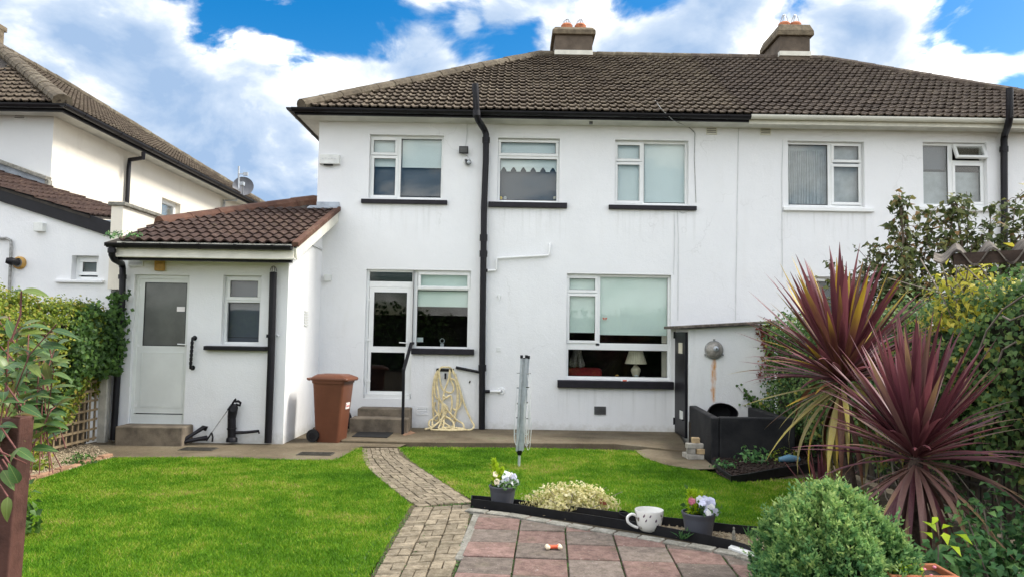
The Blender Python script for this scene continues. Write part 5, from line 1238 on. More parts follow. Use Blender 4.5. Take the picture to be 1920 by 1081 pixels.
# black bucket lying on the rubble, mouth towards us
c = onY(1354, 772, 11.9); bu = thing('black_bucket', 'battered black plastic tub lying on its side inside the black bunker', 'bucket', (c.x, c.y, .36))
axb = Vector((-.15, -1, .12)).normalized(); s = MB(); s.lathe(Vector((c.x, c.y, c.z-.01)), [(.17, -.3), (.19, -.1), (.225, .1), (.235, .1), (.24, .07), (.205, -.1), (.185, -.31), (0, -.32)], 22, axb)
s.v = [(x, y, c.z+(z-c.z)*.62+.012*math.sin(9*x+5*z)) for x, y, z in s.v]; s.build('tub', 'black_plastic', bu, smooth=True)
s = MB(); s.lathe(Vector((c.x, c.y, c.z-.01)), [(.15, -.28), (0, -.28)], 18, axb); s.v = [(x, y, c.z+(z-c.z)*.6) for x, y, z in s.v]; s.build('base', 'rubber', bu)
# bricks stacked at the bunker's corner
bkc = onZ(1303, 862); bp = [((0, 0, .018), 'brick_grey', 0.05, 'grey brick at the bottom of the stack beside the black bunker'), ((-.07, .16, .018), 'brick_grey', .2, 'grey brick on the ground half hidden behind the stack by the bunker'),
      ((-.055, .01, .092), 'brick_grey', -.05, 'grey half brick in the middle left of the stack by the bunker'), ((.07, .0, .092), 'brick_buff', .02, 'buff-coloured half brick in the stack beside the black bunker'), ((-.005, .015, .166), 'brick_grey', .12, 'wide grey brick second from the top of the stack by the bunker'), ((.02, .05, .240), 'brick_buff', -.1, 'small brown brick topmost on the stack beside the black bunker')]
for (dx, dy, z), m, rz, lab in bp:
    half = 'half' in lab or 'small' in lab; s = MB(); l = .055 if half else .115
    s.box(-l, l, -.055, .055, 0, .070); o = s.build('brick', m, None, bevel=.006); o.location = (bkc.x+dx, bkc.y+dy, z); o.rotation_euler = (0, 0, rz); tag(o, lab, 'brick', 'bricks stacked by the black bunker')
# mulch bed with its black edging
mb_pts = [onZ(x, y) for x, y in ((1336, 868), (1345, 892), (1368, 903), (1420, 893), (1495, 882), (1560, 870), (1560, 850), (1340, 850))]
trisheet('mulch_bed', mb_pts, .03, 'mulch')
def strip(pts, h, th, name, label, m='edging', z0=-.03):
    s = MB(); n = len(pts); vs = []
    for i, p in enumerate(pts):
        a = pts[max(i-1, 0)]; b = pts[min(i+1, n-1)]; d = (b-a).normalized(); nn = Vector((-d.y, d.x, 0))*th/2; hh = h(i) if callable(h) else h
        vs += [(p.x-nn.x, p.y-nn.y, z0), (p.x+nn.x, p.y+nn.y, z0), (p.x+nn.x, p.y+nn.y, hh), (p.x-nn.x, p.y-nn.y, hh)]
    fs = [(0, 1, 2, 3), tuple(4*(n-1)+k for k in (3, 2, 1, 0))]
    for i in range(n-1):
        for k in range(4): fs.append((4*i+k, 4*i+(k+1) % 4, 4*i+4+(k+1) % 4, 4*i+4+k))
    s.add(vs, fs); return tag(s.build(name, m, None, origin=tuple(pts[0])), label, 'edging')
strip([onZ(x, y) for x, y in ((1336, 872), (1352, 890), (1372, 903), (1400, 899), (1450, 889), (1500, 881), (1560, 873))], .075, .03, 'bed_edging', 'black edging boards round the mulch bed below the black bunker')
pebbles(mb_pts, 2200, .035, 'bark_mulch', 'dark bark chips filling the bed by the bunker', .012, .03, 'mulch')
p = onZ(1415, 870); tuft('bed_plant', 'leafy green seedling growing in the mulch bed by the bunker', (p.x, p.y, .03), 110, .28, .22, .07, 'leaf_low'); 
p = onZ(1358, 878); tuft('weed', 'low weeds at the left corner of the mulch bed', (p.x, p.y-.05, .03), 90, .2, .09, .05, 'leaf_low')
p = onZ(1468, 868); tuft('bed_plant', 'sparse dry seedling at the right of the mulch bed', (p.x, p.y, .03), 60, .2, .2, .06, 'leaf_ivy_yellow')
p = onZ(1480, 872); s = MB(); s.tube([(p.x-.14, p.y, .08), (p.x, p.y, .10), (p.x+.14, p.y+.03, .085)], .05, 10, radii=[.03, .055, .035]); tag(s.build('blue_bag', 'blue_plastic', None, smooth=True, origin=(p.x, p.y, .05)), 'crumpled blue plastic bag behind the spiky plants\' drooping leaves', 'bag')
# dry red creeper and weeds on the outhouse wall
def creeper():
    t = thing('red_creeper', 'dry reddish creeper hanging over the right end of the outhouse wall', 'creeper', (XO1-.15, YO-.03, 1.2)); s = MB(); P = []
    for k in range(9):
        x = onY(random.uniform(1425, 1446), 610, YO-.04).x; z = zr_-.02; pts = [Vector((x, YO-.04, z))]
        for j in range(random.randint(3, 8)):
            x += random.gauss(-.01, .05); z -= random.uniform(.06, .14); pts.append(Vector((x, YO-.035-random.random()*.03, z))); P += [tuple(pts[-1]+Vector((random.gauss(0, .035), -.01, random.gauss(0, .035)))) for _ in range(7)]
        s.tube(pts, .004, 4)
    for j in range(40): P.append((XO1-.08+random.gauss(0, .09), YO-.05, zr_-.03+random.gauss(0, .06)))
    s.build('stem', 'twig_red', t); P = np.array(P); leaves('foliage', 'leaf_rust', P, np.tile([[0, -1, .2]], (len(P), 1)), .05, t)
    return t
creeper()
def wall_vine():
    t = thing('wall_vine', 'thin green vine creeping over the stained foot of the outhouse wall', 'vine', (XO1-.4, YO-.03, .7)); s = MB(); P = []
    for k in range(7):
        p = onY(1440, 770, YO-.03); pts = [p]
        for j in range(6): p = p+Vector((random.uniform(-.11, -.02), 0, random.uniform(-.03, .10))); pts.append(p); P += [tuple(p+Vector((random.gauss(0, .03), -.02, random.gauss(0, .03)))) for _ in range(2)]
        s.tube(pts, .003, 4)
    s.build('stem', 'twig_red', t); P = np.array(P); leaves('foliage', 'leaf_ivy', P, np.tile([[0, -1, .2]], (len(P), 1)), .055, t, asp=.9)
wall_vine()

# ------------------------------------------------------------------ right boundary: fence, lattice, ivy, tree
FX = 4.32
fe = thing('lattice_fence', 'dark board fence with lattice smothered in ivy along the right side', 'fence', (FX, 8.5, 0))
for k in range(46): y = 4.3+k*.178; s = MB(); s.box(FX+.12, FX+.14, y+.004, y+.174, 0, 1.72); s.build('board', 'fence_panel', fe)
for k in range(48): y = 4.35+k*.168; s = MB(); s.box(FX+.05, FX+.068, y-.014, y+.014, .02, 1.85); s.build('slat', 'fence_dark', fe)
for k in range(12): z = .08+k*.158; s = MB(); s.box(FX+.031, FX+.049, 4.3, 12.34, z-.014, z+.014); s.build('rail', 'fence_dark', fe)
for y in (4.4, 6.3, 8.2, 10.1, 12.0): s = MB(); s.box(FX+.15, FX+.25, y-.05, y+.05, 0, 1.9); s.build('post', 'fence_dark', fe)
def rtop(y): return np.interp(y, [4, 5.5, 6.3, 7.2, 8.2, 9.5, 12.4], [2.32, 2.24, 2.16, 2.02, 1.95, 1.85, 1.86])
def bulge(y, v): return np.interp(y, [4, 6, 7.5, 9, 12.4], [.34, .46, .34, .16, .05])*np.sin(np.clip(v*1.15, 0, 1)*PI)**.7
def ir_side(u, v):
    y = 4.2+8.1*u**1.15; lo = np.interp(y, [4, 6.5, 8, 10, 12.4], [.75, .62, .35, .25, .2])+.12*np.sin(y*5)+.08*np.sin(y*11); v = v**.85; z = lo+(rtop(y)-lo)*v+.05*np.sin(y*4+v*3)
    x = FX+.03-bulge(y, v)+lump(y, z, 3.4, .06, 1.1)
    # leave gaps far down the fence where the lattice shows
    return np.c_[x, y, z], np.tile([[-1, -.35, .35]], (len(u), 1))
def ir_top(u, v):
    y = 4.2+8.0*u; x = FX-.25+.7*v; return np.c_[x, y, rtop(y)+.12*np.sin(v*PI)+lump(x, y, 4, .05, .3)], np.tile([[-.3, -.3, 1]], (len(u), 1))
core = MB()
for k in range(8):
    y0 = 4.2+k*.62; core.box(FX-.06-.15*(k < 5), FX+.03, y0, y0+.6, .85, float(rtop(y0+.6))-.2)
scatter_hedge('ivy', 'tall bank of mixed ivy covering the fence on the right', 'ivy', 'leaf_right', [(ir_side, .8), (ir_top, .2)], 24000, .054, core, asp=.8, loc=(FX, 7, 0), bump=.10)
# bare stems low down
bt = thing('bramble', 'tangle of bare brown stems at the foot of the right-hand ivy', 'bramble', (FX-.1, 6.5, 0))
for k in range(70):
    y = random.uniform(4.4, 8.6); z = random.uniform(.05, .95); p = Vector((FX-.02-random.random()*.12, y, z)); d = Vector((random.gauss(0, .06), random.gauss(0, .45), random.gauss(.1, .25)))
    m_ = MB(); m_.tube([p, p+d*.5+Vector((-.05, 0, .04)), p+d], random.uniform(.003, .008), 5); m_.build('stem', 'twig_grey', bt)
for pts in ([(1920, 553), (1880, 580), (1850, 620), (1835, 660)], [(1905, 640), (1880, 655), (1868, 690)], [(1918, 590), (1895, 600), (1880, 592)]):
    m_ = MB(); m_.tube([onX(x, y, FX-.5) for x, y in pts], .008, 5); m_.build('stem', 'twig_grey', bt)
def sh(u, v):
    th = u*2*PI; ph = np.arccos(1-1.2*v); d = np.c_[np.sin(ph)*np.cos(th), np.sin(ph)*np.sin(th), np.cos(ph)]; k = rng.random((len(u), 1))**.35
    c = onY(1815, 545, 7.0); return np.array([[c.x-.0, 6.9, 1.88]])+d*k*np.array([[.40, .42, .56]]), d
gsb = scatter_hedge('golden_shrub', 'bright yellow-leaved shrub rising above the ivy under the corrugated roof', 'shrub', 'leaf_gold', [(sh, 1)], 900, .085, None, asp=.38, loc=tuple(onY(1815, 620, 7.1)))
s = MB()
for k in range(14): 
    a = Vector((4.2, 6.9, 1.6)); s.tube([a, a+Vector((random.gauss(0, .12), random.gauss(0, .15), .5)), a+Vector((random.gauss(0, .3), random.gauss(0, .3), random.uniform(.6, .95)))], .006, 5)
s.build('stem', 'twig_grey', gsb)

def tree(name, label, base, limbs, nleaf, lsize, m='leaf_tree', spread=.16):
    t = thing(name, label, 'tree', base); s = MB(); base = Vector(base); P = []; N = []
    s.tube([base, base+Vector((0, 0, .8)), limbs[0][0]], .05, 8, radii=[.034, .028, .014]); s.build('trunk', 'bark', t); br = MB()
    for tip, *mids in limbs:
        pts = [base+Vector((0, 0, .7+random.random()*.5))]+[Vector(q) for q in mids]+[Vector(tip)]; pts = [Vector(p) for p in pts]
        sm = []
        for a, b in zip(pts, pts[1:]): sm += [a.lerp(b, k/6) for k in range(6)]
        sm.append(pts[-1]); br.tube(sm, .02, 6, radii=[.015-.011*i/len(sm) for i in range(len(sm))])
        for i, p in enumerate(sm):
            f = i/len(sm)
            if f < .25: continue
            for _ in range(3):
                d = Vector((random.gauss(0, 1), random.gauss(0, 1), random.gauss(.25, .7))).normalized(); L = random.uniform(.1, .42)*(1.15-f*.6); e = p+d*L
                br.tube([p, p+d*L*.5+Vector((0, 0, .02)), e], .004, 4)
                for q in range(nleaf):
                    u = random.uniform(.2, 1.05); P.append(tuple(p+d*L*u+Vector((random.gauss(0, .03), random.gauss(0, .03), random.gauss(0, .03))))); N.append((random.gauss(0, .5), random.gauss(-.2, .5), 1))
    br.build('branch', 'bark', t); P = np.array(P); N = np.array(N); leaves('crown', m, P, N, lsize, t, asp=.55, jit=.9, down=.6, droop=.3); return t
TY = 9.6; TP = lambda x, y, dy=0: onY(x, y, TY+dy)
tree('plum_tree', 'slender bronze-leaved tree behind the fence, left of the corrugated roof', (TP(1715, 640).x, TY, 0),
     [(TP(1688, 372), TP(1712, 560), TP(1700, 450)), (TP(1672, 420, .2), TP(1700, 560)), (TP(1745, 400, .2), TP(1722, 560), TP(1735, 470)), (TP(1652, 520), TP(1690, 590)), (TP(1742, 530, -.3), TP(1725, 600)), (TP(1690, 470, -.3), TP(1710, 580)), (TP(1640, 470, .3), TP(1680, 560)), (TP(1715, 540, .3), TP(1710, 600)), (TP(1760, 570), TP(1730, 620)), (TP(1665, 580, -.2), TP(1695, 620)), (TP(1680, 530, -.4), TP(1700, 600)), (TP(1730, 590, -.4), TP(1720, 630)), (TP(1700, 500, .4), TP(1705, 600)), (TP(1655, 555, .3), TP(1690, 610))], 8, .1)
tree('plum_tree', 'taller airy tree with thin upright shoots behind the corrugated roof', (TP(1840, 640, .4).x, TY+.4, 0),
     [(TP(1792, 372), TP(1790, 520), TP(1782, 440)), (TP(1815, 390, .3), TP(1812, 520)), (TP(1858, 400), TP(1850, 520)), (TP(1905, 372, .3), TP(1890, 500)), (TP(1925, 420), TP(1900, 520)), (TP(1765, 450, .2), TP(1790, 540)), (TP(1840, 440, -.2), TP(1830, 540)), (TP(1960, 400), TP(1920, 520)), (TP(1885, 440, .1), TP(1870, 540)), (TP(1780, 560), TP(1810, 600)), (TP(1900, 520), TP(1870, 600))], 8, .1)
tree('sapling', 'small leafy sapling glimpsed behind the tall spiky plant against the white wall', (TP(1600, 640).x, TY+.2, 0), [(TP(1625, 485), TP(1605, 560)), (TP(1560, 500), TP(1585, 560)), (TP(1595, 520), TP(1595, 580)), (TP(1645, 510), TP(1615, 570))], 3, .085)

# corrugated shed roof
shd = thing('corrugated_shed', 'weathered corrugated asbestos shed roof poking in at the right edge', 'shed', (3.4, 4.1, 0))
e0 = onY(1750, 484, 4.3); pitch = .178; s = MB(); n = 72; L = .5; ed = Vector((.93, -.36, .0)).normalized(); rd = Vector((.50, .86, .19)).normalized()
vs = []
for yy in (0, L):
    for i in range(n+1):
        x = i*.02; zc = .046*math.sin(2*PI*(x-.075)/pitch)*min(1, .35+x*5); p = e0+ed*x+rd*yy+Vector((0, 0, zc+.0+.035*x)); vs.append(tuple(p))
nn = n+1; vs += [(x, y, z-.012) for x, y, z in vs]
fs = [(i, i+1, nn+i+1, nn+i) for i in range(n)]+[(2*nn+i+1, 2*nn+i, 3*nn+i, 3*nn+i+1) for i in range(n)]+[(i+1, i, 2*nn+i, 2*nn+i+1) for i in range(n)]+[(nn+i, nn+i+1, 3*nn+i+1, 3*nn+i) for i in range(n)]+[(0, nn, 3*nn, 2*nn), (n, 2*nn+n, 3*nn+n, nn+n)]
s.add(vs, fs); s.build('roof_sheet', 'asbestos', shd, smooth=True); slx = .03
s = MB(); s.beam(e0+ed*.10+rd*.035+Vector((0, 0, -.012)), e0+ed*1.44+rd*.035+Vector((0, 0, .038)), .03, .066); s.build('wall_plate', 'brown_dark', shd)
s = MB(); wx = 3.30; s.box(wx, wx+1.6, 4.30, 4.36, 0, e0.z+slx*(wx-e0.x)-.05); s.build('shed_wall', 'fence_panel', shd)
s = MB(); s.beam((wx-.05, 4.45, e0.z+slx*(wx-.05-e0.x)-.06), (wx+.6, 4.45, e0.z+slx*(wx+.6-e0.x)-.06), .05, .08); s.build('rafter', 'fence_dark', shd)

# ------------------------------------------------------------------ things fixed to the walls
p = onY(618, 299, YF); ab = thing('alarm_box', 'faded white alarm box high on the house wall near the left corner', 'alarm box', p)
a, b, c, e = rct(YF-.05, 599, 290, 637, 308); s = MB(); s.hexa([(a, YF-.085, c), (b, YF-.085, c), (b, YF, c), (a, YF, c), (a+.01, YF-.07, e), (b-.01, YF-.07, e), (b, YF, e), (a, YF, e)]); s.build('cover', 'vent_white', ab, bevel=.008)
s = MB(); s.box(a+.08, b-.12, YF-.075, YF-.03, c-.025, c-.001); s.build('strobe', 'rubber', ab, bevel=.006)
s = MB()
for k in range(5): x = a+.05+k*.055; s.box(x, x+.03, YF-.084, YF-.078, c+.08+.012*(k % 2), c+.10+.012*(k % 2)); 
s.build('faded_lettering', 'cable_white', ab)
p = onY(869, 281, YF); fl_ = thing('floodlight', 'small black square floodlight beside the top of the drainpipe', 'floodlight', p)
a, b, c, e = rct(YF-.1, 861, 275, 878, 288); s = MB(); s.hexa([(a, YF-.11, c), (b, YF-.11, c), (b, YF-.07, c-.0), (a, YF-.07, c), (a, YF-.13, e), (b, YF-.13, e), (b, YF-.07, e), (a, YF-.07, e)]); s.build('housing', 'black_plastic', fl_, bevel=.006)
s = MB(); s.hexa([(a+.015, YF-.117, c+.015), (b-.015, YF-.117, c+.015), (b-.015, YF-.10, c+.015), (a+.015, YF-.10, c+.015), (a+.015, YF-.133, e-.015), (b-.015, YF-.133, e-.015), (b-.015, YF-.10, e-.015), (a+.015, YF-.10, e-.015)]); s.build('glass_front', 'vent_dark', fl_)
s = MB(); s.beam((p.x-.03, YF, p.z-.03), (p.x-.03, YF-.09, p.z), .02, .02); s.beam((p.x+.03, YF, p.z-.03), (p.x+.03, YF-.09, p.z), .02, .02); s.build('bracket', 'black_plastic', fl_)
p = onY(879, 306, YF); sc_ = thing('security_camera', 'small dark security camera below the floodlight', 'camera', p)
s = MB(); s.lathe(p+Vector((-.05, 0, .04)), [(.06, 0), (.06, .02), (.03, .035)], 16, (0, -1, 0)); s.build('mount', 'pvc_white', sc_, smooth=True)
s = MB(); s.tube([p+Vector((-.05, -.03, .04)), p+Vector((-.01, -.07, .02))], .015, 8); s.tube([p+Vector((-.02, -.02, .01)), p+Vector((.01, -.15, -.02))], .045, 12); s.build('body', 'black_plastic', sc_, smooth=True)
s = MB(); s.lathe(p+Vector((.01, -.152, -.02)), [(.036, 0), (.03, .006), (.012, .008), (0, .008)], 14, (.2, -1, -.2)); s.build('lens', 'grey_metal', sc_, smooth=True)
s = MB(); s.tube([onY(866, 288, YF-.02), onY(876, 292, YF-.01), onY(882, 300, YF-.01), onY(880, 312, YF-.03), onY(872, 308, YF-.01)], .006, 6); s.build('cable', 'cable_white', sc_)
p = PE(300, 496); lm = thing('door_light', 'yellowed square light above the extension door', 'lamp', p)
a, b, c, e = rct(YE-.04, 291, 487, 309, 508); s = MB(); s.box(a, b, YE-.085, YE-.012, c, e); s.build('shade', 'yellowed_lamp', lm, bevel=.02); s = MB(); s.box(a-.01, b+.01, YE-.012, YE, c+.0, e+.01); s.build('backplate', 'plaque', lm)
# grab rail
t0, t1 = PE(361, 633, .08), PE(357, 689, .08); gr_ = thing('grab_rail', 'ribbed black grab rail on the white wall beside the extension door', 'grab rail', (t0.x, YE, (t0.z+t1.z)/2))
up = (t0-t1).normalized(); s = MB(); s.tube([Vector((t1.x, YE, t1.z)), t1-up*.0, t1+up*.03, t0-up*.03, t0, Vector((t0.x, YE, t0.z))], .019, 12)
for k in range(6): q = t1+(t0-t1)*((k+1.2)/7.4); s.tube([q-up*.02, q+up*.02], .024, 12)
s.build('bar', 'black_plastic', gr_, smooth=True); s = MB()
for q in (t0, t1): s.lathe(Vector((q.x, YE, q.z)), [(.038, 0), (.036, .012), (.02, .016)], 16, (0, -1, 0))
s.build('flange', 'black_plastic', gr_, smooth=True)
# handrail by the back step
yh = YF-.85; b0 = onZ(755, 813, .045); hr_ = thing('handrail', 'black metal handrail beside the back door steps', 'handrail', b0)
s = MB(); tp = onY(757, 691, b0.y); k1 = onY(771, 643, YF-.25); s.beam(b0, tp, .045, .045, up=(0, 1, 0)); s.build('post', 'black_paint', hr_, bevel=.004); s = MB(); s.beam(tp+Vector((0, -.01, -.02)), k1, .05, .045); s.build('rail', 'black_paint', hr_, bevel=.004)
s = MB(); s.beam(k1+Vector((0, -.02, 0)), Vector((k1.x, YF+.03, k1.z)), .04, .04); s.build('end_bar', 'black_paint', hr_, bevel=.004)
# black pipe bend beside the bin
s = MB(); q = [onY(642, 767, YF-.02), onY(645, 768, YF-.12), onY(652, 771, YF-.2), onY(656, 780, YF-.22), onY(656, 802, YF-.22)]; s.tube(q, .032, 10); s.lathe(Vector((q[-1].x, q[-1].y, .045)), [(.06, 0), (.06, .05), (.035, .06)], 12); tag(s.build('waste_pipe', 'black_paint', None, smooth=True, origin=tuple(q[-1])), 'bent black waste pipe between the brown bin and the steps', 'pipe')
# mats and drain covers on the concrete
def flat(pts, z, th, name, m, label, cat):
    s = MB(); s.prism([Vector((p.x, p.y, z)) for p in pts], (0, 0, th)); return tag(s.build(name, m, None, origin=tuple(pts[0]), bevel=.003), label, cat)
c4 = lambda z, *pp: [onZ(x, y, z) for x, y in pp]
flat(c4(.046, (660, 818), (726, 820), (741, 808), (676, 806)), .046, .012, 'door_mat', 'rubber', 'dark rubber mat in front of the back steps', 'mat')
flat(c4(.046, (757, 816), (780, 811), (768, 806), (752, 809)), .046, .004, 'clay_tile', 'kerb_earth', 'reddish tile set in the concrete beside the handrail', 'tile')
def cover(px, py, label):
    c = onZ(px, py, .013); t = thing('drain_cover', label, 'drain cover', (c.x, c.y, .013)); s = MB(); s.box(c.x-.24, c.x+.24, c.y-.13, c.y+.13, .013, .019); s.build('plate', 'cover_grey', t)
    s = MB()
    for k in range(6): y = c.y-.11+k*.044; s.box(c.x-.22, c.x+.22, y-.008, y+.008, .0192, .024)
    s.build('ribs', 'cover_grey', t)
cover(372, 841, 'dark drain cover in the concrete in front of the extension'); cover(592, 850, 'dark drain cover in the concrete in front of the brown bin')

# black bits by the extension door: gully pump, hose end, picker stick
pl = thing('hand_pump', 'black-painted pipe stub with a lever head against the extension wall', 'pump', PE(437, 826, .1))
q0, q1, q2 = PE(434.5, 827, .1), PE(434.5, 782, .1), PE(437, 766, .1); s = MB(); s.tube([q0, PE(434.5, 800, .1), q1], .060, 14); s.lathe(q0, [(.085, 0), (.08, .05), (.06, .07)], 14); s.tube([PE(434.5, 804, .1), PE(434.5, 801, .1)], .07, 14); s.build('barrel', 'black_paint', pl, smooth=True)
s = MB(); s.tube([q1, PE(436, 772, .1), PE(439, 762, .1), PE(441, 757, .1)], .055, 12, radii=[.062, .068, .06, .035]); s.tube([PE(437, 766, .2), PE(437, 766, .0)], .045, 12); s.build('head', 'black_paint', pl, smooth=True)
s = MB(); s.tube([PE(434, 760, .12), PE(438, 752, .13), PE(442, 747, .14)], .016, 8); s.tube([PE(440, 752, .13), PE(447, 751, .12), PE(451, 754, .1), PE(450, 759, .09), PE(442, 757, .1)], .018, 8); s.build('lever', 'black_paint', pl, smooth=True)
s = MB(); s.tube([PE(440, 810, .1), PE(460, 809.5, .09), PE(485, 807, .07), PE(486, 812, .07)], .022, 8, radii=[.024, .022, .021, .012]); s.build('spout', 'black_paint', pl, smooth=True)
gp = thing('scraper', 'black cast boot scraper lying against the extension wall by the step', 'boot scraper', PE(360, 828, .1))
s = MB(); s.tube([PE(340, 829, .3), PE(345, 823, .28), PE(365, 811, .2), PE(382, 800, .1), PE(386, 800, .1), PE(384, 806, .1)], .028, 10, radii=[.035, .028, .026, .034, .036, .022]); s.build('arm', 'black_paint', gp, smooth=True)
s = MB(); s.tube([PE(340, 829, .3), PE(352, 826, .28), PE(372, 822, .2), PE(388, 820, .12)], .032, 10, radii=[.03, .028, .032, .04]); s.build('foot', 'black_paint', gp, smooth=True)
pk = thing('litter_picker', 'thin grey litter-picker stick leaning on the black pump', 'litter picker', onZ(396, 828))
a_, b_ = onY(397, 810, YE-.3), PE(427, 768, .2); s = MB(); s.tube([a_, b_], .008, 8); s.build('shaft', 'dull_steel', pk)
s = MB(); s.tube([a_, onY(392, 818, YE-.33), onY(387, 825, YE-.33)], .013, 7); s.tube([a_, onY(399, 818, YE-.3), onY(398, 827, YE-.3)], .013, 7); s.build('jaw', 'black_plastic', pk); s = MB(); s.tube([b_, b_+(b_-a_).normalized()*.1], .016, 8); s.build('grip', 'black_plastic', pk)

# ------------------------------------------------------------------ wheelie bin
bc = onZ(618, 829, .013); bn = thing('wheelie_bin', 'brown wheeled bin with closed lid standing by the back steps', 'wheelie bin', (bc.x, bc.y+.22, .013))
def rotz(mb, c, an, sc=1.0):
    M_ = Matrix.Rotation(an, 3, 'Z'); mb.v = [tuple(Vector(c)+M_ @ (Vector(v)*sc)) for v in mb.v]; return mb
BA = R(80); B0 = (bc.x-.02, bc.y+.2, .013); SC = 1.0        # local: front of bin = -y, handle and wheels = +y
HB = 1.0
def loft(mb, secs, cap=True):
    n = len(secs[0]); b = len(mb.v)
    for s_ in secs: mb.v += [tuple(v) for v in s_]
    for i in range(len(secs)-1):
        for k in range(n): mb.f.append((b+i*n+k, b+i*n+(k+1) % n, b+(i+1)*n+(k+1) % n, b+(i+1)*n+k))
    if cap: mb.f.append(tuple(b+k for k in range(n-1, -1, -1))); mb.f.append(tuple(b+(len(secs)-1)*n+k for k in range(n)))
    return mb
def rrect(x0, x1, y0, y1, z, r=.04):
    out = []
    for cx, cy, a0 in ((x1-r, y1-r, 0), (x0+r, y1-r, 90), (x0+r, y0+r, 180), (x1-r, y0+r, 270)):
        for k in range(4): a = R(a0+30*k); out.append((cx+r*math.cos(a), cy+r*math.sin(a), z))
    return out
s = loft(MB(), [rrect(-.185, .185, -.18, .17, .0), rrect(-.185, .185, -.185, .19, .02), rrect(-.19, .19, -.19, .20, .12), rrect(-.215, .215, -.25, .24, .80), rrect(-.222, .222, -.258, .25, .90), rrect(-.235, .235, -.27, .26, .90), rrect(-.237, .237, -.272, .262, .95)])
rotz(s, B0, BA).build('body', 'brown_bin', bn, smooth=True)
s = loft(MB(), [rrect(-.245, .245, -.325, .285, .945), rrect(-.25, .25, -.33, .29, .965), rrect(-.245, .245, -.32, .28, .985), rrect(-.20, .20, -.24, .23, 1.02), rrect(-.18, .18, -.20, .20, 1.035), rrect(-.02, .02, -.04, .04, 1.042, .015)])
rotz(s, B0, BA).build('lid', 'brown_bin', bn, smooth=True)
s = MB(); s.tube([(-.2, .30, .95), (-.2, .335, .965), (.2, .335, .965), (.2, .30, .95)], .017, 8); s.box(-.06, -.03, .25, .33, .93, .98); s.box(.03, .06, .25, .33, .93, .98); rotz(s, B0, BA).build('handle', 'brown_bin', bn, smooth=True)
s = MB(); s.tube([(-.2, -.31, .955), (.2, -.31, .955)], .02, 8); rotz(s, B0, BA).build('lid_grip', 'brown_bin', bn, smooth=True)
for sx in (-1, 1):
    s = MB(); s.lathe((sx*.215-.03, .215, .10), [(.05, 0), (.095, .0), (.10, .012), (.10, .048), (.095, .06), (.05, .06)], 22, (1, 0, 0)); wh = rotz(s, B0, BA).build('wheel', 'rubber', bn, smooth=True)
    s = MB(); s.lathe((sx*.215-.034, .215, .10), [(0, 0), (.055, .0), (.06, .006), (.06, .062), (.055, .068), (0, .068)], 18, (1, 0, 0)); rotz(s, B0, BA).build('rim', 'black_plastic', wh, smooth=True)
# white sticker with red print on the front panel
fr_ = lambda u, z, d: Vector((u, -.19-.06*(z-.12)/.68-d, z))
s = MB(); q = [fr_(-.03, .50, .003), fr_(.12, .50, .003), fr_(.12, .60, .003), fr_(-.03, .60, .003)]; s.prism(q, (0, -.002, 0)); st_ = rotz(s, B0, BA).build('sticker', 'sticker_white', bn)
s = MB()
for u0, w_ in ((-.015, .012), (.012, .03), (.052, .022), (.084, .024)): s.prism([fr_(u0, .53, .006), fr_(u0+w_, .53, .006), fr_(u0+w_*.8, .555, .006), fr_(u0, .555, .006)], (0, -.001, 0))
s.prism([fr_(-.015, .53, .006), fr_(-.003, .53, .006), fr_(-.003, .585, .006), fr_(-.015, .585, .006)], (0, -.001, 0))
rotz(s, B0, BA).build('lettering', 'sticker_red', st_)
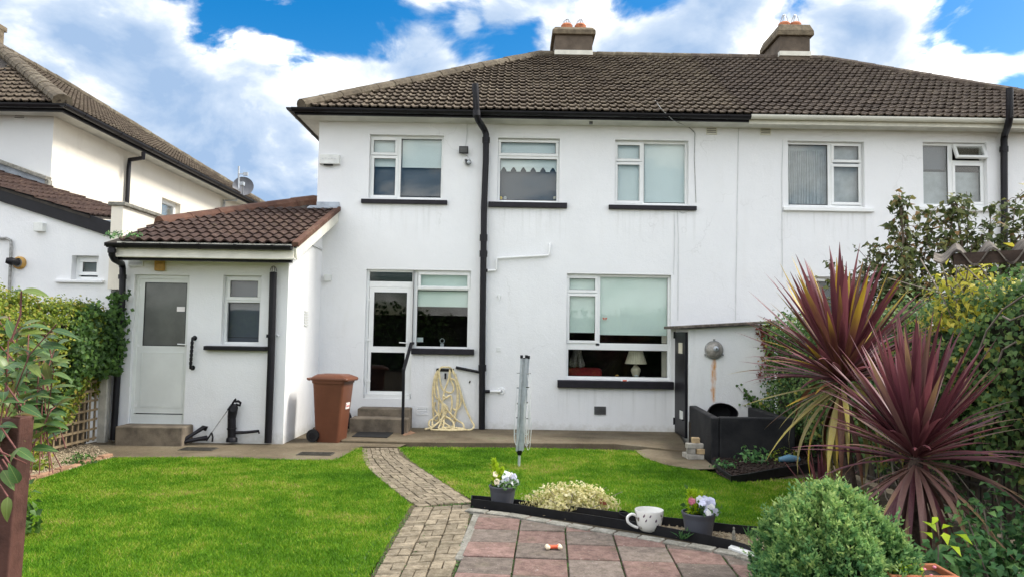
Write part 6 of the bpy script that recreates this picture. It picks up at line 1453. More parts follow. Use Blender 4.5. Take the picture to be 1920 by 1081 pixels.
# ------------------------------------------------------------------ hose on the wall
hk = onY(840, 690, YF); ho = thing('garden_hose', 'tangled cream garden hose hung in long loops on the house wall', 'hose', (hk.x, YF, .05))
def smooth_path(pts, n=6):
    out = []
    for i in range(len(pts)-1):
        p0, p1, p2, p3 = pts[max(i-1, 0)], pts[i], pts[i+1], pts[min(i+2, len(pts)-1)]
        for k in range(n):
            t = k/n; out.append(.5*((2*p1)+(p2-p0)*t+(2*p0-5*p1+4*p2-p3)*t*t+(3*p1-p0-3*p2+p3)*t*t*t))
    out.append(pts[-1]); return out
HY = lambda x, y, d: onY(780+x/6.755, 670+y/6.755, YF-d)
HG = lambda x, y: onZ(780+x/6.755, 670+y/6.755, .06)
runs = [[(290, 150, .05), (240, 230, .05), (212, 420, .04), (215, 640, .05), (225, 760, .06), (260, 800, .08), (300, 740, .09), (340, 600, .10), (310, 540, .1), (290, 480, .09), (265, 300, .05), (300, 140, .06), (380, 118, .07), (450, 140, .06), (520, 280, .05), (570, 480, .05), (560, 600, .05), (500, 660, .06), (470, 640, .06)],
        [(290, 150, .07), (300, 260, .07), (340, 400, .06), (440, 440, .06), (480, 380, .06), (440, 270, .06), (430, 150, .07)],
        [(270, 170, .06), (235, 330, .06), (245, 480, .07), (300, 540, .08), (350, 590, .12), (390, 650, .13), (450, 720, .12), (520, 790, .12), (590, 830, .14), (610, 890, .2)],
        [(430, 145, .08), (415, 260, .07), (360, 420, .07), (350, 520, .08), (440, 480, .06), (455, 600, .06), (440, 720, .08), (500, 760, .08), (490, 820, .1), (440, 870, .16), (330, 800, .14)],
        [(460, 165, .07), (530, 310, .06), (585, 500, .06), (640, 660, .07), (700, 790, .1), (735, 860, .16), (700, 915, .26), (620, 930, .34), (480, 950, .42), (300, 950, .42), (190, 930, .36), (220, 870, .28), (330, 770, .16), (400, 640, .12), (330, 560, .12), (370, 500, .1), (340, 480, .1)],
        [(290, 500, .12), (285, 640, .1), (290, 740, .1), (320, 830, .14), (380, 900, .3), (470, 920, .34), (590, 900, .3), (625, 930, .3), (560, 890, .26), (400, 880, .25), (290, 900, .28), (310, 830, .2), (340, 740, .13), (370, 660, .12), (320, 560, .13)],
        [(110, 915, .34), (190, 880, .28), (300, 800, .18), (345, 730, .14), (350, 650, .12), (330, 600, .12), (350, 750, .13), (350, 850, .2), (330, 920, .3), (430, 930, .34), (480, 880, .24), (460, 800, .14), (350, 720, .12)],
        [(210, 780, .1), (170, 800, .12), (165, 860, .2), (210, 870, .24), (205, 790, .14), (250, 740, .1), (300, 690, .1)],
        [(500, 200, .06), (525, 420, .06), (515, 640, .06), (490, 760, .07), (460, 790, .1)], [(245, 560, .06), (230, 640, .06), (290, 720, .08), (400, 760, .1), (480, 730, .07), (520, 640, .06), (535, 480, .06), (500, 300, .06), (440, 260, .06)]]
for rn_ in runs:
    pts = [HY(x, y, d+.012*random.random()) for x, y, d in rn_]; pts = [Vector((q.x, q.y, max(q.z, .065))) for q in pts]
    s = MB(); s.tube(smooth_path(pts), .0165, 8); s.build('hose_coil', 'hose', ho, smooth=True)
s = MB(); a_ = HY(380, 150, 0); s.box(a_.x-.17, a_.x+.14, YF-.02, YF, a_.z-.03, a_.z+.02); s.tube([a_+Vector((-.13, 0, 0)), a_+Vector((-.13, -.1, 0)), a_+Vector((-.13, -.11, .03))], .01, 6); s.tube([a_+Vector((.1, 0, 0)), a_+Vector((.1, -.1, 0)), a_+Vector((.1, -.11, .03))], .01, 6); s.box(a_.x-.02, a_.x+.01, YF-.06, YF-.02, a_.z-.16, a_.z-.06); s.build('hanger', 'black_plastic', ho)

# ------------------------------------------------------------------ rotary clothes dryer, folded
gb = onZ(973, 874); YD = gb.y; ry = thing('rotary_dryer', 'folded grey rotary clothes dryer standing in the right lawn', 'clothes dryer', gb)
Q = lambda x, y, d=0: onY(x, y, YD+d)
s = MB(); s.tube([Q(973, 876), Q(974, 840)], .017, 10); s.tube([Q(974, 845), Q(983, 672)], .022, 12); s.build('pole', 'grey_metal', ry, smooth=True)
s = MB(); s.tube([Q(974, 852), Q(974, 843)], .04, 12, radii=[.025, .045]); s.build('hub', 'black_plastic', ry, smooth=True)
arms = [((969, 845), (978, 668), -.04), ((978, 845), (987, 668), -.03), ((971, 843), (983, 673), .05), ((980, 843), (991, 669), .03)]
for a_, b_, d in arms:
    s = MB(); s.beam(Q(*a_, d*.6), Q(*b_, d), .030, .022, up=(0, 1, 0)); ar = s.build('arm', 'grey_metal', ry, bevel=.004)
    s = MB(); e = Q(b_[0], b_[1], d); s.box(e.x-.019, e.x+.019, e.y-.019, e.y+.019, e.z-.02, e.z+.022); s.build('end_cap', 'black_plastic', ar, bevel=.006)
    for k in range(5):
        t = .18+.16*k+.02*random.random(); q = Q(*a_, d*.6).lerp(Q(*b_, d), t); sg = -1 if a_[0] < 974 else 1
        s = MB(); s.tube([q, q+Vector((sg*random.uniform(.03, .055), -.01, 0))], .006, 6); s.build('line_peg', 'black_plastic' if k % 2 else 'dull_steel', ar)
for k in range(7):
    x = random.uniform(985, 992); s = MB(); y1 = random.uniform(800, 835); xx = random.uniform(990, 997)
    s.tube(smooth_path([Q(x, 690+k*12, -.03), Q(x+random.uniform(2, 5), 730+k*8, -.05), Q(xx, 770+k*4, -.06), Q(xx-2, y1, -.05), Q(xx-7, y1+8, -.04), Q(xx-9, y1-15, -.04), Q(985, 740, -.03)]), .003, 5); s.build('line', 'cable_white', ry)
for k in range(3): s = MB(); s.tube(smooth_path([Q(970, 720+k*20, -.03), Q(965, 780, -.05), Q(964+k, 822+k*3, -.05), Q(970, 830, -.04), Q(975, 800, -.05)]), .003, 5); s.build('line', 'cable_white', ry)

# ------------------------------------------------------------------ the narrow bed: edging, gravel, pots, cup, shrub
back = [onZ(x, y) for x, y in ((884, 944), (900, 945), (960, 951), (1000, 956), (1100, 969), (1160, 977), (1280, 990), (1370, 1001), (1450, 1008), (1560, 1020))]
front = [onZ(x, y) for x, y in ((884, 950), (960, 960), (1100, 981), (1200, 997), (1300, 1016), (1370, 1031), (1440, 1052), (1500, 1075))]
bedpoly = back+front[::-1]
trisheet('bed', bedpoly, .012, 'ground_gravel')
strip(back, .088, .012, 'plastic_edging', 'black plastic edging along the lawn side of the narrow bed'); strip(front, .085, .012, 'plastic_edging', 'black plastic edging along the patio side of the narrow bed')
strip([onZ(884, 943.5), onZ(884, 950.5)], .086, .012, 'edging_end', 'short black edging closing the left end of the narrow bed')
pebbles(bedpoly, 5000, .014, 'gravel', 'pale buff gravel filling the narrow bed', .007, .016)
def pot(cx, cy, wpx, htop, label, left, rightm, tall):
    c = onZ(cx, cy, .03); k = c.y/F; r1 = wpx*k/2; h = htop
    t = thing('flower_pot', label, 'flower pot', (c.x, c.y, .02), 'grey pots of pansies in the narrow bed'); C = Vector((c.x, c.y, .02))
    s = MB(); s.lathe(C, [(0, 0), (r1*.74, 0), (r1*.78, .01), (r1*.93, h*.74), (r1*.94, h*.76), (r1*.96, h*.78), (r1*.99, h*.9), (r1*1.03, h*.93), (r1*1.035, h*.985), (r1*1.02, h), (r1*.95, h), (r1*.93, h*.9)], 36); s.build('pot', 'pot_grey', t, smooth=True)
    s = MB(); s.lathe(C, [(r1*.93, h*.9), (r1*.5, h*.93), (0, h*.94)], 20); s.build('soil', 'soil', t)
    # green leaves of the pansies
    n = 260; P = np.array([(random.gauss(.35*r1, r1*.42), random.gauss(0, r1*.42), h*.95+abs(random.gauss(0, .05))) for _ in range(n)])+np.array(C)
    P[:, 0] = np.clip(P[:, 0], C.x-r1*.8, C.x+r1*1.1); leaves('foliage', 'leaf_green', P, np.tile([[.2, -.5, .8]], (n, 1)), .042, t, jit=1.2)
    # feathery lime plant
    n = 1300; u = rng.random(n); st = np.where(rng.random(n) < .3, 0, rng.integers(0, 7, n)); dirs = np.c_[rng.normal(-.12, .22, 7), rng.normal(0, .2, 7), np.ones(7)]; hh = tall*(.55+.45*rng.random(7)); hh[0] = tall; dirs[0] = (-.22, 0, 1)
    base = np.array(C)+np.array([-.25*r1, -.1*r1, h*.9]); P = base+dirs[st]*(u*hh[st])[:, None]+rng.normal(0, .006, (n, 3)); D = dirs[st]*.9+rng.normal(0, .55, (n, 3)); L = (.02+.035*(1-u))*1.5
    V, Fc = leafverts(P, D, rng.normal(0, 1, (n, 3)), L, L*.24); npmesh('feathery_leaves', V, Fc, 'leaf_lime', t, np.repeat(rng.random(n), 5))
    s = MB()
    for j in range(7): s.tube([base, base+dirs[j]*hh[j]], .003, 4)
    s.build('stem', 'leaf_lime', t)
    pm = MB()       # one pansy: five petals
    for an, rr in ((90, 1.0), (25, .95), (155, .95), (-40, .9), (220, .9)):
        a = R(an); c_ = Vector((math.cos(a)*.011, -.002-.001*rr, math.sin(a)*.011)); m_ = 8; vs = [c_+Vector((math.cos(2*PI*i/m_)*.013*rr, .002*math.sin(4*PI*i/m_), math.sin(2*PI*i/m_)*.013*rr)) for i in range(m_)]+[c_+Vector((0, -.003, 0))]
        b0_ = len(pm.v); pm.v += [tuple(v) for v in vs]; pm.f += [(b0_+i, b0_+(i+1) % m_, b0_+m_) for i in range(m_)]
    meshes = {}
    for mm in set(left+rightm):
        meshes[mm] = pm.mesh('flower'); meshes[mm].materials.append(MATS[mm])
    for (lst, xo, n_, zz) in ((rightm, .42, 30, .11), (left, -.55, 3, .13)):
        for j in range(n_):
            o = bpy.data.objects.new('flower', meshes[random.choice(lst)]); COL.objects.link(o); o.parent = t
            o.location = (xo*r1+random.gauss(0, r1*(.27 if n_ > 5 else .12)), random.gauss(-.3, .25)*r1, h*.95+zz*.6+random.uniform(-.035, .06))
            o.rotation_euler = (random.gauss(-.35, .3), random.gauss(0, .4), random.gauss(0, .5)); sc = random.uniform(1.25, 1.8)*(.9 if n_ < 5 else 1); o.scale = (sc, sc, sc)
            s = MB(); q = wloc(t)+Vector(o.location); s.tube([q, Vector((q.x*.7+C.x*.3, q.y, C.z+h*.9))], .0025, 4); s.build('stem', 'leaf_green', t)
    return t
pot(942, 946, 50, .205, 'dark grey pot of white pansies and lime fern at the left end of the bed', ['toy_cream'], ['petal_white', 'petal_white', 'petal_lilac'], .27)
pot(1310, 1003, 61, .21, 'dark grey pot of pink and lilac-white flowers at the right of the bed', ['petal_pink'], ['petal_white', 'petal_lilac', 'petal_lilac'], .20)
# cup-shaped planter
c = onZ(1217, 991, .03); k = c.y/F; rc = 26.5*k; hc = 38*k; cu = thing('cup_planter', 'giant white teacup planter with purple feather motifs', 'planter', (c.x, c.y, .02)); C = Vector((c.x, c.y, .02))
prof = [(0, 0), (rc*.55, 0), (rc*.6, .006), (rc*.7, hc*.08), (rc*.84, hc*.3), (rc*.94, hc*.6), (rc*.985, hc*.85), (rc*1.0, hc*.97), (rc*.99, hc), (rc*.95, hc), (rc*.92, hc*.85), (rc*.8, hc*.3), (rc*.5, hc*.1), (0, hc*.08)]
s = MB(); s.lathe(C, prof, 40); s.build('cup', 'ceramic', cu, smooth=True)
s = MB(); s.tube(smooth_path([C+Vector((-rc*.93, -.02, hc*.72)), C+Vector((-rc*1.25, -.03, hc*.80)), C+Vector((-rc*1.55, -.04, hc*.66)), C+Vector((-rc*1.5, -.04, hc*.42)), C+Vector((-rc*1.15, -.03, hc*.24)), C+Vector((-rc*.82, -.02, hc*.14))]), .0125, 10); s.build('handle', 'ceramic', cu, smooth=True)
def cup_r(z): return np.interp(z, [0, hc*.08, hc*.3, hc*.6, hc*.85, hc], [rc*.6, rc*.7, rc*.84, rc*.94, rc*.985, rc])
for j in range(26):
    an = R(random.uniform(185, 355)); z = hc*random.choice([.2, .35, .6, .62, .7, .82]); ln = hc*random.uniform(.13, .24); wd = random.uniform(.004, .0075); tl = random.gauss(0, .25); vs = []
    for i in range(9):
        u = i/8; ww = wd*math.sin(PI*u**.7)+.0012
        for sg in (-1, 1):
            zz = min(z+(u-.5)*ln, hc*.94); rr = cup_r(zz)+.0012; aa = an+(tl*(u-.5)*ln+sg*ww)/rr; vs.append((C.x+rr*math.cos(aa), C.y+rr*math.sin(aa), C.z+zz))
    s = MB(); s.add(vs, [(2*i, 2*i+1, 2*i+3, 2*i+2) for i in range(8)]); s.build('feather_motif', random.choice(['motif_purple', 'motif_purple', 'motif_olive']), cu)
# variegated shrub
def eu(u, v):
    th = u*2*PI; ph = np.arccos(1-v); d = np.c_[np.sin(ph)*np.cos(th), np.sin(ph)*np.sin(th), np.cos(ph)]; k = rng.random((len(u), 1))**.25; bum = 1+.16*np.sin(th*5+ph*4)[:, None]+.12*np.sin(th*9)[:, None]
    c = onZ(1072, 958, 0); return np.array([[c.x, c.y-.02, .05]])+d*k*bum*np.array([[.42, .19, .20]]), d
c = onZ(1070, 962); ev = scatter_hedge('variegated_shrub', 'low cream-and-green variegated shrub spilling over the narrow bed', 'shrub', 'leaf_cream', [(eu, 1)], 3400, .036, None, asp=.6, loc=tuple(c), bump=.02)
s = MB()
for j in range(40):
    e = Vector((random.gauss(0, .26), random.gauss(0, .1), random.uniform(.06, .25))); s.tube([c+Vector((e.x*.2, 0, .0)), c+e*.6, c+e], .003, 4)
s.build('stem', 'twig_grey', ev)
for j, (x, y, m_, lab) in enumerate(((1126, 938, 'twig_red', 'curled brown dead leaf resting on the variegated shrub'),)):
    p = onY(x, y, c.y-.1); P = np.array([p+Vector((random.gauss(0, .006), 0, random.gauss(0, .006))) for _ in range(3)]); o = leaves('dead_leaf', 'leaf_rust', P, np.tile([[0, -1, .4]], (3, 1)), .05, None, asp=.6); tag(o, lab, 'leaf')
# litter, little weeds, small stone things in the bed
for px, py, lab in ((1408, 1008, 'green weed blades at the right end of the narrow bed'), (1280, 1010, 'thin grass tuft growing between kerb bricks and right pot')):
    c_ = onZ(px, py, .02); n = 26; P = np.tile(np.array(c_), (n, 1))+np.c_[rng.normal(0, .015, (n, 2)), np.zeros(n)]; D = np.c_[rng.normal(0, .5, (n, 2)), np.ones(n)]; L = .06+.06*rng.random(n); V, Fc = leafverts(P, D, rng.normal(0, 1, (n, 3)), L, L*.12)
    o = npmesh('grass_tuft', V, Fc, 'leaf_low', None, np.repeat(rng.random(n), 5)); tag(o, lab, 'weed')
c_ = onZ(1376, 1010, .02); s = MB(); s.lathe(c_, [(.018, 0), (.016, .02), (.009, .03), (.013, .05), (.011, .07), (.004, .085)], 10); s.ell(c_+Vector((0, 0, .092)), .010, .010, .012, 8, 6); s.tube([c_+Vector((-.012, -.01, .06)), c_+Vector((-.02, -.012, .03))], .004, 5); tag(s.build('garden_ornament', 'kerb_grey', None, smooth=True, origin=tuple(c_)), 'tiny grey figurine standing in the gravel right of the right pot', 'ornament')
s = MB(); q = [onZ(x, y, .02) for x, y in ((1372, 1026), (1420, 1043), (1410, 1048), (1365, 1031))]; s.prism(q[::-1], (0, 0, .03)); tag(s.build('slate', 'white_slate', None, origin=tuple(q[0]), bevel=.005), 'pale flat slab lying on the kerb next to the conifer', 'slab')
c_ = onZ(1168, 972, .02); s = MB(); s.lathe(c_, [(0, .0), (.045, 0), (.055, .06), (.05, .062), (.04, .01)], 14, (.2, -.3, 1)); tag(s.build('small_pot', 'black_plastic', None, smooth=True, origin=tuple(c_)), 'small black pot half buried in gravel left of the white teacup', 'pot')
def bone(c, L, r, an, label, m1, m2, origin):
    t = thing('bone_toy', label, 'dog toy', origin); d = Vector((math.cos(an), math.sin(an), 0)); n = Vector((-d.y, d.x, 0)); s = MB(); s.tube([c-d*L*.42, c-d*L*.2, c+d*L*.2, c+d*L*.42], r, 12, radii=[r*1.1, r*.9, r*.9, r*1.1]); s.build('shaft', m1, t, smooth=True)
    for e in (-1, 1):
        s = MB()
        for w_ in (-1, 1): q = c+d*(e*L*.46)+n*(w_*r*.95); s.ell(q, r*1.15, r*1.15, r*1.1, 12, 8)
        s.build('knob', m2, t, smooth=True)
c_ = onZ(1038, 1024, .045); bone(c_, .105, .017, R(8), 'orange and cream bone toy lying on the patio', 'toy_orange', 'toy_cream', tuple(c_))
c_ = onY(1171, 714, YF-.045); c_.z += .012; bone(c_, .11, .014, R(3), 'red and white bone toy on the black window sill', 'toy_orange', 'petal_white', tuple(c_))

# ------------------------------------------------------------------ spiky cordylines
def sword_mesh(bend, width=.052, tipcurl=0.):
    N = 9; vs = []; fs = []
    x = z = 0.; a = 0.
    for i in range(N+1):
        t = i/N; wv = width*(.45+.55*min(1, t*3.2))*(1 if t < .55 else max(.04, 1-((t-.55)/.45)**1.5))/2
        vs += [(x+wv*.45, -wv, z), (x, 0, z), (x+wv*.45, wv, z)]; a = bend*(t**1.4)+tipcurl*t**5; x += math.sin(a)/N; z += math.cos(a)/N
    for i in range(N): b = 3*i; fs += [(b, b+1, b+4, b+3), (b+1, b+2, b+5, b+4)]
    me = bpy.data.meshes.new('leaf'); me.from_pydata(vs, [], fs); me.polygons.foreach_set('use_smooth', [True]*len(fs)); return me
def cordyline(name, label, base, crown, n_up, n_mid, n_low, L, mats, lowmats, seed, width=.055, nmin=0.):
    rs = random.Random(seed); t = thing(name, label, 'cordyline', base); b = Vector(base); c = Vector(crown); cache = {}
    s = MB(); pts = [b+(c-b)*(i/8)+Vector((.01*math.sin(i), .01*math.cos(i*1.7), 0)) for i in range(9)]; s.tube(pts, .05, 12, radii=[.07-.025*i/8 for i in range(9)]); s.build('trunk', 'trunk_cordyline', t)
    def put(el, az, ln, bend, m):
        key = (round(bend, 1), m)
        if key not in cache: cache[key] = sword_mesh(key[0], width); cache[key].materials.append(MATS[m])
        o = bpy.data.objects.new('leaf', cache[key]); COL.objects.link(o); o.parent = t
        d = Vector((math.cos(az)*math.cos(el), math.sin(az)*math.cos(el), math.sin(el))); hz_ = Vector((math.cos(az), math.sin(az), 0)); xx = (hz_-d*hz_.dot(d)).normalized() if abs(el) < R(89) else hz_
        if el > 0 or True: xx = (Vector((math.cos(az)*math.sin(el), math.sin(az)*math.sin(el), -math.cos(el))))
        yy = d.cross(xx); M_ = Matrix((xx*ln, yy*ln, d*ln)).transposed().to_4x4(); M_.translation = c-b+d*.03+Vector((0, 0, (el-.4)*.05)); o.matrix_local = M_
    GA = 2.399963
    for i in range(n_up): put(R(rs.uniform(46, 88)), i*GA+rs.uniform(-.3, .3), L*rs.uniform(.88, 1.16), rs.uniform(-.05, .3), rs.choice(mats))
    for i in range(n_mid): put(R(rs.uniform(8, 50)), i*GA+rs.uniform(-.2, .2), L*rs.uniform(.75, 1.0), rs.uniform(.05, .75), rs.choice(mats))
    for i in range(n_low): put(R(rs.uniform(-68, 6)), i*GA+rs.uniform(-.25, .25), L*rs.uniform(.65, 1.0), rs.uniform(.2, 1.5), rs.choice(lowmats))
    return t
Y1, Y2 = 6.9, 5.2
c1 = onY(1578, 712, Y1); cordyline('cordyline', 'tall purple cordyline with yellow-tipped leaves and olive drooping skirt', (c1.x+.10, Y1+.05, 0), tuple(c1), 66, 80, 52, 1.04, ['sword_purple', 'sword_purple', 'sword_yellow'], ['sword_olive', 'sword_olive', 'sword_yellow'], 3, .056)
c2 = onY(1716, 858, Y2); cordyline('cordyline', 'nearer burgundy cordyline spreading low behind the conifer', (c2.x-.03, Y2+.05, 0), tuple(c2), 84, 76, 60, .83, ['sword_purple', 'sword_purple', 'sword_purple', 'sword_bronze'], ['sword_bronze', 'sword_bronze', 'sword_purple'], 5, .053)
c3 = onY(1540, 905, 7.3); cordyline('flax_shoot', 'small low purple shoot at the foot of the tall cordyline', (c3.x, 7.3, 0), (c3.x, 7.3, .08), 16, 14, 0, .48, ['sword_purple'], ['sword_purple'], 9, .06)

# ------------------------------------------------------------------ dwarf conifer in front
cc = onY(1562, 1000, 4.05); CX, CY, CH, CRd = cc.x, 4.05, onY(1560, 930, 4.05).z, .375
con = thing('dwarf_conifer', 'dense rounded blue-green dwarf conifer in the right foreground', 'conifer', (CX, CY, 0))
def conifer():
    n = 8200; th = rng.random(n)*2*PI; v = rng.random(n)**.85
    z = CH*(.12+.88*v); prof = np.interp(z/CH, [0, .15, .4, .6, .78, .9, .97, 1.0], [.55, .82, 1.0, .97, .80, .55, .30, .06])
    # vertical plumes: lobes that split the outline
    ph_ = th*6+.6+2.2*z; lob = 1+.34*np.abs(np.sin(ph_/2+1.1*np.sin(z*7)))**.6-.27+.09*np.sin(th*9+1.3-z*9)+.05*np.sin(th*17+z*23)
    r = CRd*prof*lob*(1-.34*rng.random(n)**1.6)
    P = np.c_[CX+r*np.cos(th), CY+r*np.sin(th), z+.03*np.sin(th*7+z*11)]
    out = np.c_[np.cos(th), np.sin(th), np.interp(z/CH, [.1, .5, .85, 1], [.0, .35, 1.2, 3])]; out = unit(out)
    # each spray: a stem of scale leaflets
    k = 9; S_ = unit(out*.75+np.array([[0, 0, .75]])+rng.normal(0, .35, (n, 3))); Ls = (.030+.03*rng.random(n))*(1+1.1*(rng.random(n) > .92))
    u = np.linspace(.05, 1, k); side = unit(np.cross(S_, rng.normal(0, 1, (n, 3)))); up2 = np.cross(S_, side)
    ang = rng.random((n, k))*2*PI
    base = P[:, None, :]+S_[:, None, :]*(Ls[:, None]*u[None])[:, :, None]
    rad = side[:, None, :]*np.cos(ang)[:, :, None]+up2[:, None, :]*np.sin(ang)[:, :, None]
    dirs = S_[:, None, :]*.8+rad*.75
    B = base.reshape(-1, 3); Dd = dirs.reshape(-1, 3); L = np.repeat(.020+.012*rng.random(n), k); V, Fc = leafverts(B, Dd, rng.normal(0, 1, B.shape), L, L*.45, .1, .1)
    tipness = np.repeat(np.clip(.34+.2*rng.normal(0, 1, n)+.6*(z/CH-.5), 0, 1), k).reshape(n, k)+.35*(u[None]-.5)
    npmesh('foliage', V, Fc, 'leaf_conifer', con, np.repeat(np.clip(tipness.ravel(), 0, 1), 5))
conifer()
s = MB(); s.lathe((CX, CY, 0), [(.05, 0), (CRd*.42, .1), (CRd*.55, CH*.4), (CRd*.5, CH*.62), (CRd*.34, CH*.78), (CRd*.1, CH*.88), (0, CH*.9)], 20); s.build('inner_branches', 'hedge_core', con)
s = MB(); s.tube([(CX, CY, -.03), (CX, CY, .3)], .04, 10); s.build('trunk', 'bark', con)

# low plants and the clay trough at the bottom right
def bush(name, label, c, rx, ry_, h, n, size, m, asp=.6):
    t = thing(name, label, 'plant', (c[0], c[1], 0)); P = []; s = MB(); N = []
    for k in range(max(8, n//40)):
        e = Vector((random.gauss(0, rx*.55), random.gauss(0, ry_*.55), h*random.uniform(.45, 1.0))); a = Vector((c[0]+e.x*.25, c[1]+e.y*.25, 0)); b_ = Vector((c[0], c[1], 0))+e; m_ = (a+b_)/2+Vector((0, 0, .06)); s.tube([a, m_, b_], .0045, 5)
        for j in range(40):
            u = random.uniform(.3, 1.05); q = a*(1-u)**2+m_*2*u*(1-u)+b_*u*u; P.append(tuple(q+Vector((random.gauss(0, .045), random.gauss(0, .045), random.gauss(0, .04))))); N.append((random.gauss(0, .4), random.gauss(-.3, .4), 1))
    s.build('stem', 'twig_grey', t); P = np.array(P); leaves('foliage', m, P, np.array(N), size, t, asp=asp, jit=.8, down=.3); return t
g1 = onY(1870, 1040, 4.6); bush('rose_bush', 'leafy green bush in the bottom right corner', (g1.x+.12, 4.7), .42, .35, .72, 1500, .062, 'leaf_low')
g2 = onY(1765, 1020, 4.5); bush('young_plant', 'young plant with fresh green leaves behind the clay trough', (g2.x, 4.55), .16, .15, .55, 240, .085, 'leaf_low', .55)
p = onY(1762, 1000, 4.45); P = np.array([p+Vector((random.gauss(0, .03), random.gauss(0, .03), random.gauss(0, .03))) for _ in range(9)]); [leaves('leaf', 'leaf_lime', P[k:k+1], np.array([[0, -.6, 1.]]), .085, bpy.data.objects['young_plant'], asp=.55) for k in range(9)]
g3 = onY(1935, 960, 5.2); bush('rose_bush', 'taller dark leafy bush at the right edge below the ivy', (g3.x, 5.3), .3, .3, .75, 700, .06, 'leaf_low')
yt = 3.75; a_, b_ = onY(1716, 1066, yt), onY(1802, 1076, yt); tz = (a_.z+b_.z)/2-.022; trg = thing('clay_trough', 'terracotta trough peeping in at the bottom edge beside the conifer', 'trough', ((a_.x+b_.x)/2, yt+.1, 0))
s = MB(); x0, x1 = a_.x-.12, b_.x; s.hexa([(x0+.03, yt+.02, 0), (x1-.03, yt+.02, 0), (x1-.03, yt+.2, 0), (x0+.03, yt+.2, 0), (x0+.008, yt+.005, tz-.04), (x1-.008, yt+.005, tz-.04), (x1-.008, yt+.215, tz-.04), (x0+.008, yt+.215, tz-.04)]); s.build('trough', 'terracotta', trg, bevel=.008)
s = MB(); s.box(x0, x1, yt, yt+.025, tz-.05, tz); s.box(x0, x1, yt+.2, yt+.222, tz-.05, tz); s.box(x0, x0+.022, yt+.026, yt+.198, tz-.05, tz); s.box(x1-.022, x1, yt+.026, yt+.198, tz-.05, tz); s.build('rim', 'terracotta', trg, bevel=.006)
s = MB(); s.box(x0+.022, x1-.022, yt+.026, yt+.198, tz-.045, tz-.03); s.build('soil', 'soil', trg)
n = 60; P = np.c_[x0+.05+rng.random(n)*(x1-x0-.2), yt+.05+rng.random(n)*.1, tz-.02+rng.random(n)*.06]; leaves('foliage', 'leaf_lime', P, np.tile([[0, -.4, 1]], (n, 1)), .025, trg)
s = MB()
for (x, y) in ((1733, 1066), (1746, 1078), (1752, 1062)): q = onY(x, y, yt+.06); s.ell(q, .010, .010, .007, 8, 5)
s.build('flower', 'petal_pink', trg)

# ------------------------------------------------------------------ inside the windows
ya_ = YF+.9
sofa = thing('sofa', 'red sofa back just inside the ground-floor window', 'sofa', (onY(1090, 700, ya_).x, ya_, .33))
zs_ = onY(1090, 688, ya_).z; x0, x1 = onY(1030, 690, ya_).x, onY(1128, 690, ya_).x; s = MB(); s.box(x0, x1, ya_-.15, ya_+.1, .33, zs_); s.build('back', 'sofa_red', sofa, bevel=.07); s = MB(); s.box(x0, x1+.05, ya_+.1, ya_+.9, .33, .75); s.build('seat', 'sofa_red', sofa, bevel=.05)
# dog sitting on the sofa back
dz_ = zs_; dx_ = onY(1082, 680, ya_-.05).x
def skin_body(name, verts, edges, radii, m, parent, sub=2):
    me = bpy.data.meshes.new(name); off = wloc(parent); me.from_pydata([Vector(v)-off for v in verts], edges, []); o = bpy.data.objects.new(name, me); COL.objects.link(o); o.parent = parent
    md = o.modifiers.new('skin', 'SKIN'); md.use_smooth_shade = True
    for i, r in enumerate(radii): me.skin_vertices[0].data[i].radius = (r, r) if not isinstance(r, tuple) else r
    me.skin_vertices[0].data[0].use_root = True
    ss = o.modifiers.new('sub', 'SUBSURF'); ss.levels = ss.render_levels = sub; me.materials.append(MATS[m]); return o
dog = thing('dog', 'small shaggy pale dog sitting on the red sofa looking out of the window', 'dog', (dx_, ya_, dz_)); V_ = lambda x, y, z: (dx_+x, ya_-.05+y, dz_+z)
skin_body('body', [V_(0, .10, .09), V_(0, .06, .20), V_(0, .0, .30), V_(0, -.03, .38), V_(0, -.06, .44), V_(0, -.14, .41), V_(-.05, -.02, .18), V_(-.055, -.05, .02), V_(-.055, -.10, .015), V_(.05, -.02, .18), V_(.055, -.05, .02), V_(.055, -.10, .015), V_(-.10, .07, .07), V_(-.11, -.04, .03), V_(.10, .07, .07), V_(.11, -.04, .03), V_(.04, .2, .05), V_(.14, .24, .06)],
          [(0, 1), (1, 2), (2, 3), (3, 4), (4, 5), (2, 6), (6, 7), (7, 8), (2, 9), (9, 10), (10, 11), (0, 12), (12, 13), (0, 14), (14, 15), (0, 16), (16, 17)], [.10, .10, .085, .07, .085, .045, .042, .033, .028, .042, .033, .028, .065, .035, .065, .035, .03, .025], 'dog_fur', dog)
for sg in (-1, 1):
    s = MB(); s.ell(V_(sg*.075, -.06, .42), .022, .03, .06, 12, 8); s.build('ear', 'dog_fur', dog, smooth=True); s = MB(); s.ell(V_(sg*.035, -.135, .465), .011, .009, .011, 8, 6); s.build('eye', 'nose_black', dog, smooth=True)
s = MB(); s.ell(V_(0, -.19, .42), .02, .014, .015, 10, 7); s.build('nose', 'nose_black', dog, smooth=True)
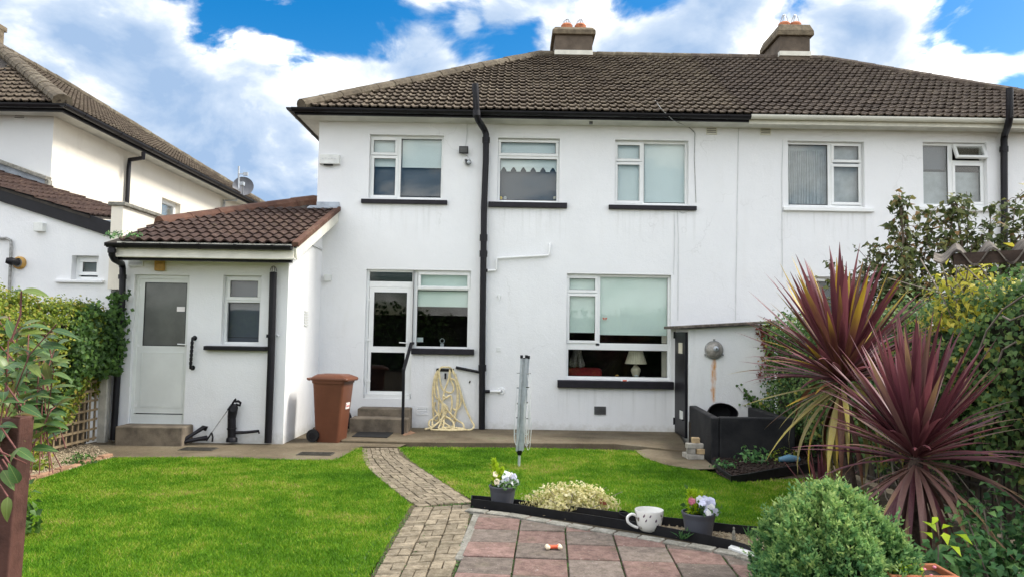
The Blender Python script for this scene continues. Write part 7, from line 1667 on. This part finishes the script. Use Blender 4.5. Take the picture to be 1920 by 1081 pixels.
# lamp, small things on the inner sill
yl = YF+.42; lt = onY(1190, 657, yl); lbm = onY(1192, 706, yl); la = thing('table_lamp', 'cream table lamp with pleated shade inside the ground-floor window', 'lamp', (lbm.x, yl, lbm.z))
zb_ = lbm.z-.03; zsb = onY(1190, 681, yl).z; zst = onY(1190, 655, yl).z; k = yl/F; s = MB(); n = 48; vs = []
for (r, z) in ((12*k, zst), (20*k, zsb)):
    for i in range(n): rr = r*(1+(.02 if i % 2 else -.02)); vs.append((lbm.x+rr*math.cos(2*PI*i/n), yl+rr*math.sin(2*PI*i/n), z))
s.add(vs, [(i, (i+1) % n, n+(i+1) % n, n+i) for i in range(n)]); s.build('lamp_shade', 'lamp_cream', la)
s = MB(); H_ = zsb-zb_; s.lathe((lbm.x, yl, zb_), [(0, 0), (.075, 0), (.075, .015), (.045, .03), (.06, .06), (.088, H_*.5), (.085, H_*.65), (.04, H_*.85), (.022, H_*.9), (.022, H_*1.1)], 20); s.build('base', 'lamp_cream', la, smooth=True)
s = MB(); s.box(onY(1064, 710, YF+.3).x, onY(1256, 710, YF+.3).x, YF+.18, YF+.6, zb_-.03, zb_-.0); s.build('inner_sill', 'room_dark', w6)
def trinket(x, label, name, prof, m, cat):
    p = onY(x, 706, YF+.28); s = MB(); s.lathe((p.x, p.y, zb_), prof, 16); tag(s.build(name, m, None, smooth=True, origin=(p.x, p.y, zb_)), label, cat)
trinket(1157, 'small golden domed ornament on the inner sill left of the lamp', 'ornament', [(0, 0), (.04, 0), (.042, .035), (.035, .06), (.02, .078), (0, .082)], 'yellowed_lamp', 'ornament')
trinket(1193, 'pale mug in front of the table lamp inside the window', 'mug', [(0, 0), (.032, 0), (.036, .075), (.032, .075), (.028, .01)], 'blind_white', 'mug')
trinket(1206, 'small glass tealight holder beside the table lamp', 'candle holder', [(0, 0), (.03, 0), (.036, .05), (.032, .05), (.026, .01)], 'net_curtain', 'candle holder')
trinket(1170, 'tiny pale shell on the inner sill', 'shell', [(0, 0), (.02, 0), (.016, .012), (0, .016)], 'plaque', 'ornament')
# kitchen window bits
p = onY(829, 640, YF+.25); s = MB(); s.lathe((p.x, p.y, p.z+.02), [(.035, -.006), (.044, -.006), (.044, .006), (.035, .006), (.035, -.006)], 18, (0, -1, 0)); s.box(p.x-.03, p.x+.03, p.y-.01, p.y+.01, p.z-.10, p.z-.03); tag(s.build('window_ornament', 'grey_metal', None, origin=tuple(p)), 'ring-shaped ornament standing inside the kitchen window', 'ornament')
p = onY(787, 635, YF+.20); s = MB(); s.box(p.x-.06, p.x+.06, p.y, p.y+.02, p.z-.05, p.z+.03); tag(s.build('card', 'blind_white', None, origin=tuple(p)), 'small pale card in the corner of the kitchen window', 'card')
for x, lab, m_ in ((939, 'small yellow jar at the left corner of the upper bathroom window', 'petal_yellow'), (947, 'clear glass jar at the left of the upper bathroom window', 'net_curtain'), (1040, 'small pale jar at the right corner of the upper bathroom window', 'plaque')):
    p = onY(x, 374, YF+.2); s = MB(); s.lathe((p.x, p.y, p.z), [(0, 0), (.025, 0), (.03, .03), (.02, .05), (.012, .055), (0, .056)], 12); tag(s.build('jar', m_, None, smooth=True, origin=tuple(p)), lab, 'jar')
# hedge added out of view behind the camera to keep the panes dark
def gh(u, v): return np.c_[-16+32*u, -7+.4*np.sin(u*40), 2.7*v+.3*np.sin(u*25)*v], np.tile([[0, 1, .2]], (len(u), 1))
core = MB(); core.box(-16, 16, -8.2, -7.25, 0, 2.5)
o = scatter_hedge('added_hedge', 'dark hedge added out of view behind the camera to darken reflections in the window panes', 'hedge', 'leaf_ivy', [(gh, 1)], 5000, .2, core, loc=(0, -7.4, 0))
